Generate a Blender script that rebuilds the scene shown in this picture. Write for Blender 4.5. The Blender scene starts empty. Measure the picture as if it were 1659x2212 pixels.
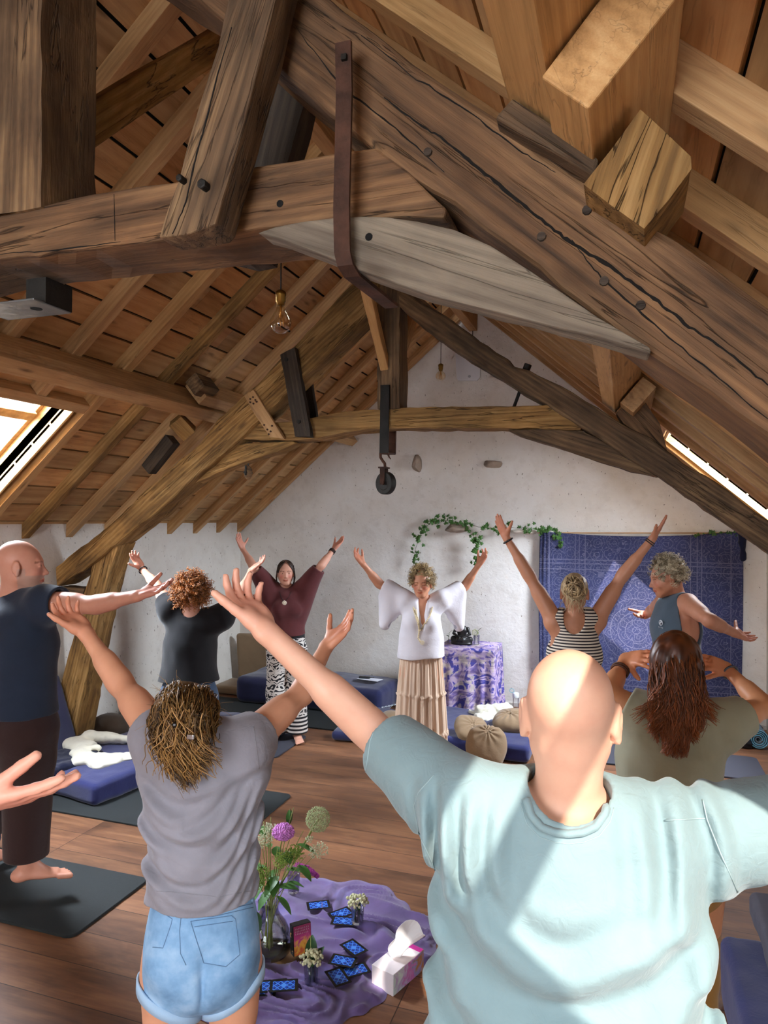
import bpy, bmesh, math, random
import numpy as np
from mathutils import Vector, Matrix, Euler
PI=math.pi
S=bpy.context.scene
COL=bpy.context.collection
# ---------------- camera ----------------
IW,IH,FPX=1659.,2212.,1525.
CAM=np.array([0.,0.,2.0])
_yaw,_pit,_rol=[math.radians(v) for v in (18.8,.53,.43)]
_cy,_sy=math.cos(_yaw),math.sin(_yaw)
CF=np.array([-_sy*math.cos(_pit),_cy*math.cos(_pit),math.sin(_pit)])
_r=np.array([_cy,_sy,0.]);_u=np.cross(_r,CF)
CR=_r*math.cos(_rol)+_u*math.sin(_rol);CU=-_r*math.sin(_rol)+_u*math.cos(_rol)
cd=bpy.data.cameras.new('camera');cam=bpy.data.objects.new('camera',cd);COL.objects.link(cam)
cd.sensor_fit='VERTICAL';cd.sensor_height=36.;cd.lens=36.*FPX/IH;cd.clip_start=.05;cd.clip_end=100
m=Matrix.Identity(4)
for i in range(3):
    m[i][0]=CR[i];m[i][1]=CU[i];m[i][2]=-CF[i];m[i][3]=CAM[i]
cam.matrix_world=m
S.camera=cam
# ---------------- look, sky, sun ----------------
S.view_settings.view_transform='Standard';S.view_settings.look='None'
S.view_settings.gamma=1;S.view_settings.exposure=1.42;S.view_settings.use_curve_mapping=False
S.cycles.use_denoising=True
try: S.cycles.denoiser='OPENIMAGEDENOISE'
except Exception: pass
S.cycles.use_adaptive_sampling=True;S.cycles.adaptive_threshold=.06;S.cycles.adaptive_min_samples=12
S.cycles.max_bounces=6;S.cycles.diffuse_bounces=4;S.cycles.glossy_bounces=2;S.cycles.transmission_bounces=4;S.cycles.transparent_max_bounces=12
S.cycles.sample_clamp_indirect=8.;S.cycles.caustics_reflective=False;S.cycles.caustics_refractive=False
W=bpy.data.worlds.new('sky');S.world=W;W.use_nodes=True
bg=W.node_tree.nodes['Background'];bg.inputs[0].default_value=(.78,.88,1.,1);bg.inputs[1].default_value=2.2
SUND=Vector((-.49,.95,-1.)).normalized()
sd=bpy.data.lights.new('sun','SUN');sd.energy=4.8;sd.angle=math.radians(.55);sd.color=(1.,.9,.78)
so=bpy.data.objects.new('sun',sd);COL.objects.link(so);so.rotation_euler=SUND.to_track_quat('-Z','Y').to_euler()
# room
XL,XR,YB,YF=-4.45,1.30,7.63,-3.4
XC,ZA,SL=-1.575,4.31,.865      # ridge x, underside-of-rafter apex, slope
CS=1/math.hypot(1,SL);SN=SL*CS
def roofpt(side,along,perp,y):   # point from the ridge down the slope, perp>0 outward
    return Vector((XC+side*(along*CS+perp*SN),y,ZA-along*SN+perp*CS))
def area(name,loc,d,sx,sy,power,color=(1,1,1)):
    l=bpy.data.lights.new(name,'AREA');l.shape='RECTANGLE';l.size=sx;l.size_y=sy;l.energy=power;l.color=color
    o=bpy.data.objects.new(name,l);COL.objects.link(o);o.location=loc
    o.rotation_euler=Vector(d).to_track_quat('-Z','Y').to_euler();return o
# skylights: (side, along0, along1, y0, y1); last two are unseen, added for ambience
SKY=[(-1,2.50,3.50,2.98,3.78),(1,2.50,3.60,5.78,6.58),(1,2.37,3.42,-.26,.60),(-1,2.50,3.50,-1.65,-.85),(1,2.5,3.5,-2.6,-1.8)]
for i,(s,a0,a1,y0,y1) in enumerate(SKY):
    p=roofpt(s,(a0+a1)/2,.36,(y0+y1)/2);n=roofpt(s,0,-1,0)-roofpt(s,0,0,0)
    area('skylight_daylight_fill',p,n,.78,.95,(100,95,12,100,60)[i],(.86,.93,1.))  # sky light at each opening; the two rear lamps are added fill
area('gable_fill_light',(-1.2,YF-.12,1.9),(0,1,-.05),2.6,1.9,85,(.92,.96,1.))  # added soft fill from behind the camera, at an assumed gable window

# ---------------- pixel -> point helpers (world coordinates of what the photo shows) ----------------
def ray(x,y): return CF+CR*((x-829.5)/FPX)-CU*((y-1106.)/FPX)
def at(x,y,ax,v):
    d=ray(x,y);i='xyz'.index(ax);t=(v-CAM[i])/d[i];return Vector((CAM+d*t).tolist())
def atd(x,y,t): return Vector((CAM+ray(x,y)*t).tolist())

# ---------------- materials ----------------
MATS={}
def srgb(c):
    if isinstance(c,str): c=[int(c[i:i+2],16)/255 for i in (0,2,4)]
    return tuple((v/12.92 if v<=.04045 else ((v+.055)/1.055)**2.4) for v in c)+(1.,)
class NT:
    def __init__(s,name):
        s.m=bpy.data.materials.new(name);s.m.use_nodes=True;s.t=s.m.node_tree;s.n=s.t.nodes;s.l=s.t.links
        s.b=s.n['Principled BSDF'];s.out=s.n['Material Output']
    def add(s,typ,ins=None,**kw):
        n=s.n.new(typ)
        for k,v in kw.items(): setattr(n,k,v)
        for k,v in (ins or {}).items():
            if isinstance(v,bpy.types.NodeSocket): s.l.new(v,n.inputs[k])
            else: n.inputs[k].default_value=v
        return n
    def math(s,op,a,b=None,clamp=False):
        n=s.n.new('ShaderNodeMath');n.operation=op;n.use_clamp=clamp
        for i,v in enumerate((a,b)):
            if v is None: continue
            if isinstance(v,bpy.types.NodeSocket): s.l.new(v,n.inputs[i])
            else: n.inputs[i].default_value=v
        return n.outputs[0]
    def mix(s,f,a,b,blend='MIX'):
        n=s.n.new('ShaderNodeMix');n.data_type='RGBA';n.blend_type=blend
        for k,v in ((0,f),(6,a),(7,b)):
            if isinstance(v,bpy.types.NodeSocket): s.l.new(v,n.inputs[k])
            else: n.inputs[k].default_value=v
        return n.outputs[2]
    def ramp(s,f,stops,interp='LINEAR'):
        n=s.n.new('ShaderNodeValToRGB');n.color_ramp.interpolation=interp;e=n.color_ramp.elements
        while len(e)<len(stops): e.new(.5)
        for i,(p,c) in enumerate(stops): e[i].position=p;e[i].color=c if isinstance(c,tuple) and len(c)==4 else srgb(c)
        s.l.new(f,n.inputs[0]);return n.outputs[0]
    def noise(s,vec,scale,detail=3,rough=.55,dist=0.,w=None):
        n=s.n.new('ShaderNodeTexNoise')
        if w is not None:
            n.noise_dimensions='4D'
            if isinstance(w,bpy.types.NodeSocket): s.l.new(w,n.inputs['W'])
            else: n.inputs['W'].default_value=w
        if vec is not None: s.l.new(vec,n.inputs['Vector'])
        n.inputs['Scale'].default_value=scale;n.inputs['Detail'].default_value=detail
        n.inputs['Roughness'].default_value=rough;n.inputs['Distortion'].default_value=dist
        return n.outputs[0]
    def mapping(s,vec,scale=(1,1,1),loc=(0,0,0),rot=(0,0,0)):
        n=s.n.new('ShaderNodeMapping');s.l.new(vec,n.inputs[0]);n.inputs[3].default_value=scale;n.inputs[1].default_value=loc;n.inputs[2].default_value=rot;return n.outputs[0]
    def objc(s): return s.add('ShaderNodeTexCoord').outputs['Object']
    def bump(s,h,strength=.3,dist=.01,prev=None):
        n=s.n.new('ShaderNodeBump');n.inputs['Strength'].default_value=strength;n.inputs['Distance'].default_value=dist
        s.l.new(h,n.inputs['Height'])
        if prev is not None: s.l.new(prev,n.inputs['Normal'])
        return n.outputs[0]
    def fin(s,col=None,rough=None,normal=None,**kw):
        for k,v in (('Base Color',col),('Roughness',rough),('Normal',normal)):
            if v is None: continue
            if isinstance(v,bpy.types.NodeSocket): s.l.new(v,s.b.inputs[k])
            else: s.b.inputs[k].default_value=v
        for k,v in kw.items(): s.b.inputs[k.replace('_',' ')].default_value=v
        return s.m
def plain(name,c,rough=.6,metal=0,bump=0,bs=60,var=0,**kw):
    if name in MATS: return MATS[name]
    t=NT(name);col=srgb(c)
    vec=t.objc()
    if var:
        nz=t.noise(vec,kw.pop('vs',6),4)
        a=tuple(v*(1-var) for v in col[:3])+(1,);b=tuple(min(1,v*(1+var)) for v in col[:3])+(1,)
        col=t.ramp(nz,[(.3,a),(.7,b)])
    nm=t.bump(t.noise(vec,bs,4),bump,.004) if bump else None
    m=t.fin(col,rough,nm,Metallic=metal,**kw);MATS[name]=m;return m
def woodmat(name,dark,mid,light,crack=0.,rough=.75,axis=0,tint=False,grain=1.,stain=0.,bumpk=.35,saw=0.):
    if name in MATS: return MATS[name]
    t=NT(name);vec=t.objc();rnd=t.add('ShaderNodeObjectInfo').outputs['Random'];w=t.math('MULTIPLY',rnd,37.)
    def sc(l,c): v=[c,c,c];v[axis]=l;return tuple(v)
    if tint:
        at_=t.add('ShaderNodeVertexColor',layer_name='tint');sep=t.add('ShaderNodeSeparateColor',{0:at_.outputs[0]})
        w=t.math('MULTIPLY',sep.outputs[1],91.)
    big=t.noise(t.mapping(vec,sc(.9,6*grain)),1.3,5,.6,1.2,w)
    fib=t.noise(t.mapping(vec,sc(2.,70*grain)),1.,3,.6,.3,w)
    wav=t.add('ShaderNodeTexWave',{'Vector':t.mapping(vec,sc(.35,9*grain)),'Scale':1.3,'Distortion':7.,'Detail':3.,'Detail Scale':.7},wave_type='BANDS',bands_direction='Z' if axis!=2 else 'X').outputs['Fac']
    fin_=t.noise(t.mapping(vec,sc(7.,260*grain)),1.,3,.6,.2,w)
    fib=t.math('ADD',t.math('MULTIPLY',fib,.6),t.math('MULTIPLY',fin_,.4))
    f=t.math('ADD',t.math('MULTIPLY',big,.62),t.math('ADD',t.math('MULTIPLY',fib,.32),t.math('MULTIPLY',wav,.06)))
    col=t.ramp(f,[(.33,dark),(.5,mid),(.68,light)])
    if stain:
        st=t.noise(vec,2.2,4,.6,.5,w)
        col=t.mix(t.math('MULTIPLY',t.ramp(st,[(.46,(0,0,0,1)),(.62,(1,1,1,1))]),stain),col,srgb('2a2019'))
    if crack>.5:
        bl=t.noise(t.mapping(vec,sc(1.2,2.6)),1.,4,.6,.6,w)
        col=t.mix(1.,col,t.ramp(bl,[(.32,(.50,.47,.45,1)),(.5,(.95,.95,.95,1)),(.7,(1.22,1.16,1.08,1))]),'MULTIPLY')
    # small knots
    vo=t.add('ShaderNodeTexVoronoi',{'Vector':t.mapping(vec,sc(1.5,5.)),'Scale':1.6},feature='F1').outputs['Distance']
    kn=t.ramp(vo,[(.05,(1,1,1,1)),(.15,(0,0,0,1))])
    col=t.mix(t.math('MULTIPLY',kn,.55),col,srgb('33200f'))
    h=t.math('ADD',t.math('MULTIPLY',fib,.5),t.math('MULTIPLY',big,.5))
    if crack:
        cn=t.noise(t.mapping(vec,sc(.9,13*grain)),1.,4,.6,.7,w)
        cr=t.ramp(t.math('ABSOLUTE',t.math('SUBTRACT',cn,.5)),[(0.,(1,1,1,1)),(.011,(0,0,0,1))])
        cm=t.ramp(t.noise(t.mapping(vec,sc(1.,4.)),1.5,2,.5,0,w),[(.42,(0,0,0,1)),(.55,(1,1,1,1))])
        cr=t.math('MULTIPLY',cr,cm)
        col=t.mix(t.math('MULTIPLY',cr,crack),col,srgb('150d07'));h=t.math('SUBTRACT',h,t.math('MULTIPLY',cr,1.2*crack))
    if tint:
        col=t.mix(1.,col,t.add('ShaderNodeCombineColor',{0:sep.outputs[0],1:t.math('MULTIPLY',sep.outputs[0],sep.outputs[2]),2:t.math('MULTIPLY',sep.outputs[0],t.math('POWER',sep.outputs[2],2.))}).outputs[0],'MULTIPLY')
    else:
        hs=t.add('ShaderNodeHueSaturation',{'Value':t.math('ADD',.86,t.math('MULTIPLY',rnd,.28)),'Color':col});col=hs.outputs[0]
    nm=t.bump(h,bumpk,.012)
    m=t.fin(col,rough,nm);m.node_tree.nodes['Principled BSDF'].inputs['Specular IOR Level'].default_value=.3
    MATS[name]=m;return m
OAK_OLD=woodmat('old_oak','34281c','6a533c','9f815c',.65,.8,stain=.4,bumpk=.6)
OAK_WORN=woodmat('worn_oak','52391f','94703f','c69f67',.7,.8,stain=.25,bumpk=.8)
OAK_GREY=woodmat('grey_oak','4b4237','776b5c','998c78',.45,.85,stain=.25,bumpk=.5)
OAK_RED=woodmat('red_oak','35261a','6d5036','9d7852',.8,.75,stain=.4,bumpk=.6)
OAK_DARK=woodmat('dark_oak','1c1712','3b322a','5e5143',.5,.8,bumpk=.5)
WOOD_NEW=woodmat('new_timber','8f6a45','b88f60','d2ac7b',.25,.6,bumpk=.25)
WOOD_PALE=woodmat('pale_timber','8e683c','bb8f5b','d3ab76',.35,.6,bumpk=.25)
BOARDS=woodmat('ceiling_boards','a87f54','cba270','e0bd8b',.2,.65,axis=1,tint=True,bumpk=.2,grain=.7)
IRON=plain('dark_iron','2b2926',.6,.7,.4,80,.35)
RUST=plain('rusty_iron','4a2f22',.75,.4,.5,60,.6,vs=14)
STEEL=plain('galvanised_steel','777b7c',.45,.8,.3,40,.3)
BRASS=plain('aged_brass','8a6a33',.35,1.)

# ---------------- object helpers ----------------
def tagp(o,label=None,cat=None,group=None,kind=None):
    if label: o['label']=label
    if cat: o['category']=cat
    if group: o['group']=group
    if kind: o['kind']=kind
    return o
def link(name,me,mat=None,parent=None,loc=None,rot=None,smooth=False):
    o=bpy.data.objects.new(name,me);COL.objects.link(o)
    if mat is not None:
        for mm in (mat if isinstance(mat,(list,tuple)) else [mat]): me.materials.append(mm)
    if smooth:
        me.polygons.foreach_set('use_smooth',[True]*len(me.polygons))
    if loc is not None: o.location=loc
    if rot is not None: o.rotation_euler=rot
    if parent is not None: o.parent=parent
    return o
def empty(name,loc=(0,0,0),label=None,cat=None,group=None,rot=(0,0,0)):
    o=bpy.data.objects.new(name,None);COL.objects.link(o);o.location=loc;o.rotation_euler=rot;o.empty_display_size=.05
    return tagp(o,label,cat,group)
def mesh_np(name,V,F):
    me=bpy.data.meshes.new(name);me.from_pydata([tuple(map(float,v)) for v in V],[],[tuple(map(int,f)) for f in F]);me.update();return me
def from_bm(name,bm):
    me=bpy.data.meshes.new(name);bmesh.ops.recalc_face_normals(bm,faces=bm.faces);bm.to_mesh(me);bm.free();return me
def bm_box(bm,c,s,rot=None,bevel=0):
    M_=Matrix.Translation(Vector(c))@(rot.to_4x4() if rot is not None else Matrix.Identity(4))@Matrix.Diagonal((s[0],s[1],s[2],1))
    r=bmesh.ops.create_cube(bm,size=1,matrix=M_)
    if bevel:
        ed=list({e for v in r['verts'] for e in v.link_edges})
        bmesh.ops.bevel(bm,geom=ed,offset=bevel,segments=2,affect='EDGES',profile=.6)
    return r
def bm_cyl(bm,p0,p1,r0,r1=None,seg=12,caps=True):
    p0=Vector(p0);p1=Vector(p1);d=p1-p0;q=d.to_track_quat('Z','Y').to_matrix().to_4x4()
    return bmesh.ops.create_cone(bm,cap_ends=caps,segments=seg,radius1=r0,radius2=r0 if r1 is None else r1,depth=d.length,matrix=Matrix.Translation((p0+p1)/2)@q)
def bm_sph(bm,c,r,seg=14,rings=9,sc=(1,1,1),rot=None):
    M_=Matrix.Translation(Vector(c))@(rot.to_4x4() if rot is not None else Matrix.Identity(4))@Matrix.Diagonal((sc[0],sc[1],sc[2],1))
    return bmesh.ops.create_uvsphere(bm,u_segments=seg,v_segments=rings,radius=r,matrix=M_)
def tube_np(pts,rad,seg=8,closed=False,caps=True):
    P=np.array([tuple(p) for p in pts],float);n=len(P);R=np.broadcast_to(np.array(rad,float),(n,)) if np.ndim(rad)==0 or len(np.atleast_1d(rad))==1 else np.array(rad,float)
    T=np.gradient(P,axis=0);T/=np.linalg.norm(T,axis=1)[:,None]+1e-12
    a=np.array([0,0,1.]) if abs(T[0,2])<.9 else np.array([1.,0,0]);N=np.cross(T[0],a);N/=np.linalg.norm(N)
    V=[];ang=np.linspace(0,2*PI,seg,endpoint=False)
    for i in range(n):
        N=N-T[i]*N.dot(T[i]);N/=np.linalg.norm(N)+1e-12;B=np.cross(T[i],N)
        V.append(P[i]+R[i]*(np.cos(ang)[:,None]*N+np.sin(ang)[:,None]*B))
    V=np.concatenate(V);F=[]
    for i in range(n-1):
        for j in range(seg):
            k=(j+1)%seg;F.append((i*seg+j,i*seg+k,(i+1)*seg+k,(i+1)*seg+j))
    if caps: F.append(tuple(range(seg))[::-1]);F.append(tuple(range((n-1)*seg,n*seg)))
    return V,F
class Geo:   # collects numpy geometry of one part
    def __init__(s): s.V=[];s.F=[];s.n=0;s.c=[]
    def add(s,V,F,col=None):
        V=np.asarray(V,float);s.V.append(V);s.F+= [tuple(i+s.n for i in f) for f in F];s.n+=len(V)
        if col is not None: s.c+= [col]*len(V)
    def tube(s,pts,rad,seg=8,col=None,caps=True): V,F=tube_np(pts,rad,seg,caps=caps);s.add(V,F,col)
    def build(s,name,mat,parent=None,smooth=True,loc=None):
        me=mesh_np(name,np.concatenate(s.V),s.F)
        if s.c:
            a=me.color_attributes.new('tint','FLOAT_COLOR','POINT');a.data.foreach_set('color',[x for c in s.c for x in (*c[:3],1.)])
        return link(name,me,mat,parent,smooth=smooth,loc=loc)
_rng=random.Random(7)
def addbevel(o,w=.01,seg=2):
    b=o.modifiers.new('bevel','BEVEL');b.width=w;b.segments=seg;b.limit_method='ANGLE';b.angle_limit=.6
def resample(pts,step):
    out=[]
    for i in range(len(pts)):
        a=Vector(pts[i]);b=Vector(pts[(i+1)%len(pts)]);n=max(1,int((b-a).length/step))
        for k in range(n): out.append(a+(b-a)*(k/n))
    return out
def beam_poly(name,px,yf,depth,mat,parent=None,jit=.004,step=.06,world=False,bev=.008,extra=None):
    """upright-plane timber: outline given in the plane y=yf, extruded by depth; grain runs along its longest direction"""
    P=[(p[0],p[1]) if world else (lambda q:(q.x,q.z))(at(p[0],p[1],'y',yf)) for p in px]
    A=np.array(P);c=A.mean(0);u,s_,vt=np.linalg.svd(A-c);d=vt[0];d=d if d[0]>=0 else -d
    ang=math.atan2(d[1],d[0]);ca,sa=math.cos(ang),math.sin(ang)
    L=[((x-c[0])*ca+(z-c[1])*sa,-(x-c[0])*sa+(z-c[1])*ca) for x,z in P]
    L=resample(L,step);rr=random.Random(hash(name)%1000 if False else len(name)*13+len(px))
    n=len(L);ny=max(2,int(depth/.07))
    bm=bmesh.new();rows=[]
    for j in range(ny+1):
        rows.append([bm.verts.new((x+rr.uniform(-jit,jit),depth*j/ny,z+rr.uniform(-jit,jit))) for x,z in L])
    for j in range(ny):
        for i in range(n):
            k=(i+1)%n;bm.faces.new((rows[j][i],rows[j][k],rows[j+1][k],rows[j+1][i]))
    for row in (rows[0],rows[-1]):
        f=bm.faces.new(row);bmesh.ops.triangulate(bm,faces=[f],ngon_method='EAR_CLIP')
    me=from_bm(name,bm)
    o=link(name,me,mat,None,loc=(c[0],yf,c[1]),rot=(0,-ang,0))
    if bev: addbevel(o,bev,2)
    if parent is not None: setpar(o,parent)
    return o
def setpar(o,p):
    o.parent=p;bpy.context.view_layer.update() if False else None
    o.matrix_parent_inverse=(Matrix.Translation(p.location)@p.rotation_euler.to_matrix().to_4x4()).inverted()
def beam(name,p0,p1,w,h,mat,up=(0,0,1),parent=None,jit=.003,bev=.006,seg=None,taper=1.):
    """straight timber from p0 to p1, w across, h along 'up'"""
    p0=Vector(p0);p1=Vector(p1);d=(p1-p0);Ln=d.length;x=d.normalized();z=Vector(up);z=(z-x*z.dot(x)).normalized();y=z.cross(x)
    rr=random.Random(int(abs(p0.x*131+p0.y*37+p1.z*11)*10));n=seg or max(1,int(Ln/.25))
    bm=bmesh.new();rows=[]
    for i in range(n+1):
        k=1+(taper-1)*i/n
        rows.append([bm.verts.new((Ln*i/n,a*w*k/2+rr.uniform(-jit,jit),b*h*k/2+rr.uniform(-jit,jit))) for a,b in ((-1,-1),(1,-1),(1,1),(-1,1))])
    for i in range(n):
        for k in range(4):
            l=(k+1)%4;bm.faces.new((rows[i][k],rows[i][l],rows[i+1][l],rows[i+1][k]))
    bm.faces.new(rows[0]);bm.faces.new(rows[-1])
    me=from_bm(name,bm);o=link(name,me,mat)
    M_=Matrix((x,y,z)).transposed().to_4x4();M_.translation=p0;o.matrix_world=M_
    o.location=p0;o.rotation_euler=M_.to_euler()
    if bev: addbevel(o,bev,2)
    if parent is not None: setpar(o,parent)
    return o
# ================= room shell =================
def struct(o): o['kind']='structure';return o
def plaster(name,base,seed,warm='cfc0a8'):
    t=NT(name);vec=t.objc();n1=t.noise(vec,1.1,5,.6,.4,seed);n2=t.noise(vec,7.,5,.65,.2,seed+3);n3=t.noise(vec,38,4,.6,0,seed+5)
    col=t.mix(t.ramp(n1,[(.40,(0,0,0,1)),(.70,(.8,.8,.8,1))]),srgb(base),srgb(warm))
    col=t.mix(t.math('MULTIPLY',t.ramp(n2,[(.5,(0,0,0,1)),(.75,(1,1,1,1))]),.35),col,srgb('b9aea0'))
    pits=t.ramp(t.noise(t.mapping(vec,(1,1,.6)),46,2,.5,.3,seed+9),[(.285,(1,1,1,1)),(.325,(0,0,0,1))])
    col=t.mix(t.math('MULTIPLY',pits,.7),col,srgb('7d6f60'))
    h=t.math('ADD',t.math('MULTIPLY',n2,1.),t.math('MULTIPLY',n3,.35));h=t.math('SUBTRACT',h,t.math('MULTIPLY',pits,.5))
    return t.fin(col,.9,t.bump(h,.5,.02))
PL=plaster('rough_white_plaster','eceae6',1.,'dcd4c8');PL2=plaster('white_wall_plaster','e6e3dc',8.,'dcd5c8')
# floor of wide planks
def floor_mat():
    t=NT('plank_floor');vec=t.mapping(t.objc(),(1,1,1),(0,-.0275,0))
    br=t.add('ShaderNodeTexBrick',{'Vector':vec,'Color1':(0,0,0,1),'Color2':(1,1,1,1),'Mortar':(0,0,0,1),'Scale':1.,'Mortar Size':.0022,'Mortar Smooth':.0,'Bias':0.,'Brick Width':2.35,'Row Height':.2115},offset=.37,offset_frequency=1)
    r=br.outputs['Color'];w=t.math('MULTIPLY',r,50.)
    big=t.noise(t.mapping(vec,(.9,5,1)),1.4,5,.6,1.4,w);fib=t.noise(t.mapping(vec,(3,60,1)),1.,3,.6,.3,w);blot=t.noise(t.mapping(vec,(1.3,3,1)),1.6,4,.6,.6,w)
    f=t.math('ADD',t.math('MULTIPLY',big,.6),t.math('MULTIPLY',fib,.4))
    col=t.ramp(f,[(.3,'54382a'),(.5,'765038'),(.7,'93694a')])
    col=t.mix(t.math('MULTIPLY',t.ramp(blot,[(.55,(0,0,0,1)),(.72,(1,1,1,1))]),.6),col,srgb('3d2618'))
    hs=t.add('ShaderNodeHueSaturation',{'Value':t.math('ADD',.8,t.math('MULTIPLY',r,.42)),'Saturation':1.02,'Color':col})
    col=t.mix(t.math('MULTIPLY',br.outputs['Fac'],.8),hs.outputs[0],srgb('24150c'))
    h=t.math('SUBTRACT',t.math('MULTIPLY',f,.4),br.outputs['Fac'])
    return t.fin(col,t.math('ADD',.38,t.math('MULTIPLY',fib,.2)),t.bump(h,.35,.004))
bm=bmesh.new();bm_box(bm,((XL+XR)/2,(YB+YF)/2,-.06),(XR-XL+.8,YB-YF+.8,.12))
struct(link('floor',from_bm('floor',bm),floor_mat()))
def zroof(x,off): return ZA-SL*abs(x-XC)+off
T=.3
def gable(name,y0,y1,hole=None):
    top=.2
    bm=bmesh.new()
    out=[(XL-T,-.02),(XR+T,-.02),(XR+T,zroof(XR+T,top)),(XC,ZA+top),(XL-T,zroof(XL-T,top))]
    if hole:
        # ring of boxes round a window opening
        x0,x1,z0,z1=hole
        polys=[[(XL-T,-.02),(x0,-.02),(x0,zroof(x0,top)),(XL-T,zroof(XL-T,top))],[(x1,-.02),(XR+T,-.02),(XR+T,zroof(XR+T,top)),(x1,zroof(x1,top))],
               [(x0,-.02),(x1,-.02),(x1,z0),(x0,z0)],[(x0,z1),(x1,z1),(x1,zroof(x1,top)),(XC,ZA+top),(x0,zroof(x0,top))]]
    else: polys=[out]
    for P in polys:
        a=[bm.verts.new((x,y0,z)) for x,z in P];b=[bm.verts.new((x,y1,z)) for x,z in P]
        bm.faces.new(a);bm.faces.new(b)
        for i in range(len(P)):
            k=(i+1)%len(P);bm.faces.new((a[i],a[k],b[k],b[i]))
    return struct(link(name,from_bm(name,bm),PL))
gable('wall_back',YB,YB+T);gable('wall_front',YF,YF-T,(-2.5,.1,.95,2.85))
for s,nm,x in ((-1,'wall_left',XL),(1,'wall_right',XR)):
    bm=bmesh.new();zt=zroof(x,.125)
    P=[(x,-.02),(x+s*T,-.02),(x+s*T,zt-SL*T),(x,zt)]
    a=[bm.verts.new((p,YF-T,z)) for p,z in P];b=[bm.verts.new((p,YB+T,z)) for p,z in P];bm.faces.new(a);bm.faces.new(b)
    for i in range(4): bm.faces.new((a[i],a[(i+1)%4],b[(i+1)%4],b[i]))
    struct(link(nm,from_bm(nm,bm),PL2))
# baseboards: thin plaster foot line along the back wall
bm=bmesh.new();bm_box(bm,((XL+XR)/2,YB-.008,.02),(XR-XL,.016,.04));struct(link('baseboard_back',from_bm('baseboard_back',bm),plain('foot_paint','cfcac2',.7)))
# ---- ceiling boards (underside at perp=.085) ----
PB=.085;BW=.2;rr=random.Random(3)
LEN=(XR-XC)/CS+.25
def ceiling(side):
    G=Geo();nb=int(LEN/BW)+1;off=.10
    holes=[(a0,a1,y0,y1) for s,a0,a1,y0,y1 in SKY if s==side]
    def slab(a0,a1,y0,y1,col,th=.02,p=PB):
        c=[roofpt(side,a,pp,y) for a in (a0,a1) for pp in (p,p+th) for y in (y0,y1)]
        G.add([tuple(v) for v in c],[(0,1,3,2),(4,6,7,5),(0,4,5,1),(2,3,7,6),(0,2,6,4),(1,5,7,3)],col)
    for k in range(-1,nb+1):
        a0=max(0,k*BW+off);a1=min((k+1)*BW+off-.016,LEN)
        if a1<=a0+.01: continue
        y=YF-.1
        while y<YB+.02:
            y2=min(y+rr.uniform(1.6,3.2),YB+.02)
            if YB-y2<.5: y2=YB+.02
            v=rr.uniform(.68,1.12);col=(v,rr.random(),rr.uniform(.86,1.03))
            # cut round the skylights
            segs=[(y,y2)]
            for h0,h1,q0,q1 in holes:
                if a1>h0+.02 and a0<h1-.02:
                    ns=[]
                    for s0,s1 in segs:
                        if s1<=q0 or s0>=q1: ns.append((s0,s1))
                        else:
                            if s0<q0: ns.append((s0,q0))
                            if s1>q1: ns.append((q1,s1))
                    segs=ns
            for s0,s1 in segs: slab(a0,a1,s0,s1-.003,col)
            y=y2
    G.build('ceiling',BOARDS,smooth=False)['kind']='structure'
    # dark roof deck above, pierced by the skylights
    G=Geo()
    ys=sorted({YF-T,YB+T}|{v for h in holes for v in h[2:]})
    for y0,y1 in zip(ys[:-1],ys[1:]):
        cut=[h for h in holes if h[2]<=y0+1e-6 and h[3]>=y1-1e-6];a=0.
        for h in sorted(cut): slab(a,h[0],y0,y1,(1,1,1),.06,PB+.03);a=h[1]
        slab(a,LEN+.15,y0,y1,(1,1,1),.06,PB+.03)
        if side<0: slab(-.40,.15,y0,y1,(1,1,1),.05,PB+.09)  # flap past the ridge, added to stop sun leaking through the joint
    o=G.build('ceiling',plain('dark_underlay','14110e',.95),smooth=False);o['kind']='structure'
ceiling(-1);ceiling(1)
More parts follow.
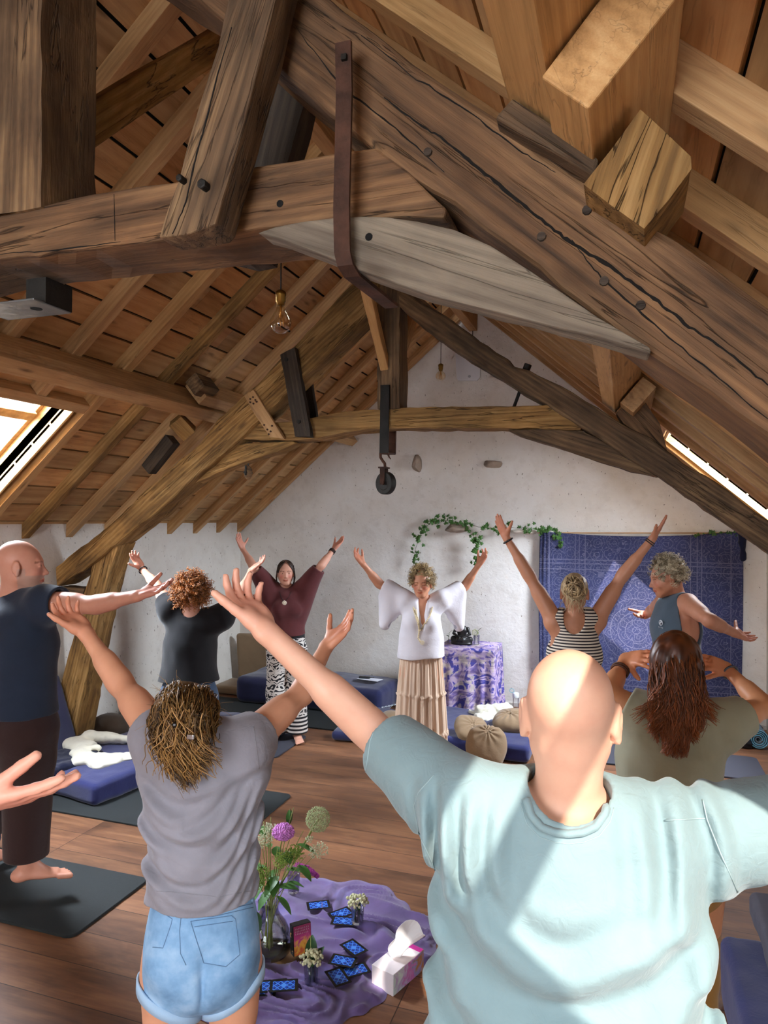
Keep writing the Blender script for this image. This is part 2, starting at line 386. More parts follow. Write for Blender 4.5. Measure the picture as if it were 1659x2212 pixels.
# ---- skylights ----
def glassmat():
    t=NT('window_glass');tr=t.add('ShaderNodeBsdfTransparent',{0:(.97,.98,1,1)});gl=t.add('ShaderNodeBsdfGlossy',{'Roughness':.02})
    fr=t.add('ShaderNodeFresnel',{'IOR':1.45});mx=t.add('ShaderNodeMixShader',{0:t.math('MULTIPLY',fr.outputs[0],.7),1:tr.outputs[0],2:gl.outputs[0]});t.l.new(mx.outputs[0],t.out.inputs[0]);return t.m
GLASS=glassmat()
REVEAL=woodmat('pine_reveal','c79a5c','ddb67c','ecd09c',.1,.5,bumpk=.1)
def skylight(i,side,a0,a1,y0,y1):
    w=struct(empty('window_%d'%i,roofpt(side,(a0+a1)/2,.1,(y0+y1)/2)))
    def slab(name,a,b,p,q,u,v,mat):
        bm=bmesh.new();c=[roofpt(side,aa,pp,yy) for aa in (a,b) for pp in (p,q) for yy in (u,v)]
        vs=[bm.verts.new(x) for x in c]
        for f in ((0,1,3,2),(4,6,7,5),(0,4,5,1),(2,3,7,6),(0,2,6,4),(1,5,7,3)): bm.faces.new([vs[k] for k in f])
        o=link(name,from_bm(name,bm),mat);setpar(o,w);addbevel(o,.003,1);return o
    t=.02;p0,p1=.03,.30
    slab('window_reveal',a0-t,a0,p0,p1,y0-t,y1+t,REVEAL);slab('window_reveal',a1,a1+t,p0,p1,y0-t,y1+t,REVEAL)
    slab('window_reveal',a0,a1,p0,p1,y0-t,y0,REVEAL);slab('window_reveal',a0,a1,p0,p1,y1,y1+t,REVEAL)
    f=.035;q0,q1=.22,.27
    slab('sash_rail',a0,a0+f,q0,q1,y0,y1,WOOD_NEW);slab('sash_rail',a1-f,a1,q0,q1,y0,y1,WOOD_NEW)
    slab('sash_stile',a0+f,a1-f,q0,q1,y0,y0+f,WOOD_NEW);slab('sash_stile',a0+f,a1-f,q0,q1,y1-f,y1,WOOD_NEW)
    am=a0+(.19 if i==3 else .24)
    slab('pivot_rail',am-.035,am+.035,q0-.03,q1,y0+f,y1-f,WOOD_NEW)
    slab('window_pane',a0+f,a1-f,.243,.247,y0+f,y1-f,GLASS)
for i,k in enumerate(SKY): skylight(i+1,*k)
# assumed gable window behind the camera, added to go with the fill lamp
w=struct(empty('window_6',(-1.2,YF-.1,1.9)))
for n_,c,s in (('window_frame',(-1.2,YF-.1,.99),(2.6,.08,.08)),('window_frame',(-1.2,YF-.1,2.81),(2.6,.08,.08)),('window_frame',(-2.46,YF-.1,1.9),(.08,.08,1.9)),('window_frame',(.06,YF-.1,1.9),(.08,.08,1.9)),('window_mullion',(-1.2,YF-.1,1.9),(.06,.07,1.8)),('window_pane',(-1.2,YF-.1,1.9),(2.5,.006,1.8))):
    bm=bmesh.new();bm_box(bm,c,s);setpar(link(n_,from_bm(n_,bm),GLASS if n_=='window_pane' else WOOD_NEW),w)
# ================= timber roof =================
RW,RD=.074,.09
ORD=['first','second','third','fourth','fifth','sixth','seventh','eighth','ninth','tenth','eleventh','twelfth','thirteenth','fourteenth','fifteenth','sixteenth','seventeenth','eighteenth','nineteenth','twentieth','twenty-first','twenty-second','twenty-third','twenty-fourth']
RY=[7.58-.4627*k for k in range(24)]
for side,nm in ((-1,'left'),(1,'right')):
    for k,y in enumerate(RY):
        if y<YF+.05: continue
        cuts=[(a0,a1) for s,a0,a1,y0,y1 in SKY if s==side and y0-.02<y<y1+.02]
        mt=WOOD_NEW if (k*7+side)%5 else WOOD_PALE
        if side<0 and k==7: mt=OAK_WORN
        segs=[(0.02,(XR-XC)/CS-.0)]
        for a0,a1 in cuts: segs=[(.02,a0-.1),(a1+.1,segs[0][1])]
        root=None
        lab='%s rafter of the %s roof slope, %s from the gable wall'%('sawn' if mt!=OAK_WORN else 'dark stained old',nm,ORD[k])
        if k==0: lab='sawn timber rafter of the %s roof slope lying against the white gable wall'%nm
        if cuts: root=empty('rafter',roofpt(side,1,.04,y),lab+', cut by a skylight','rafter','rafters of the %s roof slope'%nm)
        for a,b in segs:
            o=beam('rafter' if not root else 'rafter_length',roofpt(side,a,RD/2-.003,y),roofpt(side,b,RD/2-.003,y),RW,RD,mt,up=roofpt(side,0,1,0)-roofpt(side,0,0,0),parent=root,jit=.0015,bev=.003,seg=4)
            if not root: tagp(o,lab,'rafter','rafters of the %s roof slope'%nm)
    for i,(s,a0,a1,y0,y1) in enumerate(SKY):
        if s!=side: continue
        up=roofpt(side,0,1,0)-roofpt(side,0,0,0)
        lo=[y for y in RY if y<y0][0];hi=[y for y in RY if y>y1][-1]
        where={0:'skylight on the left slope in view',1:'skylight at the far right',2:'nearest right skylight',3:'added rear skylight of the left slope',4:'added rear skylight of the right slope'}[i]
        for aa,w_ in ((a0-.06,'above'),(a1+.06,'below')):
            tagp(beam('skylight_header',roofpt(side,aa,.04,lo+RW/2),roofpt(side,aa,.04,hi-RW/2),.075,.085,WOOD_NEW,up=up,jit=.001,seg=2),'short sawn trimmer between rafters %s the %s'%(w_,where),'beam')
# ridge and purlins
tagp(beam('ridge_beam',(XC,YF+.02,4.16),(XC,YB-.01,4.16),.09,.20,WOOD_NEW),'long sawn ridge beam under the peak of the roof','beam')
def purlin(side,y0,y1,al,w,pt,pb,mat,label):
    up=roofpt(side,0,1,0)-roofpt(side,0,0,0)
    return tagp(beam('purlin',roofpt(side,al,(pt+pb)/2,y0),roofpt(side,al,(pt+pb)/2,y1),w,pt-pb,mat,up=up,jit=.0015,bev=.004),label,'beam')
purlin(-1,YF+.02,4.90,2.10,.10,-.004,-.215,WOOD_NEW,'long sawn purlin under the left rafters, running past the skylight to the far truss')
purlin(-1,4.50,YB+.0,1.99,.09,-.004,-.19,WOOD_NEW,'sawn purlin of the left slope running from the far truss into the gable wall')
purlin(1,1.22,4.75,2.155,.105,-.004,-.235,WOOD_PALE,'pale sawn purlin of the right slope between the two trusses, end grain facing the room')
purlin(1,YF+.02,1.62,2.03,.13,-.004,-.215,WOOD_PALE,'pale sawn purlin overhead at upper right, lapping the longer one beside it')
purlin(1,4.45,YB,2.27,.10,-.004,-.20,WOOD_NEW,'sawn purlin of the right slope running from the far truss into the gable wall')

# ---- near truss ----
Y1=1.45
def T_(o,l,c='beam',g=None): return tagp(o,l,c,g)
tieR=[(-40,462),(0,458),(101,441),(249,411),(371,394),(527,364),(698,333),(815,318),(880,372),(968,452),(960,468),(800,470),(557,496),(342,518),(0,560),(-40,565)]
Pw=[(lambda q:(q.x,q.z))(at(x,y,'y',Y1)) for x,y in tieR]
Pw=[(-2.2,2.80),]+Pw+[(-2.2,2.60),(-2.8,2.58),(-2.72,2.66)]
# ordered: top left -> right -> bottom -> left
Pw=[(-2.72,2.68),(-2.2,2.81)]+[(lambda q:(q.x,q.z))(at(x,y,'y',Y1)) for x,y in tieR]+[(-2.2,2.63),(-2.80,2.57)]
T_(beam_poly('tie_beam',Pw,Y1,.215,OAK_RED,world=True,bev=.012),'dark brown old oak tie beam crossing the picture in front, rising to its middle')
prR=[(700,-2),(829,86),(950,172),(1069,252),(1180,330),(1264,388),(1404,478),(1530,565),(1659,660),(1800,765),(1800,1060),(1659,945),(1530,850),(1409,762),(1264,663),(1109,535),(979,440),(830,345),(760,285),(655,195),(590,118),(560,60)]
Pr=[(lambda q:(q.x,q.z))(at(x,y,'y',Y1)) for x,y in prR]
Pr=[(-1.44,3.83),(-1.30,3.78),(-1.0,3.50),(-.80,3.33)]+Pr[1:10]+[(1.27,1.52),(1.27,1.33),(1.0,1.5)]+Pr[10:-2]+[(-1.0,3.27),(-1.44,3.62)]
T_(beam_poly('principal_rafter',Pr,Y1,.22,OAK_RED,world=True,bev=.016),'huge cracked oak principal rafter slanting down across the upper right')
def crack(par,px,yf,w):
    V=[];F=[];n=len(px);P=[at(x,y,'y',yf-.0012) for x,y in px];Q=[]
    for a,b in zip(P[:-1],P[1:]):
        for k in range(8): Q.append(a+(b-a)*(k/8)+Vector((0,0,_rng.gauss(0,.0014))))
    Q.append(P[-1]);n=len(Q)
    for i,q in enumerate(Q):
        d=(Q[min(n-1,i+1)]-Q[max(0,i-1)]).normalized();s=Vector((-d.z,0,d.x));ww=w*(.35+.65*math.sin(PI*i/(n-1)))*_rng.uniform(.6,1.2)*.5;V+=[tuple(q-s*ww),tuple(q+s*ww),tuple(q+s*ww+Vector((0,.006,0))),tuple(q-s*ww+Vector((0,.006,0)))]
    for i in range(n-1):
        for k in range(4): l=(k+1)%4;F.append((i*4+k,i*4+l,i*4+4+l,i*4+4+k))
    o=link('crack',mesh_np('crack',V,F),plain('crack_shadow','0e0905',1));setpar(o,par)
    o.matrix_parent_inverse=(Matrix.Translation(par.location)@par.rotation_euler.to_matrix().to_4x4()).inverted()
PRN=[o for o in bpy.context.scene.objects if o.name=='principal_rafter'][0]
crack(PRN,[(829,210),(904,268),(959,300),(1029,360),(1109,425),(1179,482),(1229,520),(1319,577),(1404,637),(1479,697),(1560,752),(1659,832)],Y1,.0075)
crack(PRN,[(780,75),(900,170),(1010,240),(1120,322),(1200,372)],Y1,.003)
crack(PRN,[(1235,520),(1300,600),(1400,690),(1520,790),(1659,905)],Y1,.0035)
crack(PRN,[(640,60),(740,190),(840,265),(960,372)],Y1,.004)
TIE=[o for o in bpy.context.scene.objects if o.name=='tie_beam'][0]
crack(TIE,[(246,418),(247,470),(248,520)],Y1,.002);crack(TIE,[(0,548),(120,540),(260,522)],Y1,.003)
Pl=[(2*XC-x,z) for x,z in [(-1.44,3.83),(-.7,3.23),(.2,2.45),(1.27,1.52),(1.27,1.27),(.2,2.2),(-.7,3.0),(-1.44,3.6)]]
T_(beam_poly('principal_rafter',Pl,Y1,.2,OAK_OLD,world=True,bev=.014),'old oak principal rafter of the near truss on the left side')
T_(beam_poly('king_post',[(-1.72,2.80),(-1.44,2.80),(-1.445,3.6),(-1.45,4.08),(-1.70,4.08),(-1.73,3.4)],Y1-.01,.2,OAK_OLD,world=True,bev=.014),'thick upright old oak king post standing on the near tie beam at left','post')
hf=[(515,-110),(622,-110),(592,10),(570,100),(545,190),(518,290),(493,385),(465,483),(452,492),(400,508),(345,513),(362,455),(385,390),(410,300),(440,200),(470,100)]
h=beam_poly('strut',hf,1.335,.085,OAK_OLD,jit=.003,bev=.018);T_(h,'slanting split oak hanger bolted to the front of the near tie beam')
for x,y,r in ((446,405,.012),(398,392,.009)):
    p=at(x,y,'y',1.335);bm=bmesh.new();bm_cyl(bm,p+Vector((0,-.022,0)),p+Vector((0,.02,0)),r,r*.92,6);o=link('bolt_head',from_bm('bolt_head',bm),IRON);setpar(o,h);addbevel(o,.003)
hb=[(590,30),(705,75),(660,205),(625,330),(585,470),(571,556),(530,563),(465,553),(500,440),(530,340),(560,200)]
T_(beam_poly('strut',hb,1.675,.08,OAK_DARK,bev=.008),'blackened oak hanger board behind the near tie beam')
crack(h,[(500,60),(470,160),(445,260),(425,330),(400,440),(372,505)],1.335,.004)
# grey brace below the tie
br=[(556,502),(590,490),(650,478),(720,469),(780,465),(835,467),(900,478),(980,496),(1060,530),(1150,585),(1230,640),(1300,688),(1405,752),(1405,762),(1290,728),(1140,690),(1014,659),(920,634),(829,603),(760,578),(690,548),(600,515)]
T_(beam_poly('brace',br,1.415,.075,OAK_GREY,jit=.002,bev=.006),'greyed weathered oak brace below the near tie beam, pointed at both ends')
# iron strap looping under the beam
st=empty('iron_strap',at(745,560,'y',1.40),'rusty iron strap with a square nail, hanging over the near truss and looping under it','strap')
G=Geo();yf=1.385
pa=[at(742,92,'y',yf),at(744,200,'y',yf),at(741,330,'y',yf),at(738,450,'y',yf),at(740,545,'y',yf)]
def ribbon(pts,w,th,wd):
    V=[];F=[];n=len(pts)
    for i,p in enumerate(pts):
        a=pts[max(0,i-1)];b=pts[min(n-1,i+1)];t=(b-a).normalized();s=Vector(wd).normalized();nn=t.cross(s).normalized()
        for u,v in ((-1,-1),(1,-1),(1,1),(-1,1)): V.append(tuple(p+s*w/2*u+nn*th/2*v))
    for i in range(n-1):
        for k in range(4): l=(k+1)%4;F.append((i*4+k,i*4+l,i*4+4+l,i*4+4+k))
    F+= [(0,1,2,3),tuple(range(4*n-4,4*n))];return V,F
bt=pa[-1];loop=[bt+Vector((.002,.012,-.022)),bt+Vector((.006,.04,-.036)),bt+Vector((.012,.16,-.036)),bt+Vector((.012,.30,-.03))]
V,F=ribbon(pa+loop,.036,.008,(1,0,0));G.add(V,F);setpar(G.build('strap_band',RUST,smooth=False),st)
bm=bmesh.new();bm_box(bm,at(744,125,'y',yf-.006),(.012,.012,.012));setpar(link('square_nail',from_bm('square_nail',bm),IRON),st)
# wind brace of the near king post
T_(beam('wind_brace',(XC+.02,1.60,3.06),(XC,2.62,4.07),.07,.105,OAK_WORN,up=(0,-1,1)),'old oak wind brace from the near king post up to the ridge')
T_(beam('wind_brace',(XC,4.66,3.02),(XC,3.95,3.80),.06,.075,WOOD_PALE,up=(0,1,1)),'pale sawn wind brace nailed to the front of the far king post')
T_(beam('wind_brace',(XC,4.80,3.02),(XC,5.60,3.95),.06,.09,WOOD_NEW,up=(0,-1,1)),'sawn wind brace rising behind the far king post towards the gable wall')
# nail pegs and knots on the principal
for x,y in ((925,330),(1268,455),(1170,512),(1305,608),(1384,660)):
    p=at(x,y,'y',Y1);bm=bmesh.new();bm_cyl(bm,p+Vector((0,-.006,0)),p+Vector((0,.01,0)),.009,.011,9)
    tagp(link('wooden_peg',from_bm('wooden_peg',bm),OAK_DARK),'dark wooden peg end in the big oak rafter, %s'%{925:'uppermost one below its top edge',1268:'upper one of the middle pair',1170:'lower one of the middle pair',1305:'last but one towards the right',1384:'last one towards the lower right'}[x],'peg','peg ends in the near principal rafter')
for x,y,n in ((605,440,'tie beam'),(797,512,'grey brace')):
    p=at(x,y,'y',1.45 if x==605 else 1.415);bm=bmesh.new();bm_cyl(bm,p+Vector((0,-.0015,0)),p+Vector((0,.01,0)),.0085,.0085,10)
    tagp(link('peg_hole',from_bm('peg_hole',bm),plain('black_hole','0b0806',1)),'dark round peg hole in the near %s'%n,'hole')
# wedge and cleat holding the purlin on the near truss
up=roofpt(1,0,1,0)-roofpt(1,0,0,0)
T_(beam_poly('wedge',[(1108,206),(1290,345),(1283,383),(1070,252)],1.40,.14,OAK_OLD,bev=.006),'flat rough timber wedge between the big oak rafter and the overhead purlin','wedge')
T_(beam_poly('cleat',[(1385,234),(1430,268),(1497,342),(1492,362),(1395,490),(1258,400)],1.36,.2,OAK_WORN,bev=.014),'chunky old oak cleat block holding the overhead purlin on the big rafter','block')
# steel bracket on the left under the tie
b=empty('steel_bracket',at(45,630,'y',1.5),'grey steel bracket with a round hole below the near tie beam at left edge','bracket')
G=Geo()
q=[at(98,598,'y',1.56),at(97,654,'y',1.56)]
bm=bmesh.new();c=(q[0]+q[1])/2;bm_box(bm,c+Vector((-.033,.05,0)),(.07,.10,(q[0]-q[1]).length));o=link('bracket_web',from_bm('bracket_web',bm),IRON);setpar(o,b)
bm=bmesh.new();c2=q[1]+Vector((-.12,.03,-.0));bm_box(bm,c2,(.24,.14,.006));o=link('bracket_foot',from_bm('bracket_foot',bm),STEEL);setpar(o,b);addbevel(o,.002)
bm=bmesh.new();bm_cyl(bm,c2+Vector((.06,0,-.004)),c2+Vector((.06,0,-.0025)),.016,.016,16);setpar(link('bolt_hole',from_bm('bolt_hole',bm),plain('black_hole','0b0806',1)),b)

# ---- far truss ----
Y2=4.62
T_(beam_poly('tie_beam',[(498,950),(532,915),(562,914),(628,910),(674,902),(755,887),(800,885),(866,881),(977,879),(1160,876),(1187,875),(1230,905),(1256,924),(1255,929),(1160,925),(863,924),(800,927),(745,934),(684,948),(633,951)],Y2,.2,OAK_WORN,jit=.005,bev=.014),'knotty golden oak tie beam of the far truss, bowed at its left end')
lp=[(785,590),(769,600),(700,676),(638,745),(590,790),(545,838),(470,905),(430,958),(380,1000),(325,1048),(260,1110),(200,1163),(160,1192),(118,1226),(121,1268),(180,1232),(250,1176),(300,1136),(331,1114),(370,1080),(412,1042),(455,1005),(500,965),(560,908),(600,870),(653,816),(700,772),(760,715),(800,672),(818,655),(818,600)]
T_(beam_poly('principal_rafter',lp,Y2-.04,.22,OAK_WORN,jit=.007,bev=.018),'gnarled golden oak principal rafter descending to the left wall')
rp=[(858,611),(894,629),(930,660),(977,693),(1022,724),(1069,760),(1096,773),(1110,792),(1144,800),(1185,820),(1238,849),(1291,880),(1339,911),(1407,947),(1439,973),(1496,1013),(1550,1043),(1609,1086),(1659,1123),(1790,1215),(1790,1285),(1659,1192),(1547,1114),(1426,1030),(1363,993),(1291,945),(1233,909),(1180,873),(1124,845),(1077,815),(991,762),(927,718),(862,662)]
T_(beam_poly('principal_rafter',rp,Y2-.03,.2,OAK_OLD,jit=.006,bev=.016),'rugged brown oak principal rafter of the far truss descending to the right')
T_(beam_poly('brace',[(403,1044),(450,995),(489,968),(532,957),(633,953),(639,957),(603,976),(560,988),(527,999),(469,1022),(423,1043)],Y2+.02,.12,OAK_WORN,bev=.01),'curved pale oak brace under the left end of the far tie beam')
T_(beam_poly('brace',[(1096,930),(1165,926),(1255,929),(1300,950),(1363,993),(1424,1031),(1363,1018),(1267,988),(1195,963),(1120,941)],Y2+.03,.12,OAK_OLD,bev=.01),'long tapering dark oak brace under the right end of the far tie beam')
T_(beam_poly('king_post',[(817,600),(863,600),(863,882),(815,884)],Y2-.015,.19,OAK_OLD,bev=.012,jit=.004),'upright oak king post of the far truss above the hook','post')
T_(beam_poly('post',[(214,1178),(258,1172),(240,1225),(224,1280),(206,1367),(190,1450),(176,1530),(165,1590),(118,1592),(130,1486),(155,1390),(181,1287)],Y2+.0,.2,OAK_WORN,jit=.006,bev=.014),'slanting golden oak post holding up the far truss beside the left wall','post')
T_(beam_poly('stub_beam',[(124,1267),(183,1270),(178,1288),(124,1282)],Y2+.02,.14,OAK_OLD,bev=.006),'short horizontal oak stub between the left wall and the slanting post')
T_(beam_poly('brace',[(235,1190),(256,1178),(232,1290),(218,1288)],Y2+.1,.10,OAK_DARK,bev=.006),'dark packing board behind the head of the slanting post')
hg=empty('hanger_pair',at(640,850,'y',Y2),'pair of dark bolted hanger boards clasping the left part of the far truss','bracket')
f=beam_poly('hanger_board',[(605,766),(636,750),(648,814),(671,943),(637,943)],Y2-.11,.05,OAK_DARK,parent=hg,bev=.004)
beam_poly('hanger_board',[(650,816),(667,801),(683,900),(690,950),(672,955)],Y2+.17,.05,OAK_DARK,parent=hg,bev=.004)
for x,y in ((619,777),(646,911)):
    p=at(x,y,'y',Y2-.11);bm=bmesh.new();bm_cyl(bm,p+Vector((0,-.012,0)),p+Vector((0,.01,0)),.016,.014,6);setpar(link('bolt_head',from_bm('bolt_head',bm),IRON),hg)
gp=empty('gusset_board',at(570,900,'y',Y2-.06),'orange nailed gusset board joining far tie beam and left principal rafter','board')
beam_poly('gusset_plate',[(527,856),(548,842),(580,893),(614,948),(583,943),(552,900)],Y2-.065,.03,WOOD_NEW,parent=gp,bev=.003)
for x,y in ((541,862),(547,858),(552,864),(548,872),(555,868),(541,869),(578,928),(588,920),(585,932),(571,918),(581,938)):
    p=at(x,y,'y',Y2-.065);bm=bmesh.new();bm_cyl(bm,p+Vector((0,-.006,0)),p+Vector((0,.004,0)),.0075,.006,6);setpar(link('nail_head',from_bm('nail_head',bm),RUST),gp)
# blocks where the left purlins meet the far truss
T_(beam('cleat',roofpt(-1,1.93,-.10,4.42),roofpt(-1,1.93,-.10,4.62),.11,.13,OAK_OLD,up=(-.6,0,.75)),'reddish oak cleat block above the end of the left purlin','block')
T_(beam('cleat',roofpt(-1,2.28,-.10,4.56),roofpt(-1,2.30,-.22,4.66),.12,.12,OAK_WORN,up=(-.6,0,.75)),'squared oak block set against the upper side of the left principal rafter','block')
T_(beam('cleat',roofpt(-1,2.42,-.17,4.62),roofpt(-1,2.75,-.19,4.64),.10,.09,OAK_DARK,up=(0,1,0)),'dark oak packing piece lying along the left principal rafter','block')
T_(beam_poly('cleat',[(1331,893),(1375,848),(1395,868),(1425,915),(1441,972),(1345,915)],Y2,.16,OAK_RED,bev=.008),'reddish triangular oak cleat holding the right purlin on the far truss','block')
# iron rod and bolt through the right principal
r=empty('iron_rod',at(1118,840,'y',4.72),'thin iron tie rod with a nut between far tie beam and right principal rafter','rod')
bm=bmesh.new();bm_cyl(bm,at(1110,880,'y',4.70),at(1141,795,'y',4.70),.011,None,8);setpar(link('rod_shaft',from_bm('rod_shaft',bm),IRON),r)
bm=bmesh.new();bm_cyl(bm,at(1136,800,'y',4.70),at(1141,787,'y',4.70),.025,None,6);setpar(link('rod_nut',from_bm('rod_nut',bm),IRON),r)
# iron strap + hook + pulley wheel
hk=empty('pulley_hoist',at(830,980,'y',4.55),'rusty iron pulley wheel hanging on a hook and strap from the far truss','pulley')
G=Geo();V,F=ribbon([at(832,832,'y',4.575),at(831,900,'y',4.575),at(829.5,979,'y',4.575)],.062,.016,(1,0,0));G.add(V,F);setpar(G.build('iron_strap',IRON,smooth=False),hk)
G=Geo();V,F=ribbon([at(847,925,'y',4.84),at(846,981,'y',4.84)],.06,.02,(1,0,0));G.add(V,F);V,F=ribbon([at(829.5,979,'y',4.575),at(846,981,'y',4.84)],.06,.012,(1,0,0));G.add(V,F);setpar(G.build('iron_strap_back',RUST,smooth=False),hk)
G=Geo();c0=at(826,980,'y',4.60);G.tube([at(822,978,'y',4.6),at(822,988,'y',4.6),at(827,996,'y',4.6),at(831,1001,'y',4.6),at(832,1010,'y',4.6)],.010,8)
G.tube([at(838,980,'y',4.6),at(840,986,'y',4.6),at(844,992,'y',4.6)],[.009,.006,.003],6);setpar(G.build('hook',RUST),hk)
pc=at(830.5,1044,'y',4.6)
bm=bmesh.new();bm_cyl(bm,pc+Vector((-.0,-.022,0)),pc+Vector((0.02,.022,0)),.078,.078,32);bm_cyl(bm,pc+Vector((0,-.026,0)),pc+Vector((.02,.026,0)),.05,.05,24)
o=link('pulley_wheel',from_bm('pulley_wheel',bm),IRON);setpar(o,hk);addbevel(o,.006)
bm=bmesh.new()
for dy in (-.036,.036): bm_box(bm,pc+Vector((-.004,dy,.05)),(.034,.006,.12))
bm_box(bm,pc+Vector((-.004,0,.107)),(.06,.078,.01));bm_cyl(bm,pc+Vector((0,-.05,0)),pc+Vector((0,.05,0)),.013,None,8)
setpar(link('pulley_cheeks',from_bm('pulley_cheeks',bm),RUST),hk)
sp=empty('small_pulley',at(536,1000,'y',4.7),'small wooden pulley block hanging under the curved brace of the far truss','pulley')
c=at(536,1021,'y',4.7);bm=bmesh.new();bm_sph(bm,c,.05,18,10,(.62,.7,1.05));o=link('pulley_shell',from_bm('pulley_shell',bm),OAK_OLD,smooth=True);setpar(o,sp)
bm=bmesh.new();bm_cyl(bm,c+Vector((0,-.05,0)),c+Vector((0,.05,0)),.011,None,10);bm_box(bm,c+Vector((0,-.037,.015)),(.013,.006,.075));bm_cyl(bm,c+Vector((0,0,.045)),c+Vector((0,0,.12)),.006,None,8);setpar(link('pulley_iron',from_bm('pulley_iron',bm),IRON),sp)
# bulbs
def bulbglass():
    t=NT('bulb_glass');tr=t.add('ShaderNodeBsdfTransparent',{0:(1,.93,.78,1)});gl=t.add('ShaderNodeBsdfGlossy',{'Roughness':.03})
    lw=t.add('ShaderNodeLayerWeight',{'Blend':.35});mx=t.add('ShaderNodeMixShader',{0:t.math('ADD',.06,t.math('MULTIPLY',lw.outputs['Facing'],.5)),1:tr.outputs[0],2:gl.outputs[0]});t.l.new(mx.outputs[0],t.out.inputs[0]);return t.m
BG=bulbglass()
def lathe(prof,seg=24):
    V=[];F=[];n=len(prof)
    for r,z in prof:
        for k in range(seg): a=2*PI*k/seg;V.append((r*math.cos(a),r*math.sin(a),z))
    for i in range(n-1):
        for k in range(seg): l=(k+1)%seg;F.append((i*seg+k,i*seg+l,(i+1)*seg+l,(i+1)*seg+k))
    return V,F
def bulb(px,t,kind,toppx,label,scale=1.):
    c=atd(px[0],px[1],t);top=c.copy();top.z=zroof(c.x,.0) if toppx is None else atd(toppx[0],toppx[1],t).z
    e=empty('pendant_bulb',c,label,'lamp','hanging light bulbs')
    s=.001*scale
    if kind=='pear': pr=[(0,-62),(22,-58),(38,-46),(47,-28),(49,-10),(44,10),(32,32),(22,50),(17,66),(16,74)]
    else: pr=[(0,-47),(20,-43),(36,-31),(46,-14),(47,2),(42,18),(30,33),(18,43),(15,50)]
    V,F=lathe([(r*s,z*s) for r,z in pr]);link('bulb_glass',mesh_np('bulb_glass',V,F),BG,e,smooth=True)
    zt=pr[-1][1]*s
    V,F=lathe([(.0,zt-.004),(.017,zt-.004),(.017,zt+.008),(.021,zt+.01),(.021,zt+.035),(.023,zt+.037),(.023,zt+.05),(.018,zt+.056),(.008,zt+.062),(.0,zt+.062)],16);link('bulb_socket',mesh_np('bulb_socket',V,F),BRASS,e,smooth=True)
    G=Geo();h=(top-c).z;G.tube([(0,0,zt+.06),(0,0,(zt+h)/2),(0,0,h)],.0028,6);G.build('cord',plain('black_cord','0c0c0c',.6),e)
    G=Geo();G.tube([(0,0,zt),(0,0,.012)],.005,6)
    for k in range(6):
        a=k*PI/3;G.tube([(0.008*math.cos(a),.008*math.sin(a),.02*0+.02),(.016*math.cos(a),.016*math.sin(a),-.025)],.0012,4)
    G.build('filament',plain('filament','d8a25a',.3,.6),e)
    return e
bulb((606,692),3.0,'pear',(606,520),'large pear shaped clear bulb hanging in front of the left slope',.92)
bulb((952,812),6.2,'globe',None,'small round clear bulb hanging before the gable wall',.95)
# infra-red panel on the gable wall
pn=empty('heating_panel',at(1012,780,'y',YB-.05),'flat white heating panel mounted high on the gable wall','panel')
beam_poly('panel_board',[(983,745),(1037,745),(1037,815),(1030,822),(990,822),(986,815)],YB-.06,.02,plain('panel_white','dfe2e8',.35),parent=pn,jit=0,bev=.004)
p=at(1014,813,'y',YB-.061);bm=bmesh.new();bmesh.ops.create_circle(bm,segments=16,radius=.016,matrix=Matrix.Translation(p)@Matrix.Rotation(PI/2,4,'X'),cap_ends=True);setpar(link('panel_emblem',from_bm('panel_emblem',bm),plain('panel_grey','a3a7ae',.5)),pn)
G=Geo();G.tube([at(1021,745,'y',YB-.03),at(1021,700,'y',YB-.03)],.004,6);setpar(G.build('panel_cable',plain('black_cord','0c0c0c',.6)),pn)
# protruding stones
def rock(name,c,sc,seed,mat,label,rot=0):
    rn=np.random.RandomState(seed);bm=bmesh.new();bmesh.ops.create_icosphere(bm,subdivisions=3,radius=1)
    ds=rn.randn(9,3);ds/=np.linalg.norm(ds,axis=1)[:,None];hs=rn.uniform(.55,.95,9)
    for v in bm.verts:
        p=np.array(v.co)
        for d,h in zip(ds,hs):
            k=p.dot(d)
            if k>h: p=p-d*(k-h)*.92
        v.co=Vector((p*np.array(sc)+rn.randn(3)*.015*min(sc)).tolist())
    return tagp(link(name,from_bm(name,bm),mat,loc=c,rot=(0,rot,0)),label,'stone')
STONE=plain('bare_stone','9a8a7b',.9,0,.6,30,.3);STONEW=plain('limewashed_stone','cfc6ba',.9,0,.7,25,.25)
rock('wall_stone',at(900,1003,'y',YB-.02),(.06,.10,.11),3,STONE,'rough upright stone sticking out of the gable wall above the teacher')
rock('wall_stone',at(1066,1002,'y',YB-.02),(.11,.08,.055),5,STONE,'wedge shaped stone sticking out of the gable wall, right of the other')
rock('stone_ledge',at(985,1141,'y',YB-.04),(.16,.11,.055),8,STONE,'lumpy stone ledge under the left part of the ivy garland')
rock('stone_ledge',at(1130,1149,'y',YB-.03),(.15,.07,.035),9,STONEW,'flat stone ledge under the garland beside the blue tapestry')
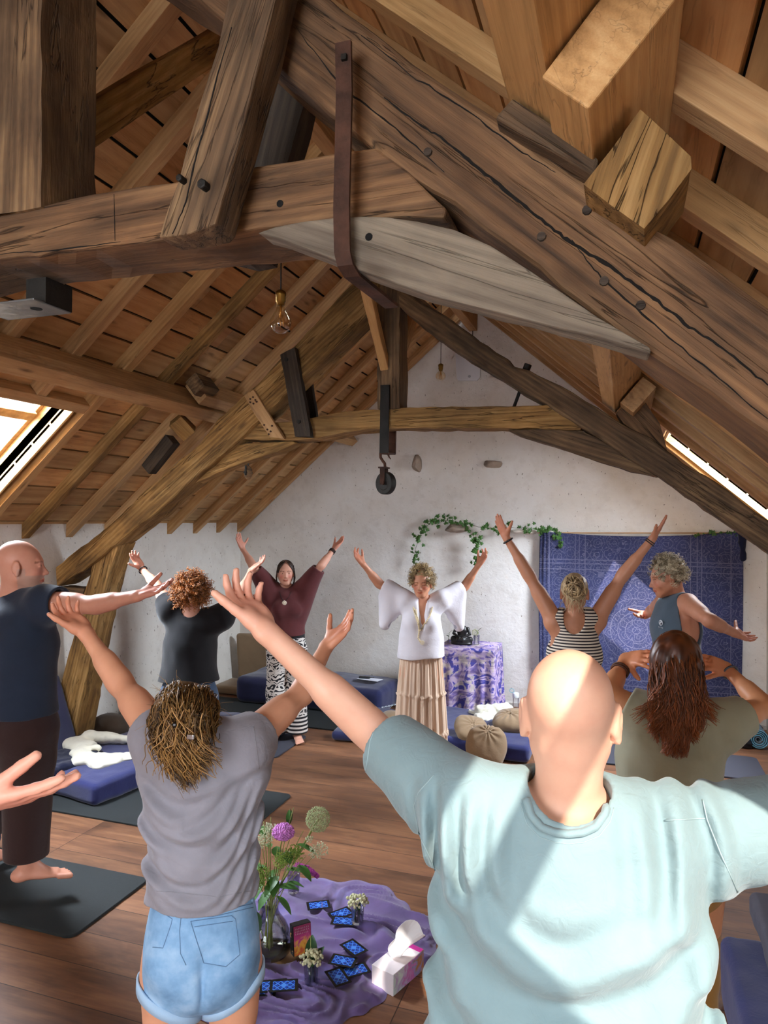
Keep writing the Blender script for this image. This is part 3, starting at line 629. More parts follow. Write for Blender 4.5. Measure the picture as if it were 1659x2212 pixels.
# ================= implicit-surface modelling for bodies, clothes and soft goods =================
def nv(v): v=np.array(v,float);return v/(np.linalg.norm(v)+1e-12)
def A_(v): return np.array([float(v[0]),float(v[1]),float(v[2])])
_lat=np.random.RandomState(11).rand(32,32,32).astype(np.float32)
def vnoise(P):
    P=np.asarray(P,np.float32);i=np.floor(P).astype(np.int32);f=P-i;f=f*f*(3-2*f);i&=31;j=(i+1)&31
    x0,y0,z0=i[...,0],i[...,1],i[...,2];x1,y1,z1=j[...,0],j[...,1],j[...,2];fx,fy,fz=f[...,0],f[...,1],f[...,2]
    a=_lat[x0,y0,z0]*(1-fx)+_lat[x1,y0,z0]*fx;b=_lat[x0,y1,z0]*(1-fx)+_lat[x1,y1,z0]*fx
    c=_lat[x0,y0,z1]*(1-fx)+_lat[x1,y0,z1]*fx;d=_lat[x0,y1,z1]*(1-fx)+_lat[x1,y1,z1]*fx
    return ((a*(1-fy)+b*fy)*(1-fz)+(c*(1-fy)+d*fy)*fz)-.5
# primitives return (function, lo, hi)
def rc(a,b,ra,rb):
    a=A_(a);b=A_(b);ab=b-a;L=ab.dot(ab)+1e-9;m_=max(ra,rb)
    def f(P):
        pa=P-a;h=np.clip(pa@ab/L,0,1);return np.sqrt(((pa-h[...,None]*ab)**2).sum(-1))-(ra+(rb-ra)*h)
    return f,np.minimum(a-ra,b-rb)-.0,np.maximum(a+ra,b+rb)
def ec(a,b,r0,r1,side,fl=None):
    """segment a-b with elliptical section: r=(along side, across)"""
    a=A_(a);b=A_(b);ab=b-a;L=ab.dot(ab)+1e-9;t=ab/math.sqrt(L);s=nv(side);s=nv(s-t*s.dot(t));q=np.cross(t,s);m_=max(*r0,*r1)
    def f(P):
        pa=P-a;h=np.clip(pa@ab/L,0,1);d=pa-h[...,None]*ab;u=d@s;v=d@q;w=d@t
        ru=r0[0]+(r1[0]-r0[0])*h;rv=r0[1]+(r1[1]-r0[1])*h;rw=np.minimum(ru,rv)
        k0=np.sqrt((u/ru)**2+(v/rv)**2+(w/rw)**2)+1e-6;k1=np.sqrt((u/ru**2)**2+(v/rv**2)**2+(w/rw**2)**2)+1e-6
        return np.where(k0<.5,k0*rw-rw,k0*(k0-1)/k1)
    return f,np.minimum(a,b)-m_,np.maximum(a,b)+m_
def el(c,r,ax=None):
    c=A_(c);r=np.array(r,float);R=np.eye(3) if ax is None else np.array(ax);m_=max(r)
    def f(P):
        p=(P-c)@R.T;k0=np.sqrt(((p/r)**2).sum(-1))+1e-6;k1=np.sqrt(((p/r**2)**2).sum(-1))+1e-6
        return k0*(k0-1)/k1
    return f,c-m_,c+m_
def rbox(c,hs,rd,ax=None):
    c=A_(c);hs=np.array(hs,float)-rd;R=np.eye(3) if ax is None else np.array(ax);m_=float(np.linalg.norm(hs))+rd
    def f(P):
        p=np.abs((P-c)@R.T)-hs;return np.sqrt((np.maximum(p,0)**2).sum(-1))+np.minimum(p.max(-1),0)-rd
    return f,c-m_,c+m_
def smin(a,b,k):
    if k<=0: return np.minimum(a,b)
    h=np.clip(.5+.5*(b-a)/k,0,1);return b+(a-b)*h-k*h*(1-h)
class Vol:
    def __init__(s,h=.006): s.h=h;s.ops=[]
    def u(s,p,k=.02,off=0.): s.ops.append(('u',p,k,off));return s
    def sub(s,p,k=.004): s.ops.append(('s',p,k,0.));return s
    def fn(s,f): s.ops.append(('f',f,0,0.));return s    # f(P,D)->D applied near the surface
    def mesh(s,clip=None):
        lo=np.min([o[1][1]-o[3] for o in s.ops if o[0]=='u'],0)-.05;hi=np.max([o[1][2]+o[3] for o in s.ops if o[0]=='u'],0)+.05
        h=s.h;n=np.ceil((hi-lo)/h).astype(int)+1
        D=np.full(n,.5,np.float32);ax=[(lo[i]+h*np.arange(n[i])).astype(np.float32) for i in range(3)]
        for t,p,k,off in s.ops:
            if t=='f':
                m=np.abs(D)<.045;idx=np.nonzero(m);P=np.stack([ax[i][idx[i]] for i in range(3)],-1).astype(np.float64);D[idx]=p(P,D[idx]);continue
            f,l,q=p;pad=k+off+.05
            i0=np.clip(np.floor((l-pad-lo)/h).astype(int),0,n);i1=np.clip(np.ceil((q+pad-lo)/h).astype(int)+1,0,n)
            if (i1<=i0).any(): continue
            # slab by slab to save memory
            for xs in range(i0[0],i1[0],64):
                xe=min(xs+64,i1[0]);sl=(slice(xs,xe),slice(i0[1],i1[1]),slice(i0[2],i1[2]))
                P=np.stack(np.meshgrid(ax[0][sl[0]],ax[1][sl[1]],ax[2][sl[2]],indexing='ij'),-1)
                d=f(P).astype(np.float32)-off
                D[sl]=smin(D[sl],d,k) if t=='u' else -smin(-D[sl],d,k)
        if getattr(s,'cut_all',None) is not None:
            for xs in range(0,n[0],64):
                sl=slice(xs,min(xs+64,n[0]));P=np.stack(np.meshgrid(ax[0][sl],ax[1],ax[2],indexing='ij'),-1);D[sl]=s.cut_all(P,D[sl])
        return surfnet(D,lo,h)
def surfnet(D,lo,h):
    ins=D<0;n=D.shape
    c=np.zeros((n[0]-1,n[1]-1,n[2]-1),np.int8);offs=[(i,j,k) for i in (0,1) for j in (0,1) for k in (0,1)]
    for i,j,k in offs: c+=ins[i:n[0]-1+i,j:n[1]-1+j,k:n[2]-1+k]
    act=np.nonzero((c>0)&(c<8));I=np.stack(act,-1);N=len(I)
    vals=np.stack([D[I[:,0]+i,I[:,1]+j,I[:,2]+k] for i,j,k in offs],-1)
    acc=np.zeros((N,3));cnt=np.zeros(N)
    for a in range(8):
        for b in range(a+1,8):
            oa=np.array(offs[a]);ob=np.array(offs[b])
            if np.abs(oa-ob).sum()!=1: continue
            va,vb=vals[:,a],vals[:,b];m=(va<0)!=(vb<0);t=np.where(m,va/(va-vb+1e-12),0)
            acc+=np.where(m[:,None],oa+(ob-oa)*t[:,None],0);cnt+=m
    V=lo+h*(I+acc/cnt[:,None])
    ix=np.full(c.shape,-1,np.int32);ix[act]=np.arange(N)
    F=[]
    for ax in range(3):
        sa=[slice(0,n[0]),slice(0,n[1]),slice(0,n[2])];sb=list(sa);sa[ax]=slice(0,n[ax]-1);sb[ax]=slice(1,n[ax])
        a=ins[tuple(sa)];b=ins[tuple(sb)];E=np.stack(np.nonzero(a!=b),-1)
        o1,o2=[x for x in range(3) if x!=ax]
        E=E[(E[:,o1]>0)&(E[:,o2]>0)&(E[:,o1]<n[o1]-1)&(E[:,o2]<n[o2]-1)]
        fl=a[tuple(E.T)]
        def cell(d1,d2): q=E.copy();q[:,o1]-=d1;q[:,o2]-=d2;return ix[tuple(q.T)]
        q=np.stack([cell(1,1),cell(0,1),cell(0,0),cell(1,0)],-1)
        if ax==1: fl=~fl
        q=np.where(fl[:,None],q,q[:,::-1]);F.append(q)
    F=np.concatenate(F);F=F[(F>=0).all(1)]
    # light smoothing
    e=np.concatenate([F[:,[0,1]],F[:,[1,2]],F[:,[2,3]],F[:,[3,0]]])
    for lam in (.5,-.45):
        S_=np.zeros_like(V);w=np.bincount(e[:,0],minlength=N).astype(float)+np.bincount(e[:,1],minlength=N)
        for i in range(3): S_[:,i]=np.bincount(e[:,0],V[e[:,1],i],N)+np.bincount(e[:,1],V[e[:,0],i],N)
        V=V+lam*(S_/np.maximum(w,1)[:,None]-V)
    return V,F
def fast_mesh(name,V,F):
    me=bpy.data.meshes.new(name);me.vertices.add(len(V));me.vertices.foreach_set('co',np.asarray(V,np.float32).ravel())
    nf=len(F);k=F.shape[1];me.loops.add(nf*k);me.loops.foreach_set('vertex_index',np.asarray(F,np.int32).ravel())
    me.polygons.add(nf);me.polygons.foreach_set('loop_start',np.arange(0,nf*k,k,dtype=np.int32));me.polygons.foreach_set('loop_total',np.full(nf,k,np.int32))
    me.update(calc_edges=True);return me
def vol_obj(name,vol,mat,parent=None,colf=None,label=None,origin=None):
    V,F=vol.mesh();o0=A_(origin) if origin is not None else (A_(parent.location) if parent is not None else np.zeros(3))
    me=fast_mesh(name,V-o0,F)
    if colf is not None:
        c=np.ones((len(V),4),np.float32);c[:,:3]=colf(V);a=me.color_attributes.new('tint','FLOAT_COLOR','POINT');a.data.foreach_set('color',c.ravel())
    o=link(name,me,mat,None,smooth=True,loc=(0,0,0) if parent is not None else tuple(o0))
    if parent is not None: o.parent=parent
    if label: o['label']=label
    return o
def skinmat(name,base,red='b5705a'):
    t=NT(name);vc=t.add('ShaderNodeVertexColor',layer_name='tint').outputs[0];vec=t.objc()
    n=t.noise(vec,22,4,.6);n2=t.noise(vec,180,2)
    c=t.mix(t.math('MULTIPLY',t.ramp(n,[(.35,(0,0,0,1)),(.75,(1,1,1,1))]),.22),srgb(base),srgb(red))
    c=t.mix(1.,c,vc,'MULTIPLY')
    m=t.fin(c,.48,t.bump(n2,.15,.001));t.b.inputs['Specular IOR Level'].default_value=.4;return m
def clothmat(name,base,var=.12,bump=.25,scale=7,fiber=900,rough=.9,sheen=.2):
    t=NT(name);vec=t.objc();b=srgb(base)
    n=t.noise(vec,scale,5,.6,.5)
    lo=tuple(v*(1-var) for v in b[:3])+(1,);hi=tuple(min(1,v*(1+var)) for v in b[:3])+(1,)
    c=t.ramp(n,[(.3,lo),(.7,hi)]);w=t.noise(vec,fiber,2)
    wr=t.noise(vec,28,3,.5,1.5)
    m=t.fin(c,rough,t.bump(w,.12,.0006,t.bump(wr,bump,.004)));t.b.inputs['Sheen Weight'].default_value=sheen;t.b.inputs['Specular IOR Level'].default_value=.2;return m
def hairmat(name,c1,c2,rough=.45):
    t=NT(name);vc=t.add('ShaderNodeVertexColor',layer_name='tint');s=t.add('ShaderNodeSeparateColor',{0:vc.outputs[0]})
    c=t.ramp(s.outputs[0],[(.0,c1),(1.,c2)]);m=t.fin(c,rough);t.b.inputs['Specular IOR Level'].default_value=.5;return m
# ---------------- hand ----------------
def hand(vol,w,d,nrm,thumb,size=1.,curl=(.25,.3,.35,.4),spread=.12,th=(.75,.35,.45),k=.005,nails=None):
    """w wrist, d wrist->knuckles, nrm palm normal (facing the palm side), thumb: direction across the palm towards the thumb"""
    w=A_(w);d=nv(d);nrm=nv(A_(nrm)-d*A_(nrm).dot(d));x=np.cross(d,nrm);x=x if x.dot(A_(thumb))>0 else -x;s=size
    pc=w+d*.05*s
    vol.u(ec(w-d*.01*s,w+d*.02*s,(.027*s,.019*s),(.030*s,.018*s),x),.015)
    vol.u(ec(w+d*.025*s,w+d*.078*s,(.034*s,.0155*s),(.037*s,.0125*s),x),.012)
    vol.u(el(w+d*.04*s+x*.022*s+nrm*.006*s,(.020*s,.017*s,.030*s),[x,nrm,d]),.012)   # thumb mound
    vol.u(el(w+d*.045*s-x*.022*s+nrm*.005*s,(.015*s,.014*s,.032*s),[x,nrm,d]),.012)
    L=(.072,.081,.075,.059);R=(.0095,.0098,.0093,.0083);off=(.029,.0098,-.0098,-.028);bk=(.083,.088,.084,.075)
    tips=[]
    for i in range(4):
        a=spread*(1.3,.4,-.5,-1.5)[i]
        dd=nv(d*math.cos(a)+x*math.sin(a));p=w+(d*bk[i]+x*off[i])*s;cu=curl[i]
        vol.u(rc(p-dd*.030*s,p,.0105*s,R[i]*1.12*s),.006)
        ang=cu*.5
        for j,(fr,rr_) in enumerate(((.44,.96),(.30,.88),(.26,.76))):
            v=dd*math.cos(ang)+nrm*math.sin(ang);q=p+v*L[i]*fr*s
            vol.u(rc(p,q,R[i]*(1.0,.95,.87)[j]*s,R[i]*rr_*s),k if j else .004);p=q;ang+=cu*(1.0,.7,.5)[j]
        tips.append((p,v,nrm*math.cos(ang)-dd*math.sin(ang)))
    p=w+(d*.028+x*.026+nrm*.004)*s;t0,t1,t2=th   # outwardness, palmward, bend
    v=nv(d*(1-t0*.75)+x*t0+nrm*t1*.5)
    for j,(l,r0,r1) in enumerate(((.040,.0145,.0115),(.033,.0115,.0105),(.026,.0105,.0085))):
        q=p+v*l*s;vol.u(rc(p,q,r0*s,r1*s),.010 if j==0 else .004);p=q;v=nv(v+d*t2*.45)
    tips.append((p,v,x))
    if nails is not None: nails+=[(tp-nn*.0,vv,nn) for tp,vv,nn in tips]
def foot(vol,ank,d,s=1.,toes=True):
    a=A_(ank);d=nv((d[0],d[1],0));x=np.cross(d,(0,0,1.));z=np.array([0,0,1.])
    g=a-z*a[2] if False else a-z*.075*s
    vol.u(el(g-d*.035*s+z*.03*s,(.032*s,.036*s,.030*s),[x,d,z]),.02)
    vol.u(ec(g-d*.02*s+z*.035*s,g+d*.13*s+z*.018*s,(.034*s,.030*s),(.044*s,.016*s),x),.025)
    vol.u(rc(a+z*.02*s,g+d*.07*s+z*.035*s,.033*s,.024*s),.03)
    for i in range(5):
        o=(.034,.014,-.003,-.019,-.034)[i]*s;l=(.205,.203,.195,.185,.172)[i]*s;r=(.0135,.009,.0085,.008,.008)[i]*s
        vol.u(rc(g+d*.15*s*(.98 if i<3 else .93)+x*o+z*.012*s,g+d*(l-.01)+x*o*1.12+z*.009*s,r,r*.95),.006)
# ---------------- head ----------------
def head_ops(vol,c,f,u,s=1.,ears=True,face=True,female=False,nosel=1.,closed=False,neck=None,nr=.055):
    """c: point between the ears at eye height; f forward, u up"""
    f=nv(f);u=nv(A_(u)-f*A_(u).dot(f));l=np.cross(u,f);c=A_(c);AX=[l,f,u]
    P=lambda a,b,d:c+(l*a+f*b+u*d)*s
    R=lambda *r:tuple(v*s for v in r)
    vol.u(el(P(0,-.018,.032),R(.075,.094,.086),AX),.02)
    vol.u(el(P(0,.018,-.008),R(.066,.078,.085),AX),.03)
    vol.u(el(P(0,.040,-.05),R(.050 if female else .055,.048,.058),AX),.03)
    vol.u(el(P(0,.066,-.097),R(.022 if female else .027,.020,.018),AX),.025)
    for q in (-1,1):
        vol.u(rc(P(q*.050,.0,-.055),P(q*.018,.062,-.098),.018*s,.017*s),.025)
        if face:
            vol.u(el(P(q*.038,.062,-.028),R(.020,.020,.020),AX),.018)
            vol.sub(el(P(q*.032,.102,.0),R(.019,.018,.0125),AX),.012)
            vol.u(el(P(q*.032,.078,.0),R(.0135,.0135,.0125),AX),.003)
        if ears:
            e=P(q*.081,-.008,-.010);ax=[nv(l*q-f*.45),nv(f+l*q*.4),u]
            vol.u(el(e+u*.004*s,R(.0085,.020,.034),ax),.006);vol.u(rc(P(q*.078,.0,-.03),P(q*.082,-.004,-.040),.0085*s,.008*s),.005)
            vol.sub(el(e+(l*q*.010+f*.002+u*.006)*s,R(.006,.010,.018),ax),.004)
    if face:
        vol.u(rc(P(-.034,.078,.021),P(.034,.078,.021),.011*s,.011*s),.014)
        vol.u(rc(P(0,.086,.004),P(0,.086+.024*nosel,-.034),.0065*s,.0105*s),.010)
        for q in (-1,1): vol.u(el(P(q*.011,.100,-.038),R(.008,.010,.008),AX),.006)
        vol.u(el(P(0,.090,-.0635),R(.024,.011,.0055),AX),.004);vol.u(el(P(0,.089,-.0735),R(.021,.011,.006),AX),.004)
        vol.u(el(P(0,.082,-.052),R(.026,.014,.014),AX),.012)
    if neck is not None:
        vol.u(rc(P(0,-.030,-.055),A_(neck),nr*s*.93,nr*s*1.05),.035)
    return P,(l,f,u)
def facecol(c,l,f,u,s,lips=(.80,.45,.42),brow=(.45,.33,.25),closed=False,stubble=None,ruddy=.12,eyes=(.25,.2,.15)):
    c=A_(c)
    def fn(V):
        q=(V-c)/s;a=q@l;b=q@f;d=q@u;C=np.ones((len(V),3));fr=b>.055
        def put(m,col,w=1.): C[m]=C[m]*(1-w)+np.array(col)*w
        ch=fr*np.exp(-(((np.abs(a)-.040)/.02)**2+((d+.03)/.02)**2));C*=(1-ch[:,None]*np.array([.02,.22,.20])*ruddy/.12)
        put(fr&(np.abs(d+.068)<.0085-.0045*(np.abs(a)/.024)**2)&(np.abs(a)<.024),lips)
        put(fr&(np.abs(d-(.021-.004*(np.abs(np.abs(a)-.034)/.018)**2))<.004)&(np.abs(np.abs(a)-.034)<.019),brow)
        e=fr&((((np.abs(a)-.032)/.0135)**2+(d/(.0052 if not closed else .0016))**2)<1)
        if closed: put(fr&((((np.abs(a)-.032)/.0145)**2+((d+.004)/.0017)**2)<1),(.3,.2,.17))
        else:
            put(e,(1.25,1.3,1.35));put(e&(((np.abs(a)-.032)**2+d**2)<.0055**2),eyes)
            put(fr&((((np.abs(a)-.032)/.015)**2+((d-.006)/.0018)**2)<1),(.3,.22,.18))
        if stubble is not None:
            m=(b>-.005)&(d<-.045+.0*b)&(d>-.13)&(np.abs(a)<.075)&~((np.abs(d+.068)<.009)&(np.abs(a)<.026)&fr)
            m|=(b>-.005)&(b<.03)&(d<-.01)&(d>-.13)&(np.abs(a)>.045);put(m,stubble,.75)
        return C
    return fn
# ---------------- whole body ----------------
class Body: pass
def body(name,h,base,face,label,skin,arms,female=False,heads=None,legs=None,res=.006,bw=1.,lean=(0,0,0),headtilt=(0,0,0),headdir=None,headc=None,closed=False,nosel=1.,facekw={},hands={},cat='person',shw=1.,headsize=1.,colx=None,feet=True,armr=1.,nr=.055,shoulders=None,neck=None,bust=1.):
    """arms: dict side -> (elbow, wrist, hand direction, palm normal, thumb direction); side 'L'/'R' are the person's own"""
    B=Body();f=nv((face[0],face[1],0));z=np.array([0,0,1.]);l=np.cross(z,f);b=np.array([base[0],base[1],base[2] if len(base)>2 else 0.]);lean=np.array(lean,float)
    B.f,B.l,B.z,B.b,B.h=f,l,z,b,h;B.female,B.bw,B.bust=female,bw,bust
    P=lambda a,q,d:b+l*a+f*q+z*d*h+lean*max(0,(d-.5))/.5
    k=h/1.70;B.P=P;B.k=k
    v=Vol(res);B.v=v
    root=empty(name,tuple(b),label,cat);B.root=root
    sw=(.155 if female else .180)*k*shw
    B.sh=shoulders or {'L':P(sw,-.0,.815),'R':P(-sw,-.0,.815)}
    B.sh={q:A_(p) for q,p in B.sh.items()}
    nk=A_(neck) if neck is not None else P(0,-.012,.838);B.neck=nk
    hc=A_(headc) if headc is not None else P(0,.018,.935);B.hc=hc
    hip=P(0,0,.50);T=[]
    if female: T=[(P(0,.0,.785),(.115,.085)),(P(0,.005,.72),(.130,.098)),(P(0,0,.63),(.112,.085)),(P(0,-.004,.54),(.150,.108)),(P(0,-.008,.485),(.155,.11))]
    else: T=[(P(0,.0,.785),(.140,.095)),(P(0,.005,.72),(.155,.112)),(P(0,0,.62),(.135,.10)),(P(0,0,.54),(.148,.108)),(P(0,-.005,.485),(.148,.105))]
    B.T=[(p,(r[0]*k*bw,r[1]*k*bw)) for p,r in T]
    for (p,r),(q,w) in zip(B.T[:-1],B.T[1:]): v.u(ec(p,q,r,w,l),.05)
    chest=B.T[0][0]
    for q in 'LR':
        s=B.sh[q];v.u(rc(nk-z*.01,s+z*.005,.048*k,.050*k*armr),.05);v.u(rc(chest-z*.03*k,s-z*.02*k,.07*k,.055*k*armr),.05)
        if female: v.u(el(P((1 if q=='L' else -1)*.07*k*bw,.09*k,.735),(.055*k*bust,.05*k*bust,.055*k*bust),[l,f,z]),.04)
    hd=nv(headdir) if headdir is not None else f
    up=nv(z+np.array(headtilt));sz=k*headsize if not female else k*.965*headsize
    B.hd=hd;B.up=up;B.hs=sz
    B.HP,B.HA=head_ops(v,hc,hd,up,sz,female=female,neck=nk,nosel=nosel,nr=nr*(.88 if female else 1.))
    B.arms={};B.nails=[]
    for q,(e,w,dh,pn,td) in arms.items():
        s=B.sh[q];e=A_(e);w=A_(w);B.arms[q]=(s,e,w);ar=k*armr*(1 if not female else .88)
        v.u(rc(s,e,.052*ar,.040*ar),.03);v.u(rc(s+(e-s)*.25,s+(e-s)*.6,.050*ar,.046*ar),.03)
        v.u(rc(e,w,.040*ar,.0255*ar),.02);fd=w-e
        v.u(rc(e+fd*.12,e+fd*.42,.041*ar,.037*ar),.02)
        hk=hands.get(q,{});v_=dict(size=k*(1. if not female else .93),nails=B.nails);v_.update(hk);hand(v,w,dh,pn,td,**v_)
    # legs
    lg=legs or {};B.legs={}
    for q,sg in (('L',1),('R',-1)):
        hp=P(sg*.085*k,0,.50)
        kn,an,fd=lg.get(q,(P(sg*.095*k,.02,.275),P(sg*.10*k,-.015,.048),nv(f+l*sg*.18)))
        kn=A_(kn);an=A_(an);B.legs[q]=(hp,kn,an)
        lr=k*bw*(1. if not female else 1.02)
        v.u(rc(hp,kn,.088*lr,.054*lr),.04);v.u(rc(hp+(kn-hp)*.15,hp+(kn-hp)*.5,.088*lr,.072*lr),.03)
        v.u(rc(kn,an,.052*lr,.036*lr),.03);v.u(rc(kn+(an-kn)*.15-f*.012*k,kn+(an-kn)*.45-f*.014*k,.053*lr,.050*lr),.03)
        if feet: foot(v,an,fd,k*(.98 if not female else .92))
    fk=dict(closed=closed);fk.update(facekw);fc=facecol(hc,*B.HA,sz,**fk)
    def col(V):
        C=fc(V)
        if colx is not None: C=colx(V,C)
        for (tp,tv,tn) in B.nails:
            q_=V-(tp-tv*.004*k-tn*.006*k);C[(np.linalg.norm(q_,axis=1)<.0085*k)&((q_@tn)<.001)&((V-tp)@tn<-.0015)]*=np.array([1.02,.97,.97])*1.12
        for q,(s,e,w) in B.arms.items():    # warmer palms and fingers
            dd=np.linalg.norm(V-(w+nv(A_(arms[q][2]))*.09*k),axis=1);m=np.exp(-(dd/.09)**2)[:,None];C=C*(1-m*np.array([-.03,.13,.12]))
        return C
    B.col=col;B.skin=skin;return B
def finish(B,nm='body'): 
    o=vol_obj(nm,B.v,B.skin,B.root,B.col);return o
def drape(v,amp,freq,cx,l,f,curv,z0,z1,seed=0,back=None,freq2=None):
    """swag-shaped folds across the cloth between z0 and z1"""
    l=nv(l);f=nv(f);cx=A_(cx)
    def fn(P,D):
        a=(P-cx)@l;b=(P-cx)@f;z=P[:,2]
        q=z-curv*a*a+.05*vnoise(P*5+seed);w=np.clip((z-z0)/.06,0,1)*np.clip((z1-z)/.08,0,1)
        n=vnoise(P*np.array([9,9,14])+seed*3)
        if back is not None: w=w*np.clip(.5+b*back*12,0.15,1)
        return D+amp*w*(np.sin(q*freq+3*n)+.6*vnoise(np.stack([a*6,b*6,q*freq*.35],-1)+seed))
    return v.fn(fn)
def wrinkle(v,amp,scale,seed=0,stretch=(1,1,1)):
    st=np.array(stretch,float)
    return v.fn(lambda P,D:D+amp*(vnoise(P*scale*st+seed)+.5*vnoise(P*scale*2.1*st+seed+7)))
def cutf(v,fn): v.ops.append(('f2',fn,0,0));return v
def cutplane(v,p,n):
    """remove points with (P-p).n>0"""
    p=A_(p);n=nv(n);return cutf(v,lambda P:(P-p)@n)
_om=Vol.mesh
def _mesh(s,clip=None):
    cuts=[o for o in s.ops if o[0]=='f2'];s.ops=[o for o in s.ops if o[0]!='f2']
    def app(P,D):
        for o in cuts: D=np.maximum(D,o[1](P))
        return D
    s.cut_all=app if cuts else None
    return _om(s)
Vol.mesh=_mesh
# ================= people =================
RT=A_(CR);AW=nv([-_sy,_cy,0]);ZZ=np.array([0,0,1.])
def Dv(r,a,u): return nv(RT*r+AW*a+ZZ*u)
def away(px): d=ray(px,1120);return nv([d[0],d[1],0])
def solve(prev,px,L,sg=1,tmin=.3):
    d=ray(*px);o=CAM-A_(prev);a=d@d;b=2*o@d;c=o@o-L*L;q=b*b-4*a*c
    t=(-b+(math.sqrt(q)*sg if q>0 else 0))/(2*a);return CAM+d*max(t,tmin)
def arm(sh,pe,pw,ph,le,lw,sg=(1,1,1),lh=.15):
    e=solve(sh,pe,le,sg[0]);w=solve(e,pw,lw,sg[1]);h_=solve(w,ph,lh,sg[2]);return e,w,nv(h_-w)
def groundxy(px,t): p=A_(atd(px,1120,t));return (p[0],p[1],0.)
def boxcut(v,p,d,r=.13,ln=.16,k=.003):
    d=nv(d);a=nv(np.cross(d,[.3,.2,.9]));b=np.cross(d,a);v.sub(rbox(A_(p)+d*ln,(ln,r,r),.004,[d,a,b]),k)
def tee(B,mat,name='shirt',off=.016,hem=.93,hemr=None,sl=None,hol=.05,neck=(.072,.02),neckdrop=.02,amp=.004,res=None,colf=None,label=None,extra=None,wr=(.006,9),wav=.01,trap=True,flare=None):
    v=Vol(res or B.v.h);k=B.k;hz=hem
    pts=[(p,(r[0]+off,r[1]+off)) for p,r in B.T]
    for i in range(len(pts)-1):
        (p,r),(q,w)=pts[i],pts[i+1]
        v.u(ec(p,q,r,w,B.l),.05)
        if q[2]<hz-.12: break
    if B.female:
        for sg in (-1,1): v.u(el(B.P(sg*.07*k*B.bw,.09*k,.735),(.055*k*B.bust+off,.05*k*B.bust+off,.055*k*B.bust+off),[B.l,B.f,ZZ]),.05)
    if hemr:
        c=B.P(0,-.005,0);m=B.T[1][0].copy();e=c.copy();e[2]=hz-.06
        v.u(ec(m,e,(B.T[1][1][0]+off*.7,B.T[1][1][1]+off*.7),hemr,B.l),.06)
    for q in 'LR':
        s,e,w=B.arms[q];fr,r0,r1=(sl or {}).get(q,(sl or {}).get('*',(.5,.068,.062)))
        if trap: v.u(rc(B.neck-ZZ*.012,s+ZZ*.006,.046*k+off*.5,.052*k+off*.8),.05)
        v.u(rc(B.T[0][0]-ZZ*.03,s-ZZ*.03*k,.07*k+off,.055*k+off),.05)
        if fr:
            c=s+(e-s)*fr;v.u(rc(s,c+nv(e-s)*.03,r0*k,r1*k),.03)
            boxcut(v,c,nv(e-s),.15)
            d=nv(e-s);v.sub(rc(c-d*hol,c+d*.1,max(.01,r1*k-.012),r1*k-.004),.003)
    if callable(extra): extra(v)
    if amp: pass
    wrinkle(v,wr[0],wr[1],seed=B.b[0]*7,stretch=(1,1,.55))
    if wav is not None:
        cutf(v,lambda P:hz+wav*2*vnoise(P*6+B.b[0])-P[:,:,:,2] if P.ndim==4 else hz-P[...,2])
    nk=B.neck+ZZ*.01-B.f*.0
    v.sub(el(nk+ZZ*.05-ZZ*neckdrop,(neck[0]*k,neck[0]*k*.95,.075*k),[B.l,B.f,ZZ]),.006)
    o=vol_obj(name,v,mat,B.root,colf,label);B.shirt=o;return o
def legs_cloth(B,mat,name,top=.60,bot=.06,off=.018,r=(.105,.075,.07),res=None,colf=None,label=None,wr=(.006,7),cut=True):
    v=Vol(res or B.v.h);k=B.k
    for i in (3,4):
        p,rr=B.T[i];q=B.T[i-1]
    v.u(ec(B.P(0,0,top-.02),B.T[4][0],(B.T[3][1][0]+off*.6,B.T[3][1][1]+off*.6),(B.T[4][1][0]+off,B.T[4][1][1]+off),B.l),.04)
    zb=bot*B.h
    for q in 'LR':
        h,kn,an=B.legs[q];v.u(rc(h,kn,r[0]*k,r[1]*k),.035)
        tt=np.clip((kn[2]-zb+.03)/(kn[2]-an[2]),0,1.1);v.u(rc(kn,kn+(an-kn)*tt,r[1]*k,r[2]*k),.03)
    wrinkle(v,wr[0],wr[1],3,(1,1,.5))
    cutf(v,lambda P:zb-P[...,2]);zt=top*B.h;cutf(v,lambda P:P[...,2]-zt)
    return vol_obj(name,v,mat,B.root,colf,label)
from mathutils.bvhtree import BVHTree
def bvhof(o,B):
    off=B.root.location;me=o.data
    return BVHTree.FromPolygons([v.co+off for v in me.vertices],[tuple(p.vertices) for p in me.polygons])
def onsurf(bv,px,step=6.,lift=.001):
    out=[]
    for a,b in zip(px[:-1],px[1:]):
        n=max(1,int(math.hypot(b[0]-a[0],b[1]-a[1])/step))
        for k in range(n+(b is px[-1])):
            x=a[0]+(b[0]-a[0])*k/n;y=a[1]+(b[1]-a[1])*k/n;h=bv.ray_cast(Vector(CAM.tolist()),Vector(ray(x,y).tolist()))
            if h[0] is not None: out.append(h[0]+h[1]*lift*(1 if h[1].dot(Vector(ray(x,y).tolist()))<0 else -1))
    return out
def seams(B,o,name,paths,mat,r=.0012,lift=.0004,label=None):
    bv=bvhof(o,B);G=Geo();r0=B.root.location
    for px in paths:
        P=[p-r0 for p in onsurf(bv,px,6.,lift)]
        if len(P)>1: G=Geo();G.tube(P,r,5);G.build(name,mat,B.root)
def beads(B,o,name,px,r,mat,step,lift=.004,jit=0):
    bv=bvhof(o,B);bm=bmesh.new();r0=B.root.location
    for path in px:
        for p in onsurf(bv,path,step,lift): bm_sph(bm,p-r0,r*RH.uniform(.8,1.2),7,5)
    if len(bm.verts): link(name,from_bm(name,bm),mat,B.root,smooth=True)
RH=random.Random(5)
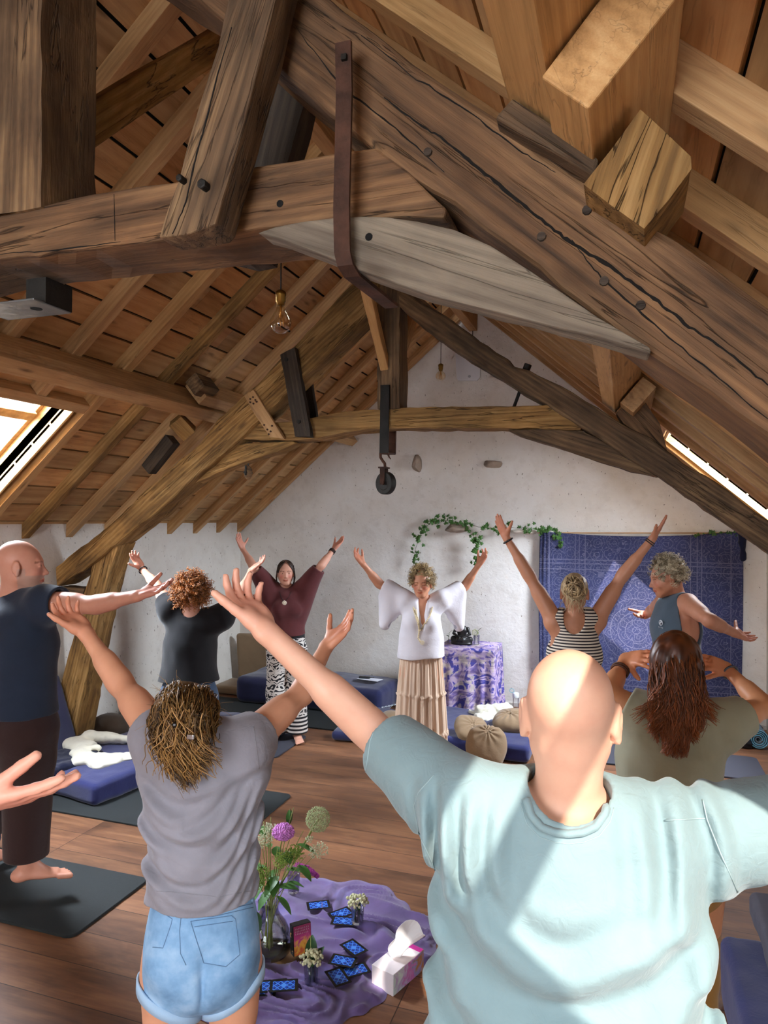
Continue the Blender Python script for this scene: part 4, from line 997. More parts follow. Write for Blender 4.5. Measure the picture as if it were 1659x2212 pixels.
def strand(G,pts,r0,r1,tint,seg=4):
    n=len(pts);rad=[r0+(r1-r0)*(i/(n-1))**1.5 for i in range(n)];G.tube(pts,rad,seg,(tint,tint,tint),caps=False)
def headpt(B,th,ph,r=1.,s=1.):
    """th 0=front, pi=back; ph elevation"""
    a=np.array([math.sin(th)*math.cos(ph),math.cos(th)*math.cos(ph),math.sin(ph)])
    c=B.HP(0,-.012,.028);l,f,u=B.HA;return c+(l*a[0]*.079+f*a[1]*.098+u*a[2]*.092)*B.hs*r
def curly(B,mat,n=420,ln=.09,rad=.008,tube=.0028,face_open=1.0,low=-.55,grav=.5,cap=1.04,name='hair',up=0.,turns=3.,side_extra=0):
    v=Vol(.006);l,f,u=B.HA
    v.u(el(B.HP(0,-.026,.036),tuple(x*B.hs*cap for x in (.080,.092,.088)),[l,f,u]),.01)
    v.fn(lambda P,D:D+.02*vnoise(P*38)+.01*vnoise(P*80))
    pf=B.HP(0,.052,.028);nf=nv(f*.9-u*.25+0*l);cutf(v,lambda P:(P-pf)@nf)
    pb=B.HP(0,-.02,-.075);cutf(v,lambda P:(pb-P)@nv(u+f*.3))
    V,F=v.mesh();G=Geo();t=.35+.3*vnoise(V*60)
    G.V.append(V-A_(B.root.location));G.F+=F.tolist();G.n=len(V);G.c+=[(float(x),)*3 for x in t]
    for i in range(n):
        th=RH.uniform(.95*face_open,2*PI-.95*face_open);ph=RH.uniform(low,1.45) if abs(th-PI)<1.7 else RH.uniform(-.25,1.45)
        p=headpt(B,th,ph);c=B.HP(0,-.012,.02);d=nv(p-c);g=nv(d+u*up-u*grav*RH.uniform(.3,1.3)+np.array([RH.gauss(0,.35) for _ in range(3)]))
        L=ln*RH.uniform(.5,1.2);a=nv(np.cross(d,[.3,.5,.8]));b=np.cross(nv(g),a);w=RH.uniform(0,6);pts=[];rr_=rad*RH.uniform(.6,1.3)
        for j in range(13):
            s=j/12;q=p+d*L*.35*math.sin(s*1.6)+g*L*s*.8+(a*math.cos(w+turns*6.28*s)+b*math.sin(w+turns*6.28*s))*rr_*min(1,s*4)
            pts.append(q-A_(B.root.location))
        strand(G,pts,tube,tube*.5,RH.uniform(.05,1.))
    return G.build(name,mat,B.root)
def bracelet(B,w,e,r,mat,label,name='bracelet',t=.004,off=.02,n=1):
    G=Geo();d=nv(A_(e)-A_(w));a=nv(np.cross(d,[.1,.9,.3]));b=np.cross(d,a)
    for i in range(n):
        c=A_(w)+d*(off+.012*i)-A_(B.root.location);G.tube([c+(a*math.cos(x)+b*math.sin(x))*r for x in np.linspace(0,2*PI,25)],t,6,caps=False)
    o=G.build(name,mat,B.root);
    if label:o['label']=label
    return o

# ---------- bald man in the aqua tee (closest) ----------
SK_A=skinmat('fair_sunny_skin','dca98d','c97c68');SK_B=skinmat('tanned_skin','b98162','a5604a');SK_C=skinmat('pale_rosy_skin','dba58d','c77a68')
SK_H=skinmat('pinkish_hand_skin','e0a58b','cf7d68')
def p_bald():
    t=1.33;b=groundxy(1228,t);f=away(1228)
    sh={'L':atd(1030,1752,t),'R':atd(1432,1795,t)}
    eL,wL,hL=arm(sh['L'],(818,1592),(572,1362),(515,1275),.30,.285,(1,1,1),.13)
    eR=A_(atd(1705,1775,1.36));wR=A_(atd(1990,1700,1.45))
    B=body('person',1.76,b,f,'bald man seen from behind in an aqua T-shirt, arms spread wide, closest to the camera',SK_A,
        {'L':(eL,wL,hL,Dv(.55,-.45,.55),Dv(.35,-.9,.3)),'R':(eR,wR,Dv(.9,.3,.25),Dv(-.2,0,1),Dv(.3,1,.2))},
        shoulders=sh,headc=atd(1231,1542,t-.01),headsize=1.0,res=.0052,neck=atd(1226,1762,t+.0),nr=.059,armr=.97,
        hands={'L':dict(curl=(.35,.45,.55,.6),spread=.16,th=(.55,.25,.3),size=1.0)},facekw=dict(brow=(.6,.45,.35)))
    finish(B)
    mat=clothmat('aqua_cotton','7b9092',.07,.6,4,1200);k=B.k
    v=Vol(.0058);f3=B.f;l=B.l;C=A_(b)
    def lv(z,dx=0.,dy=0.): p=C+l*dx+f3*dy;p[2]=z;return p
    v.u(ec(lv(1.42,0,-.01),lv(1.30,0,-.01),(.17,.115),(.235,.135),l),.06)
    v.u(ec(lv(1.30,0,-.01),lv(.86,.0,-.01),(.235,.135),(.285,.17),l),.06)
    for q in 'LR':
        s,e,w=B.arms[q];d=nv(e-s)
        v.u(rc(B.neck-ZZ*.012,s+ZZ*.010,.060,.066),.05);v.u(rc(lv(1.40),s-ZZ*.03,.10,.075),.06)
        c=s+d*(.262 if q=='L' else .36)
        v.u(rc(s-ZZ*.012,c+d*.05,.090,.073 if q=='L' else .092),.05)
        v.u(ec(s-ZZ*.07-d*.02,s-ZZ*.05+d*.14,(.06,.06),(.03,.045),f3),.07)
        boxcut(v,c,d,.16);v.sub(rc(c-d*.05,c+d*.1,.058,.068),.003)
    cx=lv(1.25)
    drape(v,.016,44,cx,l,f3,2.3,.9,1.36,2,back=-1)
    # gathers running down from the shoulders
    def gath(P,D):
        a=(P-cx)@l;z=P[:,2];w=np.clip((z-1.28)/.1,0,1)*np.clip((1.52-z)/.05,0,1)*np.clip(np.abs(a)*7-.3,0,1)*np.clip((.31-np.abs(a))/.06,0,1)
        return D+.015*w*np.sin(a*110+8*vnoise(P*5)+(1.5-z)*6)
    v.fn(gath)
    # hanging side folds from the armpits
    def side(P,D):
        a=(P-cx)@l;z=P[:,2];q=np.abs(a)+.35*(z-1.3);w=np.clip((1.40-z)/.1,0,1)*np.clip(np.abs(a)*8-.7,0,1)*np.clip((.36-np.abs(a))/.06,0,1)
        return D+.006*w*np.sin(q*75+5*vnoise(P*4))
    v.fn(side);wrinkle(v,.004,13,5,(1,1,.6))
    cutf(v,lambda P:.90+.02*vnoise(P*5)-P[...,2])
    nk=B.neck
    v.sub(el(nk+ZZ*.045-f3*.035,(.078,.080,.088),[l,f3,ZZ]),.014)
    B.shirt=vol_obj('shirt',v,mat,B.root)
    # ribbed collar ring
    G=Geo();c=nk-A_(B.root.location)
    for rr_,dz in ((0,0),):
        pts=[];
        for a in np.linspace(0,2*PI,49):
            pts.append(c+l*.081*math.sin(a)+f3*(.090*math.cos(a)-.03)+ZZ*(-.006+.034*math.cos(a)+.026*abs(math.sin(a))**2))
        V,F=[],[];n=len(pts)
        for i,p in enumerate(pts):
            o=nv(p-(c+ZZ*.0));V+= [p-o*.004+ZZ*.006,p+o*.004+ZZ*.004,p+o*.014-ZZ*.014,p+o*.006-ZZ*.018]
        for i in range(n-1):
            for j in range(4): m_=(j+1)%4;F.append((i*4+j,i*4+m_,i*4+4+m_,i*4+4+j))
        G.add(V,F)
    G.build('collar',mat,B.root)['label']='ribbed collar'
    legs_cloth(B,clothmat('dark_blue_trousers','2d3648',.1),'trousers',top=.56,bot=.06,res=.009)
    return B
# ---------- woman in grey tee ----------
def p_grey():
    t=1.95;b=groundxy(446,t);f=away(436)
    sh={'L':atd(342,1585,t),'R':atd(532,1603,t)}
    eL,wL,hL=arm(sh['L'],(262,1478),(184,1366),(128,1308),.25,.225,(1,1,1),.13)
    eR,wR,hR=arm(sh['R'],(652,1498),(706,1395),(768,1335),.26,.22,(1,1,1),.13)
    B=body('person',1.62,b,f,'woman with messy bronze hair, grey T-shirt and denim shorts, seen from behind',skinmat('warm_arm_skin','d89c7a','c47a5c'),
        {'L':(eL,wL,hL,Dv(.45,-.45,.7),Dv(.4,-.8,.3)),'R':(eR,wR,hR,Dv(-.5,-.4,.75),Dv(-.6,-.3,.8))},
        female=True,shoulders=sh,headc=atd(405,1552,t),headsize=1.0,res=.0052,neck=atd(432,1640,t+.01),bw=.88,armr=1.02,headtilt=tuple(-f*.35),
        headdir=nv(f*.8+RT*.35+ZZ*.35),hands={'L':dict(curl=(.45,.5,.6,.7),spread=.2,th=(.5,.5,.5)),'R':dict(curl=(.25,.3,.35,.4),spread=.06,th=(.7,.5,.2))},
        legs=None)
    finish(B)
    v=Vol(.0056);l,f3=B.l,B.f;C=A_(b);off=.02
    def lv(z,dx=0.,dy=0.): p=C+l*dx+f3*dy;p[2]=z;return p
    v.u(ec(lv(1.36),lv(1.22),(.125,.09),(.150,.115),l),.05);v.u(ec(lv(1.22),lv(.93),(.150,.118),(.150,.120),l),.05)
    for q in 'LR':
        s,e,w=B.arms[q];d=nv(e-s);v.u(rc(B.neck-ZZ*.01,s+ZZ*.01,.05,.055),.05);v.u(rc(lv(1.32),s-ZZ*.03,.085,.062),.05)
        c=s+d*(.035 if q=='L' else .055);v.u(rc(s-ZZ*.01,c+d*.05,.066,.064),.04)
        v.u(rc(s-ZZ*.10,c-ZZ*.07,.05,.03),.05)
        boxcut(v,c,d,.14);v.sub(rc(c-d*.04,c+d*.1,.050,.058),.003)
    cx=lv(1.15);drape(v,.011,62,cx,l,f3,3.2,.95,1.36,6,back=-1)
    drape(v,.006,110,cx+l*.05,l,f3,5.,.95,1.30,9,back=-1);wrinkle(v,.004,14,2,(1,1,.5))
    cutf(v,lambda P:.965+.035*((P-cx)@RT)*-1+.012*vnoise(P*7)-P[...,2])
    v.sub(el(B.neck+ZZ*.05,(.075,.085,.07),[l,f3,ZZ]),.005)
    B.shirt=vol_obj('shirt',v,clothmat('grey_jersey','8b888f',.12,.5,6),B.root)
    # denim shorts
    t_=NT('light_denim');vec=t_.objc();n=t_.noise(vec,9,5,.6);c=t_.ramp(n,[(.3,'5f88ad'),(.5,'7fa6c9'),(.72,'a9c6de')])
    wv=t_.noise(t_.mapping(vec,(1,1,.25)),700,2);DEN=t_.fin(c,.85,t_.bump(wv,.25,.0008))
    v=Vol(.0056)
    v.u(ec(lv(.985,0,-.0),lv(.90),(.126,.106),(.138,.118),l),.03);v.u(ec(lv(.90),lv(.79,0,-.01),(.138,.118),(.142,.125),l),.03)
    for sg in (-1,1):
        v.u(rc(lv(.84,sg*.070,-.02),lv(.68,sg*.083,.0),.080,.080),.03);v.u(el(lv(.83,sg*.066,-.065),(.068,.06,.072),[l,f3,ZZ]),.035)
    v.sub(ec(lv(.87,0,-.15),lv(.70,0,-.13),(.004,.02),(.004,.02),l),.02)
    wrinkle(v,.005,12,4)
    def hemf(P):
        a=np.abs((P-C)@l);return (.69+.05*np.clip((a-.1)/.08,-1,1)*1.0)-P[...,2]
    cutf(v,hemf);B.shorts=vol_obj('denim_shorts',v,DEN,B.root)
    # rolled cuffs, pockets, belt loops, seam
    G=Geo();r0=A_(B.root.location)
    for sg in (-1,1):
        pts=[];c=lv(.0,sg*.083,.0)
        for a in np.linspace(0,2*PI,33):
            lat=math.cos(a)*sg;z=.702+.045*np.clip(lat,-1,1)
            p=c+l*sg*.082*math.cos(a)*sg+f3*.084*math.sin(a);p[2]=z;pts.append(p-r0)
        V,F=[],[];n=len(pts)
        for i,p in enumerate(pts):
            o_=nv((p+r0-c)*np.array([1,1,0]));V+= [p+ZZ*.016,p+o_*.006+ZZ*.015,p+o_*.007-ZZ*.015,p-ZZ*.016]
        for i in range(n-1):
            for j in range(4): m_=(j+1)%4;F.append((i*4+j,i*4+m_,i*4+4+m_,i*4+4+j))
        G.add(V,F)
    G.build('rolled_hem',plain('denim_inside','9db9d2',.9,0,.2,300),B.root)
    return B

def hair_grey(B):
    mat=hairmat('bronze_hair','2c1a0e','b98c50',.4);r0=A_(B.root.location);l,f,u=B.HA
    # cap
    v=Vol(.006);v.u(el(B.HP(0,-.026,.034),tuple(x*B.hs*1.03 for x in (.084,.100,.094)),[l,f,u]),.01);v.fn(lambda P,D:D+.012*vnoise(P*np.array([40,40,14])))
    pf=B.HP(0,.05,.02);nf=nv(f*.9-u*.2);cutf(v,lambda P:(P-pf)@nf);V,F=v.mesh();G=Geo()
    G.V.append(V-r0);G.F+=F.tolist();G.n=len(V);G.c+=[(float(x),)*3 for x in .25+.4*vnoise(V*50)]
    A1=lambda x,y,dt=-.12:A_(atd(x,y,1.95+dt))-r0
    clip=A1(397,1565,-.135)
    rnd=RH
    for i in range(1500):     # from crown back to the clip / down
        th=rnd.uniform(.8,2*PI-.8);ph=rnd.uniform(-.3,1.5)
        p=headpt(B,th,ph,1.09)-r0;k=rnd.random()
        if k<.45:
            e=clip+np.array([rnd.gauss(0,.016) for _ in range(3)]);m_=(p+e)/2+nv((p+e)/2-(B.HP(0,-.02,.02)-r0))*rnd.uniform(.015,.05)
            pts=[(1-s)**2*p+2*s*(1-s)*m_+s*s*e for s in np.linspace(0,1,9)]
            strand(G,pts,.0016,.0012,min(1,max(0,.38+.28*math.sin(th*11+2*ph)+rnd.gauss(0,.14))),3)
        else:
            sx=max(-2.1,min(2.1,rnd.gauss(0,1)));e=A1(402+sx*33,1618+62*math.exp(-(sx/1.0)**2)+rnd.uniform(-22,24),-.145)+np.array([0,0,rnd.gauss(0,.01)])
            if p@f>.03 or True:
                q=p+nv(p-(B.HP(0,-.02,.02)-r0))*.03;m_=(p*.35+e*.65);m_=m_-f*.03
                w0=math.floor(sx*3.5)*2.1+rnd.gauss(0,.45);pts=[]
                for s in np.linspace(0,1,12):
                    x=(1-s)**3*p+3*s*(1-s)**2*q+3*s*s*(1-s)*m_+s**3*e
                    pts.append(x+(l*math.sin(w0+9*s)+f*math.cos(w0+8*s))*.017*s**.7)
                strand(G,pts,.0018,.0006,min(1,max(0,.34+.26*math.sin(w0*3)+rnd.gauss(0,.14))),3)
    for i in range(380):    # twisted locks falling from the clip
        w=rnd.uniform(0,6);sx=rnd.gauss(0,1);e=A1(400+sx*30,1640+rnd.uniform(0,50),-.15);p=clip+np.array([rnd.gauss(0,.02) for _ in range(3)]);pts=[]
        m_=(p+e)/2-f*.03+l*sx*-.015
        for s in np.linspace(0,1,12): pts.append((1-s)**2*p+2*s*(1-s)*m_+s*s*e+(l*math.sin(w+11*s)+ZZ*.3*math.cos(w+9*s))*.010*math.sin(s*3.14))
        strand(G,pts,.0020,.0008,min(1,max(0,rnd.gauss(.55,.3))),3)
    for i in range(60):     # flyaways
        th=rnd.uniform(.8,2*PI-.8);ph=rnd.uniform(-.1,1.5);p=headpt(B,th,ph,1.0)-r0;d=nv(p-(B.HP(0,0,0)-r0));a=nv([rnd.gauss(0,1) for _ in range(3)])
        strand(G,[p+d*.05*s+a*.03*s*s-ZZ*.03*s*s for s in np.linspace(0,1,6)],.0007,.0003,.8,3)
    G.build('hair',mat,B.root)
    bm=bmesh.new();bm_box(bm,A1(412,1592,-.19),(.018,.006,.012),bevel=.002);link('hair_clip',from_bm('hair_clip',bm),plain('clip_silver','cfd3da',.2,.9),B.root)
    bm=bmesh.new();bm_sph(bm,A1(378,1566,-.175),.008,8,6);link('hair_clip',from_bm('hair_clip',bm),plain('clip_dark','18120e',.3),B.root)
BLACKJ=clothmat('black_jersey','17171a',.1,.25,6);NAVYT=clothmat('navy_cotton','232c3c',.1,.25,5);BROWNT=clothmat('dark_brown_linen','33211f',.12,.3,5)
JEANS=clothmat('blue_jeans','35485f',.2,.2,8);MAROON=clothmat('maroon_knit','5d2e30',.1,.2,6);SAGE=clothmat('sage_cotton','a09f88',.08,.2,5)
MUST=clothmat('mustard_corduroy','a87a3c',.12,.25,6);TANKB=clothmat('washed_blue_cotton','4f5c68',.12,.2,6)
def p_navy():
    t=3.62;b=groundxy(48,t);f=nv(AW*.85+RT*.5)
    sh={'R':atd(98,1303,t-.08),'L':atd(10,1300,t+.15)}
    e,w,h_=arm(sh['R'],(205,1307),(298,1287),(350,1272),.30,.27,(-1,-1,-1),.12)
    B=body('person',1.86,b,f,'bald grey bearded man in navy T-shirt and brown trousers at the left edge',skinmat('ruddy_skin','cf937a','b9604e'),
        {'R':(e,w,h_,Dv(0,-.35,1),Dv(-.3,.3,1)),'L':(A_(atd(-80,1290,3.75)),A_(atd(-190,1270,3.8)),Dv(-1,.1,.1),Dv(0,-.2,1),Dv(0,-1,.3))},
        shoulders=sh,headc=atd(46,1222,t),headdir=nv(RT*.95+AW*.30-ZZ*.02),res=.006,neck=atd(30,1290,t+.03),headsize=1.0,nr=.058,
        hands={'R':dict(curl=(.2,.25,.3,.3),spread=.1,th=(.55,.6,.1))},facekw=dict(stubble=(.72,.98,1.12),brow=(.5,.42,.38)),
        legs={'R':(A_(atd(62,1640,t-.03)),A_(atd(58,1868,t+.02)),nv(RT*.95+AW*.35)),'L':(A_(atd(-25,1640,t+.25)),A_(atd(-35,1840,t+.3)),nv(RT*.6+AW*.8))})
    # rest the feet on the mat
    finish(B)
    tee(B,NAVYT,hem=1.00,hemr=(.20,.15),off=.022,sl={'R':(.30,.085,.075),'L':(.5,.08,.075)},neck=(.068,.02),neckdrop=.01,wr=(.010,7),wav=.01)
    legs_cloth(B,BROWNT,'trousers',top=.58,bot=.135,r=(.125,.115,.10),off=.03,wr=(.014,6))
    return B
def p_curly():
    t=4.7;b=groundxy(412,t);f=nv(AW*.97-RT*.10)
    sh={'L':atd(368,1318,t),'R':atd(480,1330,t)}
    eL,wL,hL=arm(sh['L'],(341,1268),(306,1228),(284,1192),.25,.23,(1,1,1),.12)
    eR,wR,hR=arm(sh['R'],(517,1287),(543,1232),(572,1208),.25,.23,(1,1,1),.12)
    B=body('person',1.60,b,f,'woman with short curly ginger hair and black T-shirt, seen from behind',SK_C,
        {'L':(eL,wL,hL,Dv(.6,-.5,.5),Dv(.4,-.8,.4)),'R':(eR,wR,hR,Dv(-.6,-.3,.7),Dv(-.5,-.3,.8))},female=True,shoulders=sh,headc=atd(413,1287,t),neck=atd(414,1332,t),res=.006,bw=1.1)
    finish(B)
    tee(B,BLACKJ,hem=.925,hemr=(.205,.15),off=.022,sl={'*':(.42,.085,.075)},neck=(.085,.03),neckdrop=.045,wr=(.012,8),wav=.015)
    legs_cloth(B,JEANS,'jeans',top=.60,bot=.07,r=(.122,.078,.06),off=.02)
    curly(B,hairmat('ginger_hair','4a240e','c9803f'),n=620,ln=.07,rad=.009,tube=.0028,cap=1.08,low=-.75,face_open=.9)
    bracelet(B,wL,eL,.029,plain('dark_cord','1d1412',.6),'dark wristband')
    return B
def patterned():
    t=NT('black_white_print');vec=t.objc()
    v1=t.add('ShaderNodeTexVoronoi',{'Vector':vec,'Scale':11.},feature='DISTANCE_TO_EDGE').outputs['Distance']
    w=t.add('ShaderNodeTexWave',{'Vector':vec,'Scale':9.,'Distortion':9.,'Detail':1.,'Detail Scale':2.2},wave_type='RINGS').outputs['Fac']
    a=t.ramp(v1,[(.03,(1,1,1,1)),(.05,(0,0,0,1))],'LINEAR');b=t.ramp(w,[(.42,(0,0,0,1)),(.5,(1,1,1,1))])
    z=t.add('ShaderNodeSeparateXYZ',{0:vec}).outputs[2]
    band=t.math('MULTIPLY',t.math('LESS_THAN',z,.24),t.math('GREATER_THAN',t.math('FRACT',t.math('MULTIPLY',z,28.)),.5))
    top=t.math('GREATER_THAN',z,.93)
    m=t.math('MAXIMUM',t.math('MULTIPLY',t.math('SUBTRACT',1,a),b),0)
    m=t.math('MAXIMUM',m,a)
    m=t.mix(t.math('LESS_THAN',z,.24),m,band);m=t.mix(top,m,(0,0,0,1))
    return t.fin(t.mix(m,srgb('1b191d'),srgb('d9d3cc')),.85)
def p_maroon():
    t=6.35;b=groundxy(622,t);f=nv(-AW*.98+RT*.15)
    sh={'R':atd(582,1268,t),'L':atd(657,1266,t)}
    eR,wR,hR=arm(sh['R'],(548,1225),(524,1185),(512,1155),.245,.225,(-1,1,1),.12)
    eL,wL,hL=arm(sh['L'],(694,1222),(721,1186),(742,1163),.245,.225,(-1,1,1),.12)
    B=body('person',1.62,b,f,'dark haired woman in maroon batwing top and black and white patterned trousers',SK_C,
        {'R':(eR,wR,hR,Dv(.7,-.5,.3),Dv(.4,.8,.2)),'L':(eL,wL,hL,Dv(-.7,-.5,.3),Dv(-.4,.8,.2))},female=True,shoulders=sh,headc=atd(617,1237,t),neck=atd(618,1277,t+.03),res=.006,
        facekw=dict(brow=(.3,.2,.17),ruddy=.2),hands={'R':dict(curl=(.1,.12,.15,.2),th=(.8,.3,.2)),'L':dict(curl=(.1,.1,.1,.1),spread=.03,th=(.6,.3,.2))})
    finish(B)
    def wing(v):
        for q in 'LR':
            s,e,w=B.arms[q];c=s+(e-s)*.86;wa=B.P((.10 if q=='L' else -.10),0,.66)
            for k_ in (.15,.35,.55,.75): v.u(rc(s+(c-s)*k_-ZZ*.02,wa+(s-wa)*k_*.55,.045,.055),.06)
    tee(B,MAROON,hem=.955,hemr=(.165,.125),off=.016,sl={'*':(.86,.085,.062)},neck=(.078,.02),neckdrop=.03,extra=wing,wr=(.010,9))
    v=Vol(.006);v.u(ec(B.T[0][0],B.T[1][0]+ZZ*.03,(.10,.095),(.118,.110),B.l),.03);v.sub(el(B.neck+ZZ*.03,(.07,.07,.06),[B.l,B.f,ZZ]),.004);cutf(v,lambda P:P[...,2]-B.neck[2]-.0)
    vol_obj('undershirt',v,BLACKJ,B.root)
    legs_cloth(B,patterned(),'trousers',top=.62,bot=.045,r=(.105,.095,.10),off=.02,wr=(.010,7))
    # dark hair tied back with loose strands
    hm=hairmat('dark_brown_hair','120c0a','4a3426');G=Geo();r0=A_(B.root.location);l,f3,u=B.HA
    for i in range(620):
        sg=RH.choice((-1,1));x=RH.uniform(.0,1);p=B.HP(sg*.012*x+.004,.052-.03*x*0+RH.uniform(-.10,.0)*1,.115)
        th=RH.uniform(.75,PI);ph=RH.uniform(.1,1.45);p=headpt(B,th*sg,1.45,1.02);pts=[]
        for s in np.linspace(0,1,9):
            a=(th+(PI*.8-th)*s*.6)*sg;pp=1.45-(1.45+.5)*s;pts.append(headpt(B,a,pp,1.03+.03*math.sin(i)*s)-r0)
        strand(G,pts,.0028,.002,RH.random())
    for i in range(260):
        sg=RH.choice((-1,1));t1=RH.uniform(1.0,1.5);p1=RH.uniform(-.35,.45);pts=[]
        for s in np.linspace(0,1,9): pts.append(headpt(B,sg*(.04+(t1-.04)*s**1.1),1.12+(p1-1.12)*s**1.3+RH.gauss(0,.005),1.05+.02*math.sin(3*s))-r0)
        strand(G,pts,.0026,.0018,RH.random())
    for sg in (-1,1):
        for i in range(14):
            p=headpt(B,1.05*sg,.5,1.03);e=B.HP(sg*(.07+.02*RH.random()),.02,-.13-.04*RH.random());pts=[(p*(1-s)+e*s+l*sg*.018*math.sin(3.1*s+RH.random()))-r0 for s in np.linspace(0,1,8)]
            strand(G,pts,.002,.001,RH.random())
    G.build('hair',hm,B.root)
    # pendant on a cord, lying on the top
    seams(B,B.shirt,'necklace_cord',[[(604,1278),(607,1290),(613,1299)],[(629,1278),(623,1291),(615,1299)]],plain('dark_cord','1d1412',.6),.002,.002)
    q=onsurf(bvhof(B.shirt,B),[(614,1303),(614.5,1303)],1,.006)
    if q:
        bm=bmesh.new();c=A_(q[0]-B.root.location)
        for k_ in range(8):
            a=k_*PI/4;bm_sph(bm,c+(B.l*math.cos(a)+ZZ*math.sin(a))*.014,.008,8,6)
        bm_sph(bm,c,.010,8,6);link('pendant',from_bm('pendant',bm),plain('ivory','e4dac6',.4),B.root,smooth=True)
    for sg in (-1,1):
        V,F=tube_np([B.HP(sg*.082,-.005,-.045)-r0+(ZZ*math.cos(a)+B.f*math.sin(a))*.016-ZZ*.014 for a in np.linspace(0,2*PI,17)],.0016,5,caps=False);link('earring',mesh_np('earring',V,F),BRASS,B.root,smooth=True)
    bracelet(B,wL,eL,.027,plain('dark_cord','1d1412',.6),'dark bead bracelets',n=3)
    return B
def skirt(B,mat,top,bot,rt,rb,n=17,amp=.012,tiers=(.36,.68),name='skirt',cx=None):
    c=A_(cx if cx is not None else B.P(0,0,0));V=[];F=[];ns=220;nz=60
    for i in range(nz+1):
        s=i/nz;z=top+(bot-top)*s;rx=rt[0]+(rb[0]-rt[0])*s**.8;ry=rt[1]+(rb[1]-rt[1])*s**.8;tier=sum(s>x for x in tiers)
        st=s-([0]+list(tiers))[tier]
        for j in range(ns):
            a=2*PI*j/ns;w=1+amp/rx*(math.sin(a*(n+5*tier)+tier*2+.8*math.sin(3*a))*(.35+s)+.5*math.sin(a*(2.1*n)+2*math.sin(2*a+tier)))+(.012/rx if st<.02 and tier else 0)
            p=c+B.l*rx*w*math.cos(a)+B.f*ry*w*math.sin(a);p[2]=z+.006*math.sin(3*a+s*4);V.append(p-A_(B.root.location))
    for i in range(nz):
        for j in range(ns): k_=(j+1)%ns;F.append((i*ns+j,i*ns+k_,(i+1)*ns+k_,(i+1)*ns+j))
    me=mesh_np(name,V,F);o=link(name,me,mat,B.root,smooth=True);s=o.modifiers.new('s','SOLIDIFY');s.thickness=.003;return o
def p_teacher():
    t=5.62;b=groundxy(912,t);f=nv(-AW*.96-RT*.10)
    sh={'R':atd(877,1294,t),'L':atd(952,1294,t)}
    eR,wR,hR=arm(sh['R'],(820,1262),(784,1218),(762,1190),.245,.225,(1,-1,-1),.115)
    eL,wL,hL=arm(sh['L'],(1003,1268),(1034,1220),(1056,1188),.245,.225,(1,-1,-1),.115)
    B=body('person',1.60,b,f,'woman with curly blonde hair, closed eyes, white blouse and long beige skirt, facing the camera',skinmat('tan_face_skin','c98f70','b0644c'),
        {'R':(eR,wR,hR,Dv(.5,-.5,.6),Dv(.8,-.1,.4)),'L':(eL,wL,hL,Dv(-.5,-.5,.6),Dv(-.8,-.1,.4))},female=True,shoulders=sh,headc=atd(911,1259,t-.05),neck=atd(914,1305,t+.0),res=.0055,closed=True,
        headdir=nv(-AW*.95-RT*.22-ZZ*.10),hands={'R':dict(curl=(.5,.35,.4,.5),spread=.15,th=(.5,.5,.3)),'L':dict(curl=(.5,.35,.4,.5),spread=.15,th=(.5,.5,.3))},facekw=dict(brow=(.42,.3,.2),ruddy=.2))
    finish(B)
    mat=clothmat('white_muslin','d8d4da',.04,.35,6,sheen=.1)
    def fl(v):
        for q in 'LR':
            s,e,w=B.arms[q];d=nv(e-s);c=s+(e-s)*.80
            for k_ in (.2,.4,.6,.8,.98): v.u(rc(s+(c-s)*k_,s+(c-s)*k_-ZZ*(.30*k_)+B.l*(.0),.046+.012*k_,.022+.026*k_),.04)
            c2=s+(c-s)*1.0
            boxcut(v,c2+d*.01,nv(d+ZZ*-.0),.34,.2)
            v.sub(ec(c2-d*.05+ZZ*.0,c2-ZZ*.27-d*.05,(.035,.035),(.030,.030),B.l),.006)
            v.sub(rc(c2-d*.10,c2+d*.2,.045,.050),.004)
        v.u(ec(B.P(0,.02,.66),B.P(0,.02,.585),(.175,.13),(.180,.14),B.l),.05)
        v.sub(rc(B.neck+B.f*.10+ZZ*.03,B.neck+B.f*.15-ZZ*.17,.050,.012),.01)
    tee(B,mat,hem=.90,hemr=(.165,.13),off=.02,sl={'*':(.80,.062,.070)},neck=(.075,.02),neckdrop=.035,extra=fl,wr=(.010,9),wav=.02,label=None)
    t_=NT('beige_crinkle');vec=t_.objc();n=t_.noise(t_.mapping(vec,(60,60,2)),1,3,.5);c=t_.ramp(n,[(.3,'c0a288'),(.7,'dfc6af')])
    skirt(B,t_.fin(c,.85,t_.bump(n,.5,.006)),.965,.02,(.150,.115),(.215,.19))
    curly(B,hairmat('blonde_curls','57402a','dcc08c'),n=560,ln=.045,rad=.008,tube=.0022,low=-.7,face_open=.72,cap=1.06,up=.25,grav=.8)
    beads(B,B.shirt,'bead_necklace',[[(893,1312),(897,1330),(902,1345),(906,1362)],[(934,1312),(928,1332),(918,1348),(908,1362)],[(898,1318),(904,1345),(905,1362)],[(906,1362),(903,1378),(908,1386)]],.0065,plain('cream_beads','dccba4',.35),2.6,.005)
    bv=bvhof(B.shirt,B);q=onsurf(bv,[(912,1388),(912.5,1388)],1,.006)
    if q:
        bm=bmesh.new();c=q[0]-B.root.location;bm_cyl(bm,c+Vector(B.f*-.003),c+Vector(B.f*.003),.018,.018,20);link('medallion',from_bm('medallion',bm),plain('shell','e6dcc4',.3),B.root)
    return B
def stripes():
    t=NT('black_cream_stripes');z=t.add('ShaderNodeSeparateXYZ',{0:t.objc()}).outputs[2]
    s=t.math('GREATER_THAN',t.math('FRACT',t.math('MULTIPLY',z,58.)),.48);return t.fin(t.mix(s,srgb('2a2226'),srgb('d8ccba')),.85)
